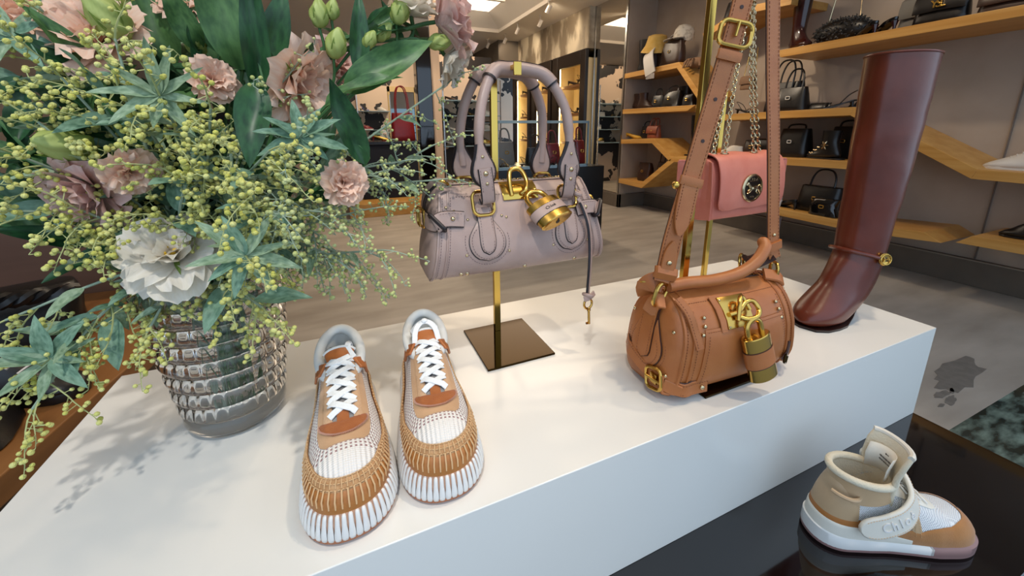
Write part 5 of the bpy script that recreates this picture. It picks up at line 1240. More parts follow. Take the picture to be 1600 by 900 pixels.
    for sg in (-1, 1):
        ring_ = [P[i] + nn[i].normalized()*0.0078 + (nn[i].normalized().cross((P[min(i+1, m_-1)] - P[max(i-1, 0)]).normalized()))*(sg*(ww[i]/2 - 0.004)) for i in range(2, m_ - 1)]; dashes(mb, ring_, V((-1, -1, 1)))
    obj('stitching', mb, M['cord'], sv, kind='stuff')
    # raised lettering along the strap, letter by letter on the curve
    for ch, q_ in zip('Chloé', (6.4, 8.4, 10.0, 11.5, 13.2)):
        i = int(q_); f_ = q_ - i; p = P[i].lerp(P[i+1], f_); n_ = nn[i].lerp(nn[i+1], f_).normalized(); d = (P[i+1] - P[i]).normalized(); n_ = (n_ - d*n_.dot(d)).normalized()
        text_mesh(ch, 0.021, 0.0009, M4(p + n_*0.0080, basis(n_, n_.cross(d))), M['sole_w'], 'lettering', sv)
    mb = MB(); mb.tube([V((-0.039*math.cos(b), 0.252 + 0.03*math.sin(b), 0.108 + 0.004*math.sin(b))) for b in [-0.6 + 1.6*k/8 for k in range(9)]], 0.0036, 8); obj('heel_pad', mb, M['beige_l'], t)
hightop()
# ------------------------------------------------------------------ ribbed glass vase
VX, VY, VZ = -0.186, 0.640, 0.580
def vase():
    t = thing('glass_vase', 'grey ribbed crystal vase holding the bouquet', 'vase', (VX, VY, VZ))
    NR, H = 9, 0.232
    def rad(z): return 0.059 + 0.030 * (z / H) ** 0.85
    prof = [(0.0005, 0.0), (0.050, 0.0), (0.056, 0.002)]
    for k in range(NR):
        z0 = 0.004 + (H - 0.008) * k / NR; dz = (H - 0.008) / NR
        for j in range(7):
            a = PI * j / 6; prof.append((rad(z0 + dz*j/6) + 0.0055 * math.sin(a) ** 0.8 - 0.0028, z0 + dz * j / 6))
    prof += [(rad(H) - 0.002, H), (rad(H) - 0.008, H + 0.001)]
    n = 96; rings = []
    for r, z in prof: rings.append([V((r*math.cos(2*PI*k/n), r*math.sin(2*PI*k/n), z)) for k in range(n)])
    inner = []
    for i in range(24):                                           # inside wall with vertical flutes
        z = H - (H - 0.022) * i / 23; inner.append([V(((rad(z) - 0.010 + 0.0014*math.cos(26*2*PI*k/n))*math.cos(2*PI*k/n), (rad(z) - 0.010 + 0.0014*math.cos(26*2*PI*k/n))*math.sin(2*PI*k/n), z)) for k in range(n)])
    inner.append([V((0.035*math.cos(2*PI*k/n), 0.035*math.sin(2*PI*k/n), 0.019)) for k in range(n)]); inner.append([V((0.0005*math.cos(2*PI*k/n), 0.0005*math.sin(2*PI*k/n), 0.0185)) for k in range(n)])
    mb = MB(); mb.loft(rings + inner, True, True)
    m = mat('smoky_crystal', '#eeeeec', 0.0, trans=1.0, ior=1.45); obj('vase_body', mb, m, t, angle=60)
vase()

# ------------------------------------------------------------------ bouquet
def leafmesh(name, wr, curl, fold, m, wav=0.0, seed=0):
    """unit leaf along +X, face up"""
    mb = MB(); rows = []; nu, nv = 6, 12
    for j in range(nv + 1):
        v = j / nv; w = wr * 0.5 * (math.sin(PI * v ** 0.85) ** 0.8) * (1 - 0.25*v) + 0.004 * (1 - v); w = max(w, 0.002)
        row = []
        for i in range(nu + 1):
            u = -1 + 2*i/nu; z = curl * (v - v*v*1.6) + fold * abs(u) * w * 2 + wav * math.sin(v*9 + seed + u*1.5) * w
            row.append(V((v, u * w, z)))
        rows.append(row)
    mb.grid(rows); return to_mesh(name, mb, m, angle=180)
def leafmat(name, c1, c2, rough=0.5):
    m = mat(name, c1, rough, col2=c2, nscale=7, ndetail=5, trl=0.22, stretch=(1, 2.5, 1)); return m
M['leaf_s'] = leafmat('silver_green_leaf', '#76906f', '#a3b898', 0.6)
M['leaf_b'] = leafmat('blue_green_leaf', '#587b62', '#82a389', 0.55)
M['leaf_d'] = leafmat('dark_green_leaf', '#22442a', '#356339', 0.42)
M['leaf_m'] = leafmat('mid_green_leaf', '#34592f', '#557d45', 0.45)
M['stem_s'] = mat('silver_stem', '#8fa08a', 0.7); M['stem_g'] = mat('green_stem', '#3f6b3a', 0.55)
M['ball'] = mat('mimosa_yellow', '#cbc75f', 0.9, col2='#dcd98c', nscale=60, bump=0.8, bscale=900, sss=0.1)
M['ballg'] = mat('mimosa_green', '#b7bd70', 0.9, col2='#cdd192', nscale=60, bump=0.8, bscale=900)
LF = {'s': [leafmesh('silver_leaf_a', 0.30, 0.10, 0.25, M['leaf_s'], 0.15, 1), leafmesh('silver_leaf_b', 0.26, -0.12, 0.35, M['leaf_s'], 0.2, 4), leafmesh('silver_leaf_c', 0.34, 0.22, 0.2, M['leaf_b'], 0.2, 2)],
      'd': [leafmesh('dark_leaf_a', 0.34, 0.10, 0.22, M['leaf_d'], 0.15, 1), leafmesh('dark_leaf_b', 0.30, -0.15, 0.3, M['leaf_d'], 0.25, 3), leafmesh('dark_leaf_c', 0.38, 0.2, 0.2, M['leaf_m'], 0.2, 6)],
      'b': [leafmesh('blue_leaf_a', 0.32, 0.12, 0.25, M['leaf_b'], 0.2, 1), leafmesh('blue_leaf_b', 0.36, -0.1, 0.25, M['leaf_b'], 0.2, 5)]}
def put_leaf(parent, base, d, up, L, wide, kind, rnd):
    x = V(d).normalized(); z = V(up); z = (z - x*z.dot(x)); z = z.normalized() if z.length > 1e-4 else V((0, 1, 0)); y = z.cross(x)
    o = link('leaf', LF[kind][rnd.randrange(len(LF[kind]))], parent)
    m = Matrix((x*L, y*L*wide, z*L)).transposed().to_4x4(); m.translation = V(base); o.matrix_basis = m
    return o
MOUTH = V((VX, VY, VZ + 0.225))
def stem_path(tip, rnd, bow=0.03, side=None, foot=True):
    d = tip - MOUTH; k = V((rnd.uniform(-1, 1), rnd.uniform(-1, 1), 0)).normalized() * rnd.uniform(0.0, 0.04)
    base = MOUTH + k; f = V((VX, VY, VZ + 0.03)) - k*0.8
    c = base + d*0.45 + V((0, 0, bow)); P = ([f] if foot else []) + [base, c, tip]
    return catmull(P, 7)
ico = None
def ball(mb, c, r, rnd):
    """small faceted pompon"""
    global ico
    if ico is None:
        t = (1 + 5 ** 0.5) / 2; v = [(-1, t, 0), (1, t, 0), (-1, -t, 0), (1, -t, 0), (0, -1, t), (0, 1, t), (0, -1, -t), (0, 1, -t), (t, 0, -1), (t, 0, 1), (-t, 0, -1), (-t, 0, 1)]
        f = [(0, 11, 5), (0, 5, 1), (0, 1, 7), (0, 7, 10), (0, 10, 11), (1, 5, 9), (5, 11, 4), (11, 10, 2), (10, 7, 6), (7, 1, 8), (3, 9, 4), (3, 4, 2), (3, 2, 6), (3, 6, 8), (3, 8, 9), (4, 9, 5), (2, 4, 11), (6, 2, 10), (8, 6, 7), (9, 8, 1)]
        v = [V(p).normalized() for p in v]; cache = {}; f2 = []
        def mid(a, b):
            k = (min(a, b), max(a, b))
            if k not in cache: v.append(((v[a] + v[b])/2).normalized()); cache[k] = len(v) - 1
            return cache[k]
        for a, b, c_ in f: x, y, z = mid(a, b), mid(b, c_), mid(c_, a); f2 += [(a, x, z), (b, y, x), (c_, z, y), (x, y, z)]
        ico = (v, f2)
    i = len(mb.v); q = rnd.uniform(0.94, 1.08)
    mb.v += [c + p * r * (q if k % 2 else 1.0) for k, p in enumerate(ico[0])]; mb.f += [(a+i, b+i, c_+i) for a, b, c_ in ico[1]]
def raceme(sm, bm, base, d, L, rnd, n=14, r=0.0029, droop=0.6):
    """thin zigzag stalk with pompons on short pedicels"""
    P = [V(base)]; dd = V(d).normalized()
    for k in range(6):
        dd = (dd + V((rnd.uniform(-.25, .25), rnd.uniform(-.25, .25), -droop*0.28 + rnd.uniform(-.12, .12)))).normalized(); P.append(P[-1] + dd*L/6)
    sm.tube(P, [0.0010 - 0.0001*k for k in range(7)], 4)
    Q = resample(P, n + 2)
    for k in range(2, n + 2):
        s = V((rnd.uniform(-1, 1), rnd.uniform(-1, 1), rnd.uniform(-0.9, 0.7))).normalized(); l = rnd.uniform(0.006, 0.014) * (1.25 - 0.6*k/n)
        q = Q[k] + s*l; sm.tube([Q[k], q], 0.0005, 3); ball(bm, q, r*rnd.uniform(0.8, 1.12), rnd)
        if rnd.random() < 0.4:
            q2 = Q[k] + (s + V((rnd.uniform(-.8, .8), rnd.uniform(-.8, .8), rnd.uniform(-.8, .8)))).normalized()*l*0.9; sm.tube([Q[k], q2], 0.0005, 3); ball(bm, q2, r*rnd.uniform(0.8, 1.05), rnd)
def mimosa(tip, label, seed, nrac=9, leaves=8, rl=0.065, bloom='ball', droop=0.6, r=0.0029, nb=13, ll=0.058, start=0.42):
    rnd = random.Random(seed); tip = V(tip)
    t = thing('mimosa_branch', label, 'mimosa branch', tuple(MOUTH), group='yellow mimosa branches in the vase')
    P = [p - MOUTH for p in stem_path(tip, rnd, rnd.uniform(0.0, 0.05))]
    mb = MB(); n = len(P); mb.tube(P, [0.0026 - 0.0014*k/n for k in range(n)], 6); obj('stem', mb, M['stem_s'], t)
    sm, bm = MB(), MB(); main = (P[-1] - P[-6]).normalized()
    for k in range(nrac):
        q = start + (1 - start)*(k + 0.5)/nrac; b = P[7 + int((n - 8)*q)] if n > 8 else P[-1]
        s = V((rnd.uniform(-1, 1), rnd.uniform(-1.3, 0.5), rnd.uniform(-0.9, 0.5))).normalized(); d = main*0.8 + s*0.9
        raceme(sm, bm, b, d, rl*rnd.uniform(0.75, 1.25), rnd, nb, r, droop)
    raceme(sm, bm, P[-1], main, rl, rnd, nb, r, droop*0.7)
    obj('stalks', sm, M['stem_s'] if bloom == 'ballg' else bpy.data.materials.get('mimosa_stalk') or mat('mimosa_stalk', '#a9ad72', 0.7), t, kind='stuff'); obj('pompons', bm, M[bloom], t, kind='stuff', angle=180)
    for k in range(leaves):
        q = 0.30 + 0.66*k/leaves; b = P[7 + int((n - 8)*q)]; a = k*2.4 + rnd.uniform(-.4, .4)
        side = main.cross(V((0.3, 0.2, 1))).normalized(); up2 = side.cross(main).normalized(); s = side*math.cos(a) + up2*math.sin(a)
        put_leaf(t, b, main*0.7 + s + V((0, 0, -0.1)), V((0.1, -0.5, 0.9)), ll*rnd.uniform(0.7, 1.2), rnd.uniform(0.9, 1.3), 's', rnd)
    return t
def petalmesh(name, m, ruf, cup, seed, wid=0.95):
    mb = MB(); rows = []; nu, nv = 10, 8
    for j in range(nv + 1):
        v = j / nv; w = wid * 0.5 * (0.22 + 0.95 * math.sin(PI * 0.5 * min(1, v*1.15)) - 0.25 * max(0, v - 0.75) / 0.25 * 0.6); row = []
        for i in range(nu + 1):
            u = -1 + 2*i/nu; edge = 1 - 0.16*u*u*v*v + 0.035*math.sin(u*14 + seed*2)*v**3
            row.append(V((v*edge, u*w*(1 - 0.08*v), cup*(u*u*w*0.5) + cup*0.55*v*v*(1 - 0.7*v) - 0.12*v**3 + ruf*math.sin(u*7 + seed)*v**3 + ruf*0.6*math.sin(u*13 + seed*3)*v**4)))
        rows.append(row)
    mb.grid(rows); return to_mesh(name, mb, m, angle=180)
def petalmat(name, c1, c2): 
    return mat(name, c1, 0.6, col2=c2, nscale=2.2, ndetail=4, mixlo=0.3, mixhi=0.75, trl=0.3, bump=0.25, bscale=14, stretch=(1, 6, 1))
PM = {'peach': petalmat('peach_petal', '#efc1a4', '#f7dfcd'), 'cream': petalmat('cream_petal', '#e6dcc8', '#f0e9df'), 'pink': petalmat('pink_petal', '#dcaea2', '#edd3c9')}
PT = {c: [petalmesh(c + '_petal_%d' % i, PM[c], 0.05 + 0.025*i, 0.55 - 0.12*i, i*1.7 + 1, 0.95 - 0.08*i) for i in range(3)] for c in PM}
M['sepal'] = leafmat('sepal_green', '#6f8a3a', '#8fa650')
sepal = leafmesh('sepal_leaf', 0.16, 0.15, 0.2, M['sepal'])
M['stamen'] = mat('yellow_stamen', '#c9a52c', 0.7)
def flower(c, R, col, face, op, label, seed, back_stem=True):
    rnd = random.Random(seed + 100); c = V(c); f = V(face).normalized()
    t = thing('lisianthus_flower', label, 'flower', tuple(c), group='lisianthus flowers in the vase')
    q = f.to_track_quat('Z', 'Y').to_matrix(); base = -f*R*0.45
    for (n, tilt, ln, vi, off) in ((3, 12, 0.78, 0, 0.0), (5, 30, 0.95, 1, 0.05), (5, 30 + 28*op, 1.12, 2, 0.02), (6, 42 + 40*op, 1.18, 2, 0.0)):
        for k in range(n):
            a = 2*PI*k/n + rnd.uniform(-.25, .25) + n; tl = math.radians(tilt + rnd.uniform(-7, 7))
            x = V((math.cos(a)*math.sin(tl), math.sin(a)*math.sin(tl), math.cos(tl))); z = V((-math.cos(a)*math.cos(tl), -math.sin(a)*math.cos(tl), math.sin(tl))); y = z.cross(x); L = R*ln*rnd.uniform(0.92, 1.08)
            m = Matrix((q@x*L, q@y*L, q@z*L)).transposed().to_4x4(); m.translation = base + f*off*R
            o = link('petal', PT[col][(vi + (k % 2 if vi else 0)) % 3], t); o.matrix_basis = m
    if op >= 1.0:
        mb = MB()
        for k in range(7):
            a = 2*PI*k/7; p = q @ V((math.cos(a)*R*0.12, math.sin(a)*R*0.12, 0)); mb.tube([base, p + f*R*0.02], 0.0010, 4); mb.sphere(p + f*R*0.02, (0.003, 0.0018, 0.0018), 6, 4)
        obj('stamens', mb, M['stamen'], t)
    for k in range(5):
        a = 2*PI*k/5; x = q @ V((math.cos(a)*0.8, math.sin(a)*0.8, 0.5)); z = q @ V((-0.5*math.cos(a), -0.5*math.sin(a), 0.8)); L = R*0.75
        o = link('sepal', sepal, t); m = Matrix((x.normalized()*L, z.cross(x).normalized()*L, z.normalized()*L)).transposed().to_4x4(); m.translation = base; o.matrix_basis = m
    st = MOUTH - c + V((rnd.uniform(-.03, .03), rnd.uniform(-.03, .03), 0)); d0 = base - f*0.04
    P = catmull([base, d0, d0.lerp(st, 0.45) + V((-0.02 if seed in (5, 6, 7) else 0, -0.03 if seed in (5, 6, 7) else 0, 0.09 if seed in (5, 6, 7) else 0.02)), st, st + V((0, 0, -0.18))], 6); mb = MB(); mb.tube(P, 0.0030 if seed in (5, 6, 7) else 0.0020, 6); obj('stem', mb, M['stem_g'], t)
    for k in range(3):
        b = P[6 + k*3]; put_leaf(t, b, V((rnd.uniform(-1, 1), rnd.uniform(-1, .4), rnd.uniform(-.4, .8))), V((0, -0.6, 0.8)), rnd.uniform(0.045, 0.065), 1.0, 'd', rnd)
    return t
M['bud'] = mat('yellow_green_bud', '#8ea349', 0.5, col2='#b3bd6d', nscale=3, stretch=(4, 4, 1), trl=0.15, bump=0.3, bscale=20)
def bud(c, R, face, label, seed):
    rnd = random.Random(seed + 500); c = V(c); f = V(face).normalized(); q = f.to_track_quat('Z', 'Y').to_matrix()
    t = thing('lisianthus_bud', label, 'flower bud', tuple(c), group='lisianthus buds in the vase')
    rings = []
    for j in range(13):
        v = j/12; r = R*0.62*math.sin(PI*(0.04 + 0.94*v) ** 0.82) ** 0.75 + 0.0006
        rings.append([q @ V((r*(1 + 0.14*math.cos(5*(a + v*2.2)))*math.cos(a), r*(1 + 0.14*math.cos(5*(a + v*2.2)))*math.sin(a), (v - 0.5)*2.1*R)) for a in [2*PI*k/30 for k in range(30)]])
    mb = MB(); mb.loft(rings); obj('bud_petals', mb, M['bud'], t, angle=180)
    for k in range(5):
        a = 2*PI*k/5; x = q @ V((math.cos(a)*0.45, math.sin(a)*0.45, 0.9)); z = q @ V((0.9*math.cos(a), 0.9*math.sin(a), -0.45)); L = R*1.5
        o = link('sepal', sepal, t); m = Matrix((x.normalized()*L, z.cross(x).normalized()*L*1.2, z.normalized()*L)).transposed().to_4x4(); m.translation = q @ V((R*0.22*math.cos(a), R*0.22*math.sin(a), -R*0.95)); o.matrix_basis = m
    base = -f*R; st = MOUTH - c; d0 = base - f*0.05; P = catmull([base, d0, d0.lerp(st, 0.5) + V((0, 0, 0.02)), st], 6); mb = MB(); mb.tube(P, 0.0018, 6); obj('stem', mb, M['stem_g'], t)
FLOWERS = [
    ((-0.190, 0.534, 0.870), 0.046, 'cream', (0.05, -0.75, 0.65), 1.0, 'wide open cream flower just above the vase rim'),
    ((-0.035, 0.577, 1.057), 0.051, 'peach', (0.75, -0.55, -0.2), 0.7, 'large peach ruffled flower left of the big dark leaf'),
    ((-0.001, 0.502, 0.939), 0.026, 'peach', (0.3, -0.95, 0.1), 0.5, 'small peach flower nearest the lilac handbag'),
    ((-0.264, 0.559, 0.934), 0.042, 'pink', (-0.5, -0.8, -0.25), 0.8, 'dusty pink flower at the left side of the bouquet'),
    ((-0.207, 0.536, 0.956), 0.025, 'peach', (0.4, -0.7, -0.3), 0.8, 'peach flower beside the dusty pink one'),
    ((0.163, 0.600, 1.156), 0.056, 'pink', (0.95, -0.25, 0.25), 0.6, 'pink flower at the upper right tip of the bouquet'),
    ((0.171, 0.620, 1.099), 0.042, 'cream', (0.85, -0.2, -0.55), 0.6, 'cream pink flower hanging under the upper right tip'),
    ((0.113, 0.611, 1.172), 0.037, 'cream', (0.3, -0.3, 0.9), 0.6, 'cream flower cut by the top picture edge'),
    ((-0.241, 0.601, 1.106), 0.047, 'peach', (-0.1, -0.8, 0.5), 0.8, 'peach flower half hidden by mimosa at the upper left'),
    ((-0.126, 0.559, 1.056), 0.024, 'peach', (0.5, -0.8, 0.2), 0.7, 'peach flower in the middle of the mimosa'),
    ((0.007, 0.673, 1.098), 0.040, 'pink', (0.6, -0.6, 0.3), 0.7, 'pink flower behind the large peach one'),
    ((-0.327, 0.667, 1.138), 0.038, 'peach', (-0.4, -0.6, 0.6), 0.8, 'peach flower in the top left picture corner'),
    ((-0.167, 0.656, 1.153), 0.029, 'peach', (0.1, -0.7, 0.7), 0.7, 'small peach flower at the top middle of the bouquet'),
]
BUDS = [
    ((0.005, 0.573, 1.106), 0.018, (0.25, -0.3, 0.9), 'round green bud above the large peach flower'),
    ((-0.011, 0.586, 1.142), 0.016, (0.1, -0.2, 1), 'green bud on a tall stem at the top'),
    ((0.005, 0.594, 1.150), 0.012, (0.2, -0.2, 1), 'slim green bud beside the tall one'),
    ((-0.218, 0.588, 1.121), 0.025, (-0.3, -0.5, 0.8), 'large yellow green bud at the upper left'),
    ((-0.226, 0.624, 1.140), 0.025, (0.2, -0.3, 1), 'green bud behind the large yellow one'),
    ((0.145, 0.603, 1.123), 0.017, (0.9, -0.2, 0.1), 'yellow green bud under the upper right flower'),
    ((-0.262, 0.553, 0.987), 0.026, (-0.3, -0.8, 0.2), 'large yellow green bud at the left middle'),
    ((0.090, 0.596, 1.158), 0.018, (0.3, -0.3, 0.9), 'pale bud at the top right of the bouquet'),
    ((-0.154, 0.629, 1.107), 0.017, (0.1, -0.6, 0.8), 'small green bud between dark leaves'),
    ((0.067, 0.601, 1.130), 0.014, (0.6, -0.3, 0.6), 'slim green bud in the stem bundle'),
    ((0.047, 0.586, 1.116), 0.012, (0.5, -0.3, 0.8), 'tiny green bud left in the stem bundle'),
    ((0.107, 0.591, 1.108), 0.012, (0.8, -0.3, 0.4), 'tiny green bud right in the stem bundle'),
]
MIMOSA = [
    (-0.294, 0.587, 1.092), (-0.251, 0.554, 1.053), (-0.193, 0.515, 1.034), (-0.280, 0.560, 1.010), (-0.257, 0.545, 0.919), (-0.304, 0.545, 0.923), (-0.162, 0.509, 1.034), (-0.120, 0.500, 1.022), (-0.104, 0.475, 0.978), (-0.148, 0.511, 0.964), (-0.069, 0.465, 0.980), (-0.042, 0.498, 0.992), (-0.072, 0.463, 0.918), (-0.101, 0.451, 0.877), (-0.086, 0.449, 0.941), (-0.032, 0.495, 0.908), (0.010, 0.530, 0.898), (0.039, 0.544, 0.945), (0.038, 0.541, 0.839), (-0.026, 0.534, 0.841), (0.003, 0.570, 0.807), (0.116, 0.586, 0.974), (0.085, 0.573, 0.958), (0.137, 0.602, 0.924), (-0.353, 0.568, 0.803), (-0.310, 0.537, 0.764), (-0.327, 0.522, 0.717), (-0.227, 0.536, 0.776), (-0.098, 0.467, 0.813), (-0.297, 0.547, 0.980), (-0.205, 0.560, 1.093), (0.158, 0.620, 1.069), (-0.060, 0.562, 1.055), (-0.275, 0.600, 1.126)]
BIGLEAVES = [
    ((0.057, 0.541, 1.076), (0.8, -0.15, 0.5), 0.130, 0.36),
    ((0.009, 0.531, 1.002), (-0.3, -0.2, 0.9), 0.110, 0.42),
    ((-0.079, 0.549, 1.100), (0.05, -0.1, 1), 0.160, 0.24),
    ((-0.086, 0.509, 1.013), (-0.1, -0.4, -0.8), 0.100, 0.42),
    ((-0.110, 0.577, 1.131), (-0.1, -0.2, 1), 0.140, 0.40),
    ((0.024, 0.530, 1.047), (0.9, -0.2, 0.45), 0.100, 0.30),
    ((0.033, 0.590, 1.117), (0.1, 0, 1), 0.110, 0.28),
    ((-0.144, 0.660, 1.117), (-0.3, -0.3, 0.9), 0.100, 0.36),
    ((0.060, 0.604, 1.138), (0.7, -0.1, 0.6), 0.090, 0.28),
    ((-0.065, 0.603, 1.112), (0.3, -0.1, 1), 0.120, 0.36),
    ((-0.198, 0.653, 1.133), (-0.2, -0.1, 1), 0.120, 0.36),
    ((-0.204, 0.669, 1.092), (-0.4, -0.2, 0.8), 0.100, 0.36),
    ((-0.189, 0.595, 0.895), (0.5, -0.3, 0.6), 0.080, 0.34),
    ((-0.241, 0.646, 0.915), (0.1, -0.4, -0.8), 0.070, 0.34),
]
for i, a in enumerate(FLOWERS): flower(*a, i)
for i, (c, R, f, l) in enumerate(BUDS): bud(c, R, f, l, i)
MLAB = ['', 'mimosa branch right of the upper left corner spray', 'mimosa branch above the dusty pink flower', 'mimosa branch at the far left, below the corner spray', 'mimosa branch hanging over the dusty pink flower', 'mimosa branch at the left edge above the wooden bench', 'mimosa branch crossing towards the middle peach flower', 'mimosa branch in front of the middle peach flower', 'mimosa branch left of the pale dull leaf', 'mimosa branch above the wide open cream flower', 'mimosa branch right of the pale dull leaf', '', 'mimosa branch left of the small peach flower', 'mimosa branch just right of the wide open cream flower', 'mimosa branch dropping beside the cream flower towards the vase', 'mimosa branch below the small peach flower', 'mimosa branch directly under the small peach flower', 'mimosa branch right of the small peach flower', 'mimosa branch low on the right, over the floor', 'mimosa branch low right, above the nearer sneaker', '', '', 'mimosa branch beside the leafy one reaching for the handbag', 'thin mimosa branch ending at the lilac bag corner', '', '', '', '', '', 'mimosa branch at the left edge, half way up', 'mimosa branch under the large yellow green bud', '', 'mimosa branch over the large peach flower', 'mimosa branch at the very top left']
SPECIAL = {20: 'mimosa branch hanging lowest on the right of the vase', 21: 'leafy mimosa branch reaching towards the lilac handbag', 24: 'mimosa branch reaching left above the black bag', 25: 'leafy mimosa branch hanging over the wooden bench', 26: 'mimosa branch drooping lowest at the left',
           27: 'mimosa branch falling over the front left of the vase', 28: 'mimosa branch falling over the front right of the vase', 31: 'thin mimosa twig under the upper right flower', 0: 'mimosa branch in the upper left picture corner', 11: 'silver leaved mimosa branch under the large peach flower'}
for i, p in enumerate(MIMOSA):
    right = i >= 15 and i not in (24, 25, 26, 27, 28, 29, 30, 33)
    mt_ = mimosa(p, SPECIAL.get(i) or MLAB[i], i, nrac=7 if i in (24, 25, 26) else (5 if i == 31 else 8), leaves=10 if i in (11, 21, 25, 28, 13) else 6,
           bloom='ballg' if (right or i in (11, 12)) else 'ball', r=0.0020 if i in (31, 21, 22, 23) else (0.0023 if right else 0.0026), droop=0.9 if i in (12, 13, 14, 28, 19, 20) else 0.55, nb=10 if i in (24, 25, 26) else 13, ll=0.056 if i in (25, 11, 28) else 0.042)
    if i in (0, 6, 11, 13, 25):                                  # star-shaped rosette of silver leaves at the tip
        rnd = random.Random(3000 + i); c = V(p) - MOUTH; f = V((0.1, -0.9, 0.35)).normalized(); a1 = f.cross(V((0, 0, 1))).normalized(); a2 = f.cross(a1)
        for k in range(9):
            a = 2*PI*k/9 + rnd.uniform(-.2, .2); put_leaf(mt_, c, a1*math.cos(a) + a2*math.sin(a) + f*rnd.uniform(0.0, 0.5), f + V((0, 0, 0.4)), rnd.uniform(0.036, 0.054), 0.95, 'b' if i == 11 else 's', rnd)
# large dark leaves on their own stems
BL = ('largest dark leaf, pointing at the lilac bag handles', 'dark leaf hanging below the large peach flower', 'tall upright dark leaf left of the large peach flower', 'pale dull leaf in the middle of the mimosa', 'upright dark leaf at the top middle', 'narrow folded leaf over the largest dark leaf',
      'dark leaf at the top between buds', 'dark leaf behind the mimosa at the top', 'small dark leaf in the upper right stem bundle', 'dark leaf behind the tall upright one', 'dark leaf at the top left of centre', 'dark leaf behind the upper left mimosa', 'dark leaf beside the wide open cream flower', 'dark leaf under the peach flower pair')
for i, (c, d, L, w) in enumerate(BIGLEAVES):
    rnd = random.Random(900 + i); c = V(c); d = V(d).normalized(); t = thing('broad_leaf', BL[i], 'leaf', tuple(c), group='broad dark leaves in the vase')
    mb = MB(); st = MOUTH - c; b = -d*L*0.45; mb.tube(catmull([b + d*L*0.3 + V((0, 0.008, 0)), b + V((0, 0.004, 0)), b.lerp(st, 0.5) + V((0, 0, 0.02)), st], 5), 0.0020, 6); obj('stem', mb, M['stem_g'], t)
    put_leaf(t, b, d, V((0.15, -1, 0.35)) if i != 5 else V((-0.3, -0.6, 0.8)), L, w/0.34*0.9, 'd', rnd)
# dense filler foliage inside
K = 0
for k in range(38):
    rnd = random.Random(2000 + k); a = rnd.uniform(0, 2*PI); el = rnd.uniform(-0.15, 1.25); R = rnd.uniform(0.12, 0.21)
    tip = V((VX - 0.03, VY + 0.06, 0.95)) + V((math.cos(a)*math.cos(el)*R*1.55, math.sin(a)*math.cos(el)*R*0.7, math.sin(el)*R*0.95))
    t = thing('foliage_stem', 'dark leafy stem filling the inside of the bouquet', 'foliage stem', tuple(MOUTH), group='leafy stems inside the bouquet')
    P = [p - MOUTH for p in stem_path(tip, rnd, 0.01, foot=(k % 2 == 0))]; n = len(P); mb = MB(); mb.tube(P, 0.0018, 5); obj('stem', mb, M['stem_g'], t)
    for j in range(11):
        q = P[int((n - 1)*(0.35 + 0.63*j/10))]; s = V((rnd.uniform(-1, 1), rnd.uniform(-1, 0.6), rnd.uniform(-0.7, 0.9))).normalized(); d = (P[-1] - P[-4]).normalized()*0.5 + s
        put_leaf(t, q, d, V((rnd.uniform(-.3, .3), -0.7, 0.7)), rnd.uniform(0.05, 0.08), rnd.uniform(0.9, 1.2), 'b' if k % 4 == 0 else 'd', rnd)
# ------------------------------------------------------------------ goods in the background
BK = leather('black_leather', '#0e0c0c', '#161313', 0.35, 0.15, 300)
PAT = mat('black_patent', '#0b0909', 0.08, coat=0.5)
BG = {'black': BK, 'patent': PAT, 'brown': leather('dark_brown_leather', '#2c1a12', '#382217', 0.4, 0.15, 300), 'red': leather('dark_red_leather', '#6a0f14', '#7a1519', 0.35, 0.1, 300), 'tanred': leather('russet_leather', '#7a3a24', '#86442b', 0.45, 0.1, 300),
      'burg': mat('burgundy_leather', '#2b0c0d', 0.2, coat=0.3), 'white': mat('white_goods', '#cfc9c0', 0.5), 'yellow': mat('mustard_leather', '#c99a2e', 0.5), 'tan': mat('taupe_suede', '#7a5c44', 0.8), 'blue': mat('periwinkle_satin', '#5b5fa8', 0.4), 'gold': M['gold'], 'grey': mat('grey_leather', '#6a6762', 0.5)}
SH = {'pump': [(0.02, .055, -.115, .088, .030), (0.05, .050, -.112, .06, .031), (.075, .045, -.06, .037, .034), (.095, .038, .02, .006, .038), (.12, .028, .08, .003, .034), (.138, .018, .118, .003, .02), (.145, .012, .138, .004, .005)],
      'sneaker': [(-.01, .105, -.125, .092, .034), (.03, .092, -.13, .05, .037), (.06, .076, -.128, .018, .039), (.09, .062, -.05, .012, .043), (.115, .05, .05, .012, .045), (.14, .035, .11, .012, .038), (.15, .022, .145, .013, .015)],
      'ankle': [(.045, .20, -.085, .20, .046), (.04, .13, -.075, .125, .042), (.06, .1, -.1, .06, .04), (.09, .075, -.1, .02, .04), (.11, .055, -.02, .012, .042), (.135, .04, .08, .008, .042), (.155, .02, .145, .008, .018)],
      'tall': [(.07, .42, -.085, .42, .058), (.06, .30, -.08, .30, .054), (.045, .18, -.07, .17, .045), (.05, .13, -.075, .11, .042), (.075, .1, -.09, .06, .04), (.1, .075, -.09, .02, .04), (.12, .055, -.02, .012, .042), (.14, .038, .08, .008, .042), (.158, .02, .146, .008, .018)]}
SHM = {}
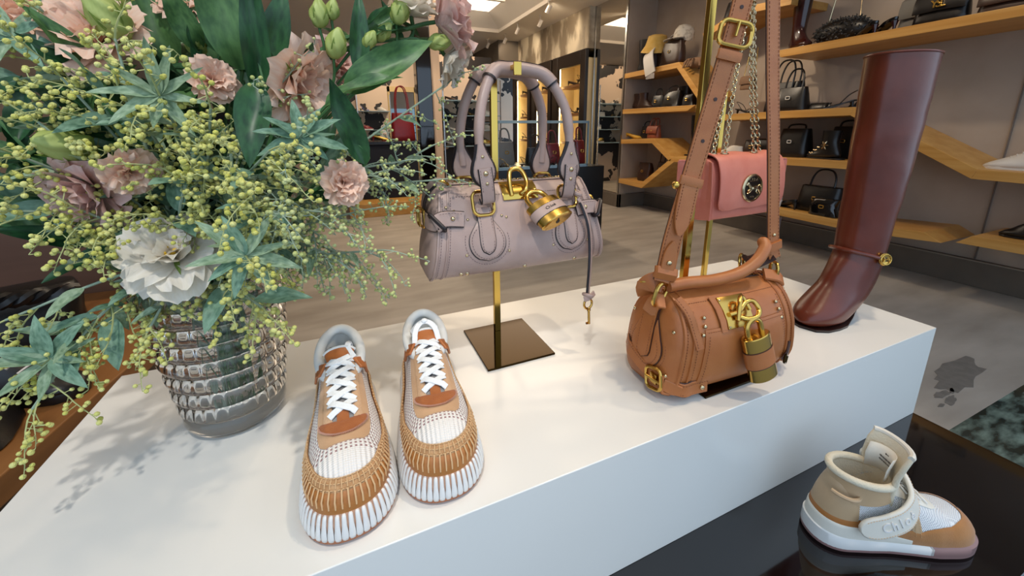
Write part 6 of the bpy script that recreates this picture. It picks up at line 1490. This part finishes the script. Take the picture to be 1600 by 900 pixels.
def shoe(kind, label, loc, rz, c='black', sole='black', scale=1.0, heel=0.0, sub=None):
    t = thing({'pump': 'pump', 'sneaker': 'sneaker', 'ankle': 'ankle_boot', 'tall': 'knee_boot', 'sandal': 'sandal'}[kind], label, {'pump': 'shoe', 'sneaker': 'sneaker', 'ankle': 'boot', 'tall': 'boot', 'sandal': 'sandal'}[kind], loc, rz); t.scale = (scale,)*3
    o = [(0.152, 0), (0.145, 0.02), (0.12, 0.038), (0.08, 0.043), (0.02, 0.036), (-0.05, 0.032), (-0.11, 0.034), (-0.13, 0.016), (-0.132, 0)]
    P = [V((x, y, 0)) for x, y in o] + [V((x, -y, 0)) for x, y in reversed(o[1:-1])]
    if kind == 'sandal':
        hz = lambda x: heel * max(0.0, min(1.0, (0.05 - x)/0.14)) ** 1.2
        mb = MB(); mb.loft([[V((p.x, p.y, hz(p.x))) for p in P], [V((p.x, p.y, hz(p.x) + 0.010)) for p in P]]); obj('sole', mb, BG[sole], t, smooth=False)
        for x, h_, w_ in ((0.085, 0.035, 0.044), (0.055, 0.045, 0.042)):
            mb = MB(); mb.ribbon([V((x - 0.02*math.sin(a), w_*math.cos(a), hz(x) + 0.008 + h_*math.sin(a))) for a in [PI*k/10 for k in range(11)]], lambda i: V((0, math.cos(PI*i/10), math.sin(PI*i/10) + 0.01)), 0.012, 0.003); obj('strap', mb, BG[c], t)
        mb = MB(); mb.tube(catmull([V((-0.02, 0.034, hz(-0.02) + 0.01)), V((-0.075, 0.036, hz(-0.08) + 0.055)), V((-0.125, 0, hz(-0.12) + 0.085)), V((-0.075, -0.036, hz(-0.08) + 0.055)), V((-0.02, -0.034, hz(-0.02) + 0.01))], 5), 0.0035, 6); obj('ankle_strap', mb, BG[c], t)
    else:
        mb = MB(); mb.loft(fan(SH[kind], 16, 2, 0.4), True, True, flip=True); obj('upper', mb, BG[c], t, angle=70)
        if kind == 'pump':
            mb = MB(); mb.loft([[V((p.x if p.x > 0 else 0.0 + p.x*0.05, p.y, 0.0)) for p in P], [V((p.x if p.x > 0 else p.x*0.05, p.y, 0.005)) for p in P]]); obj('sole', mb, BG[sole], t)
        else:
            k = 0.022 if kind == 'sneaker' else 0.012; mb = MB(); mb.loft([[V((p.x, p.y, 0)) for p in P], [V((p.x*1.02, p.y*1.04, k*0.5)) for p in P], [V((p.x, p.y, k)) for p in P]]); obj('sole', mb, BG[sole], t)
        if kind == 'sneaker':
            for i in range(4):
                x = 0.01 + i*0.02; z = 0.103 - i*0.0125; mb = MB(); mb.tube([V((x, -0.02, z - 0.008)), V((x + 0.006, 0, z)), V((x, 0.02, z - 0.008))], 0.003, 5); obj('lace', mb, BG['white'], t)
    if heel and kind != 'sandal' or kind == 'pump':
        mb = MB(); mb.tube([V((-0.098, 0, 0.06)), V((-0.105, 0, 0.03)), V((-0.106, 0, 0))], [0.022, 0.010, 0.006], 8); obj('heel', mb, BG[sole], t)
    elif kind == 'sandal' and heel > 0.02:
        mb = MB(); mb.tube([V((-0.1, 0, heel)), V((-0.108, 0, 0))], [0.016, 0.007], 8); obj('heel', mb, BG[sole], t)
    return t
def bag(label, loc, rz, w, hgt, d, c='black', handles=1, hh=0.12, flap=False, hw='gold', chain=0.0, slouch=0.0, name='handbag', mono=None, taper=0.85, buckle=True):
    t = thing(name, label, 'handbag', loc, rz); S = []
    def sec(z, f, g):
        n = 20; out = []
        for k in range(n):
            a = 2*PI*k/n; ca, sa = math.cos(a), math.sin(a); x = math.copysign(abs(ca) ** 0.45, ca)*w/2*f; y = math.copysign(abs(sa) ** 0.6, sa)*d/2*g
            if slouch: x += slouch*w*noise.noise((x*9, z*9, w*30)); y += slouch*d*noise.noise((z*12, x*12, 3.3))
            out.append(V((x, y, z)))
        return out
    for q in (0.0, 0.04, 0.2, 0.45, 0.7, 0.9, 0.98, 1.0):
        f = (0.94 if q in (0.0,) else 1.0) * (1 - (1 - taper)*q); g = (0.9 if q == 0 else 1.0) * (1 - 0.55*q*q); f *= 0.97 if q == 1.0 else 1.0
        S.append(sec(q*hgt, f, g*(0.6 if q == 1.0 else 1.0)))
    mb = MB(); mb.loft(S); obj('body', mb, BG[c], t, angle=50)
    if flap:
        rows = []
        for z, y in ((hgt*1.005, d*0.2), (hgt*1.02, -d*0.12), (hgt*0.95, -d*0.36), (hgt*0.7, -d*0.52), (hgt*0.42, -d*0.56)): rows.append([V((w*0.46*(-1 + 2*i/8), y - 0.002, z - (0.03*hgt*abs(-1 + 2*i/8) if z < hgt*0.5 else 0))) for i in range(9)])
        mb = MB(); mb.grid(rows, flip=True); obj('flap', mb, BG[c], t, solid=0.008, bevel=0.002)
    if buckle:
        mb = MB(); mb.rrect((0, -d*0.58 if flap else -d*0.5, hgt*0.55), 0.03, 0.022, 0.005, 0.003, (0, -1, 0), (0, 0, 1)); obj('clasp', mb, BG[hw], t)
    if mono:
        text_mesh(mono, 0.06, 0.002, M4((0, -d*0.56 - 0.012, hgt*0.62), basis((0, -1, 0.1), (0, 0, 1))), M['gold'], 'monogram', t, 0.6)
    for k in range(handles):
        y = (k - (handles - 1)/2)*d*0.5; mb = MB(); x = w*0.26; mb.tube(catmull([V((-x, y - d*0.12, hgt*0.8)), V((-x*0.95, y, hgt + hh*0.5)), V((-x*0.5, y + 0.01, hgt + hh)), V((x*0.5, y + 0.01, hgt + hh)), V((x*0.95, y, hgt + hh*0.5)), V((x, y - d*0.12, hgt*0.8))], 5), 0.007, 7); obj('handle', mb, BG[c], t)
    if chain:
        for s in (-1, 1):
            mb = MB(); mb.tube([V((s*w*0.36, 0, hgt*0.9)), V((s*w*0.22, 0.02, hgt + chain))], 0.003, 5); obj('chain', mb, M['gold'], t)
    return t
R_ = -PI/2; XS = 3.40
# corner shelves beside the mirror
shoe('tall', 'black knee boot at the mirror end of the hat shelf', (3.36, 3.90, 1.637), R_ + 0.3, 'black', scale=0.85)
def hat_form(label, y, z, kind):
    t = thing('hat_display', label, 'hat', (3.38, y, z), R_)
    if kind == 'bucket':
        mb = MB(); mb.lathe([(0.10, 0.27), (0.105, 0.30), (0.125, 0.25), (0.165, 0.20), (0.168, 0.198), (0.125, 0.262), (0.112, 0.30), (0.095, 0.36), (0.05, 0.375), (0.001, 0.377)], (0, 0, 0), 24, Euler((0.15, 0.2, 0)).to_matrix()); obj('crown', mb, BG['yellow'] if False else mat('straw_yellow_cotton', '#c9a24c', 0.85, col2='#d3b066', nscale=20), t)
        mb = MB(); mb.lathe([(0.07, 0.0), (0.075, 0.1), (0.06, 0.2), (0.09, 0.28)], (0, 0, 0), 16); obj('form', mb, BG['brown'], t)
    else:
        cm = mat('white_printed_cotton', '#d6cfc2', 0.85, col2='#b9b0a2', nscale=30, mixlo=0.5, mixhi=0.6)
        mb = MB(); mb.lathe([(0.098, 0.26), (0.102, 0.30), (0.095, 0.35), (0.07, 0.39), (0.03, 0.405), (0.001, 0.408)], (0, 0, 0), 24, Euler((0.0, 0.25, 0)).to_matrix()); obj('crown', mb, cm, t)
        rows = [[V(((0.10 + q*0.07)*math.sin(a) + 0.05, (-0.10 - q*0.09)*math.cos(a), 0.27 - 0.02*q)) for a in [-1.0 + 2*k/8 for k in range(9)]] for q in (0, 0.5, 1)]
        mb = MB(); mb.grid(rows); obj('visor', mb, cm, t, solid=0.004)
        mb = MB(); mb.lathe([(0.065, 0.0), (0.07, 0.1), (0.055, 0.2), (0.09, 0.27)], (0, 0, 0), 16); obj('form', mb, BG['tan'], t)
hat_form('yellow bucket hat on a dark stand on the oak shelf', 3.74, 1.64, 'bucket'); hat_form('white printed cap above the dark brown bag', 3.42, 1.64, 'cap')
bag('dark brown slouchy bag under the white cap', (3.31, 3.40, 1.645), R_ - 0.1, 0.34, 0.24, 0.12, 'brown', 1, 0.06, slouch=0.12)
t = thing('fringed_scarf', 'white fringed scarf hanging over the hat shelf edge', 'scarf', (3.20, 3.62, 1.63), R_)
mb = MB(); mb.ribbon(catmull([(-0.08, 0.12, 0.24), (-0.03, 0.0, 0.16), (0.02, -0.03, 0.04), (0.06, -0.035, -0.06)], 5), [V((0, -1, 0.3))]*16, 0.14, 0.014); obj('cloth', mb, BG['white'], t)
for k in range(9):
    mb = MB(); x = 0.0 + k*0.0145; mb.tube([V((x, -0.035, -0.055)), V((x + 0.004, -0.04, -0.11))], 0.004, 5); obj('fringe', mb, BG['white'], t)
mb = MB(); rnd = random.Random(5)
t = thing('fringed_pouch', 'taupe fringed pouch on the slope of the hat shelf', 'pouch', (3.33, 3.10, 1.60), R_); mb.sphere((0, 0, 0.03), (0.10, 0.07, 0.05), 14, 8); obj('body', mb, BG['tan'], t)
for k in range(26):
    a = rnd.uniform(0, 2*PI); mb = MB(); mb.tube(catmull([V((0.07*math.cos(a), 0.05*math.sin(a), 0.05)), V((0.11*math.cos(a), 0.09*math.sin(a), 0.03 + rnd.uniform(0, .03))), V((0.15*math.cos(a), 0.11*math.sin(a) - 0.02, -0.02))], 4), 0.007, 5); obj('fringe', mb, BG['tan'], t)
shoe('ankle', 'brown ankle boot nearest the mirror on the second shelf', (3.38, 3.96, 1.222), R_ + 0.2, 'brown', 'brown', 0.9); shoe('ankle', 'brown ankle boot beside its twin on the second shelf', (3.34, 3.82, 1.221), R_ + 0.2, 'brown', 'brown', 0.9)
bag('small black bag with round handle beside the brown ankle boots', (3.40, 3.66, 1.220), R_, 0.20, 0.14, 0.10, 'black', 1, 0.07); bag('black slouchy bag on the second shelf under the hats', (3.38, 3.42, 1.218), R_, 0.26, 0.17, 0.14, 'black', 1, 0.05, slouch=0.15)
shoe('ankle', 'black ankle boot standing behind the slouchy black bag', (3.50, 3.35, 1.217), R_, 'black', scale=1.1); bag('black crumpled pouch at the open end of the second shelf', (3.36, 3.17, 1.216), R_, 0.18, 0.12, 0.10, 'black', 0, slouch=0.2)
shoe('pump', 'mustard shoe at the mirror end of the third shelf', (3.34, 3.98, 0.866), R_ + 0.4, 'yellow', 'yellow', 0.9); bag('black handbag between mustard shoe and russet bag', (3.42, 3.83, 0.872), R_, 0.18, 0.15, 0.1, 'black', 1, 0.05)
bag('small russet handbag with twin handles on the third shelf', (3.34, 3.62, 0.880), R_, 0.18, 0.14, 0.09, 'tanred', 2, 0.08, flap=True)
bag('dark brown bag lying against the rising oak shelf', (3.40, 3.78, 0.366), R_ + 0.1, 0.20, 0.22, 0.14, 'brown', 0, slouch=0.15); bag('dark bag with thin handle leaning on the rising oak shelf', (3.44, 3.55, 0.440), R_, 0.14, 0.17, 0.1, 'brown', 1, 0.13)
shoe('tall', 'tall black boot standing on the oak shelf left of the pink bag', (3.36, 3.02, 0.712), R_ + 0.15, 'patent', scale=0.98)
# shelves behind the strap and the chestnut boot
t_ = bag('small taupe bag hanging on thin cords between chain and strap', (3.40, 2.56, 1.33), R_, 0.15, 0.11, 0.05, 'tan', 0, flap=True, chain=0.24)
shoe('sandal', 'black sandal behind the chains of the pink bag', (3.36, 2.52, 1.117), R_, 'black', scale=0.8, heel=0.05)
bag('large black handbag on the bent shelf right of the strap', (3.44, 2.24, 1.119), R_, 0.30, 0.24, 0.16, 'black', 2, 0.16, hw='grey'); bag('black bag with silver tassels in front of the larger black one', (3.32, 2.10, 1.121), R_, 0.24, 0.18, 0.14, 'black', 1, 0.13, hw='white', slouch=0.08)
bag('flat black pouch at the foot of the tasselled bag', (3.36, 1.92, 1.124), R_, 0.14, 0.05, 0.10, 'black', 0, buckle=False)
shoe('sandal', 'black strappy sandal beside the chestnut boot shaft', (3.34, 1.80, 1.126), R_ + PI + 0.5, 'black', scale=0.85, heel=0.06); shoe('sandal', 'black strappy sandal behind its twin near the boot shaft', (3.46, 1.70, 1.127), R_ + PI + 0.5, 'black', scale=0.85, heel=0.06)
bag('brown and black bag seen above the pink bag', (3.44, 2.45, 0.754), R_, 0.20, 0.13, 0.12, 'brown', 0); shoe('sneaker', 'white sneaker seen above the pink bag', (3.32, 2.58, 0.754), R_ + PI, 'white', 'white', 0.8); bag('black evening bag behind the white sneaker', (3.40, 2.34, 0.755), R_, 0.16, 0.14, 0.10, 'black', 0, flap=True)
bag('black barrel handbag with silver clasp on the straight shelf', (3.40, 2.08, 0.757), R_, 0.26, 0.23, 0.16, 'black', 1, 0.03, hw='white', taper=0.8)
t_ = shoe('ankle', 'black ankle boot embroidered with a gold flower', (3.33, 1.80, 0.761), R_ + PI - 0.3, 'black', scale=1.05)
mb = MB(); fc = V((-0.02, 0.048, 0.10))
for k in range(6):
    a = k*PI/3; mb.tube([fc, fc + V((0.018*math.cos(a), 0.003, 0.018*math.sin(a))), fc + V((0.032*math.cos(a), 0.0, 0.032*math.sin(a)))], [0.002, 0.006, 0.001], 6)
for k in range(9): mb.sphere(V((0.02 + k*0.012, 0.047 - 0.0015*k, 0.085 - 0.007*k + 0.008*math.sin(k*2))), (0.006, 0.004, 0.004), 6, 4)
obj('embroidery', mb, M['palegold'], t_); 
bag('black top handle bag behind the embroidered boot', (3.52, 1.78, 0.761), R_, 0.22, 0.24, 0.12, 'black', 1, 0.04)
shoe('pump', 'white mule tipped up on the lowest shelf', (3.32, 2.14, 0.356), R_ + 2.7, 'white', 'white', 0.95); shoe('pump', 'black loafer beside the white mule', (3.32, 2.02, 0.355), R_ + 2.7, 'black', 'black', 0.95)
bag('black slouchy bag with long handle on the lowest shelf', (3.40, 1.82, 0.351), R_, 0.32, 0.20, 0.18, 'black', 1, 0.12, slouch=0.1); bag('shiny black pleated pouch on the lowest shelf', (3.28, 1.72, 0.349), R_, 0.20, 0.13, 0.10, 'patent', 0, slouch=0.2)
# highest level shelf
shoe('tall', 'dark burgundy knee boot on the highest long shelf', (3.34, 2.14, 1.583), R_ + PI + 2.6, 'burg', 'burg', 1.0, heel=0.05)
t = thing('fur_bag', 'black curly fur bag with thin gold chains', 'handbag', (3.40, 1.88, 1.584), R_); mb = MB(); rnd = random.Random(3); S = []
mb.sphere((0, 0, 0.085), (0.17, 0.07, 0.085), 20, 12); obj('body', mb, BG['black'], t); fm = mat('black_curly_fur', '#0d0b0a', 0.95, sheen=0.4)
mb = MB()
for k in range(420):
    a = rnd.uniform(0, 2*PI); e_ = math.asin(rnd.uniform(-0.9, 1)); d = V((math.cos(a)*math.cos(e_), math.sin(a)*math.cos(e_), math.sin(e_))); p = V((0.17*d.x, 0.07*d.y, 0.085 + 0.085*d.z)); s = V((rnd.uniform(-1, 1), rnd.uniform(-1, 1), rnd.uniform(-1, 1)))*0.016; mb.tube([p, p + d*0.012 + s*0.5, p + d*0.008 + s], [0.005, 0.004, 0.002], 4)
obj('curls', mb, fm, t, kind='stuff')
for s in (-1, 1):
    mb = MB(); mb.tube([V((s*0.10, 0, 0.15)), V((s*0.07, 0.02, 0.45))], 0.003, 5); obj('chain', mb, M['palegold'], t)
for i, (y, l) in enumerate(((1.70, 'black patent pump beside the curly fur bag'), (1.60, 'black patent pump nearer the quilted bags'))):
    t_ = shoe('pump', l, (3.33, y, 1.585), R_ + PI - 0.6, 'patent', 'burg', 0.95); mb = MB(); mb.sphere((0.085, 0, 0.042), (0.02, 0.016, 0.012), 8, 6); obj('ornament', mb, M['steel'], t_)
bag('snakeskin effect bag with gold monogram behind the black one', (3.46, 1.45, 1.586), R_, 0.26, 0.20, 0.10, 'grey', 0, flap=True, mono='YSL', buckle=False); bag('quilted black flap bag with gold monogram', (3.34, 1.33, 1.587), R_, 0.25, 0.17, 0.10, 'black', 0, flap=True, mono='YSL', buckle=False)
bag('dark quilted clutch on the highest long shelf', (3.34, 1.07, 1.588), R_, 0.22, 0.11, 0.09, 'brown', 0, flap=True); bag('grey clutch at the right picture edge', (3.34, 0.84, 1.589), R_, 0.2, 0.13, 0.09, 'grey', 0, flap=True)
shoe('sneaker', 'white leather sneaker at the right picture edge', (3.36, 0.86, 0.757), R_ + PI, 'white', 'white', 1.0); shoe('ankle', 'black boot on the low shelf at the right picture edge', (3.36, 0.74, 0.398), R_ + PI, 'black', scale=0.9)
bag('black bag on the topmost shelf behind the strap', (3.36, 2.72, 1.935), R_, 0.24, 0.16, 0.12, 'black', 0)
# shoes in the lit cabinets
k_ = 0
for y0, nm in ((5.22, 'nearest'), (6.07, 'middle'), (6.88, 'farthest')):
    for z, lv in ((0.80, 'lower'), (1.22, 'middle'), (1.62, 'upper')):
        for dy, sd in ((-0.13, 'front'), (0.11, 'rear')):
            k_ += 1; shoe('sandal' if k_ % 3 else 'pump', 'dark %s, %s board of the %s lit cabinet, %s one' % ('sandal' if k_ % 3 else 'pump', lv, nm, sd), (3.30, y0 + dy, z + 0.001), R_ + PI/2*(1 if k_ % 2 else 0.6), 'black' if k_ % 2 else 'brown', 'brown', 0.85, heel=0.06)
# goods in the glass case
case = [('red', 1.66, 'dark red bag at the right end of the glass case', 0.16, 0.17), ('black', 1.50, 'black bag with ring handle in the glass case', 0.18, 0.14), ('grey', 1.22, 'grey pleated bag in the glass case', 0.17, 0.19)]
for c, x, l, w_, h_ in case: bag(l, (x, 3.02, 0.7065), 0.1, w_, h_, 0.09, c, 1, 0.10)
for i, (x, y, c, l) in enumerate(((1.34, 2.82, 'black', 'black sandal at the front of the glass case'), (1.12, 2.80, 'gold', 'gilt sandal at the left of the glass case'), (1.54, 2.80, 'brown', 'brown sandal right of the black one in the glass case'), (1.70, 2.84, 'black', 'furry dark mule near the right pane of the glass case'))): shoe('sandal', l, (x, y, 0.7065), 0.4 + i*0.5, c, 'brown', 0.7, heel=0.03)
bag('dark red handbag standing right of the glass case', (1.885, 2.95, 0.70), 0.2, 0.12, 0.20, 0.10, 'red', 1, 0.10)
# low wooden stage, dark table and red tote in front of the doorway
o = obj('wooden_stage', boxes((0.0, 0.92, 4.75, 6.0, 0, 0.16)), M['oak'], bevel=0.004); tag(o, 'low pale wooden stage behind the bouquet', 'stage')
t = thing('draped_table', 'dark table on the wooden stage under the red tote', 'table', (0.52, 5.35, 0.16)); obj('tabletop', boxes((-0.36, 0.36, -0.3, 0.3, 0.66, 0.70)), M['blacksat'], t, bevel=0.004); obj('skirt', boxes((-0.34, 0.34, -0.28, 0.28, 0.0, 0.66)), mat('navy_cloth', '#0e1320', 0.8), t, bevel=0.01)
bag('dark red tote with tall handles on the dark table', (0.72, 5.2, 0.861), 0.1, 0.30, 0.34, 0.14, 'red', 2, 0.30, buckle=False)
shoe('pump', 'gilt shoe on the dark table left of the red tote', (0.44, 5.15, 0.861), 0.2, 'gold', 'red', 0.9); bag('pink tassel pouch beside the red tote', (0.50, 5.3, 0.861), 0, 0.12, 0.14, 0.06, 'white', 1, 0.05)
# glass shelf rack with shoes behind the lilac bag, and one by the doorway
def rack(x, y, w_, zs, label, kinds, short):
    t = thing('glass_rack', label, 'shelf rack', (x, y, 0))
    obj('back_panel', boxes((-w_/2, w_/2, 0.24, 0.27, 0, 2.1)), M['torn'], t, smooth=False)
    for sx in (-1, 1): obj('post', boxes((sx*w_/2 - 0.008, sx*w_/2 + 0.008, -0.14, -0.124, 0, zs[-1] + 0.3)), M['steel'], t, smooth=False)
    for z in zs: obj('shelf_pane', boxes((-w_/2, w_/2, -0.14, 0.24, z - 0.012, z)), M['glassedge'], t, smooth=False)
    k = 0
    for z in zs:
        n = max(2, int(w_/0.24))
        for i in range(n):
            c = kinds[k % len(kinds)]; k += 1; xx = x - w_/2 + w_*(i + 0.5)/n; lb = '%s %s, level %s of the %s' % ({'white': 'white', 'black': 'black', 'gold': 'gilt', 'brown': 'brown', 'blue': 'violet blue', 'red': 'red', 'tanred': 'russet'}[c], ('sneaker', 'pump', 'sandal')[k % 3], ('one', 'two', 'three', 'four', 'five')[zs.index(z)], short) + ', ' + ('left end', 'next to the left end', 'in the middle', 'right of the middle', 'right end')[i if n > 2 else i*4]
            shoe(('sneaker', 'pump', 'sandal')[k % 3], lb, (xx, y + 0.05, z + 0.0005), 0.3 + 0.9*(k % 2) - 1.2, c, 'white' if k % 3 == 0 else 'black', 0.8, heel=0.05 if k % 3 == 2 else 0.0)
rack(1.86, 6.0, 0.9, (0.75, 0.98, 1.2, 1.42), 'glass rack behind the bag handles with shoes', ('white', 'black', 'gold', 'white', 'brown'), 'rack behind the lilac bag')
rack(0.62, 8.3, 0.6, (0.6, 1.0, 1.35), 'narrow rack beside the doorway with shoes', ('blue', 'white', 'red', 'black'), 'rack beside the doorway')
rack(2.7, 8.3, 0.8, (0.7, 1.0, 1.3), 'far rack at the right of the back wall with shoes', ('black', 'white', 'tanred', 'black'), 'far right rack')
# ------------------------------------------------------------------ wooden bench at the left with black goods
t = thing('wooden_bench', 'brown wooden bench left of the pedestal', 'bench', (0, 0, 0))
mb = MB(); mb.prism([(-0.60, 0.62, 0.40), (-0.515, 1.20, 0.40), (-0.50, 1.75, 0.40), (-1.7, 1.75, 0.40), (-1.7, 0.62, 0.40)], (0, 0, 0.05)); obj('seat_board', mb, M['darkoak'], t, smooth=False, bevel=0.003)
mb = MB(); mb.prism([(-0.63, 0.64, 0.0), (-0.545, 1.20, 0.0), (-0.53, 1.73, 0.0), (-1.7, 1.73, 0.0), (-1.7, 0.64, 0.0)], (0, 0, 0.40)); obj('base', mb, mat('dark_bench_base', '#3a2a1c', 0.5), t, smooth=False)
o = obj('walnut_backboard', boxes((-1.7, -0.55, 1.755, 1.80, 0.0, 0.75)), mat('walnut_panel', '#6b4a38', 0.55, col2='#74523f', nscale=8, stretch=(0.3, 3, 3)), smooth=False, bevel=0.003); tag(o, 'brown wooden backboard of the bench', 'backboard')  # back board of the bench, kept as its own object
bag('black woven leather bag on the wooden bench', (-0.90, 1.32, 0.45), 0.5, 0.44, 0.16, 0.22, 'black', 0, slouch=0.08, buckle=False)
t = thing('braided_strap', 'black braided leather strap lying over the woven bag', 'strap', (-0.86, 1.24, 0.60), 0.5)
for s in range(3):
    mb = MB(); mb.tube([V((-0.2 + 0.4*k/36, 0.012*math.sin(k*0.9 + s*2.09) - 0.06, 0.022 + 0.010*math.cos(k*0.9 + s*2.09) - 0.05*(k/36 - 0.5)**2)) for k in range(37)], 0.011, 6); obj('braid_strand', mb, BG['black'], t)
t_ = shoe('sneaker', 'black sneaker with white looped stripe on the bench', (-0.70, 1.08, 0.451), -0.3, 'black', 'black', 0.95)
for q in (0.0, 0.035):
    mb = MB(); mb.ribbon([V((-0.05 + q + 0.024*math.cos(a), -0.0415, 0.045 + 0.028*math.sin(a))) for a in [2*PI*k/20 for k in range(20)]], V((0, -1, 0.2)), 0.010, 0.004, True); obj('stripe', mb, BG['white'], t_)
bag('black cloth pouch lying at the near end of the bench', (-0.72, 0.93, 0.45), 0.3, 0.2, 0.09, 0.18, 'black', 0, slouch=0.15, buckle=False)
# unseen track with spot heads, added to light the pedestal and bouquet
t = thing('added_spot_track', 'added unseen white track with spot heads lighting pedestal and bouquet', 'added track light', (0.6, 0.26, 2.55)); obj('rail', boxes((-1.4, 1.2, -0.018, 0.018, -0.03, 0.0)), M['ceil'], t)
for x in (-0.9, 0.15, 0.9):
    mb = MB(); mb.lathe([(0.02, -0.03), (0.032, -0.04), (0.032, -0.13), (0.028, -0.13)], (x, 0, 0), 16); obj('spot_head', mb, M['ceil'], t)
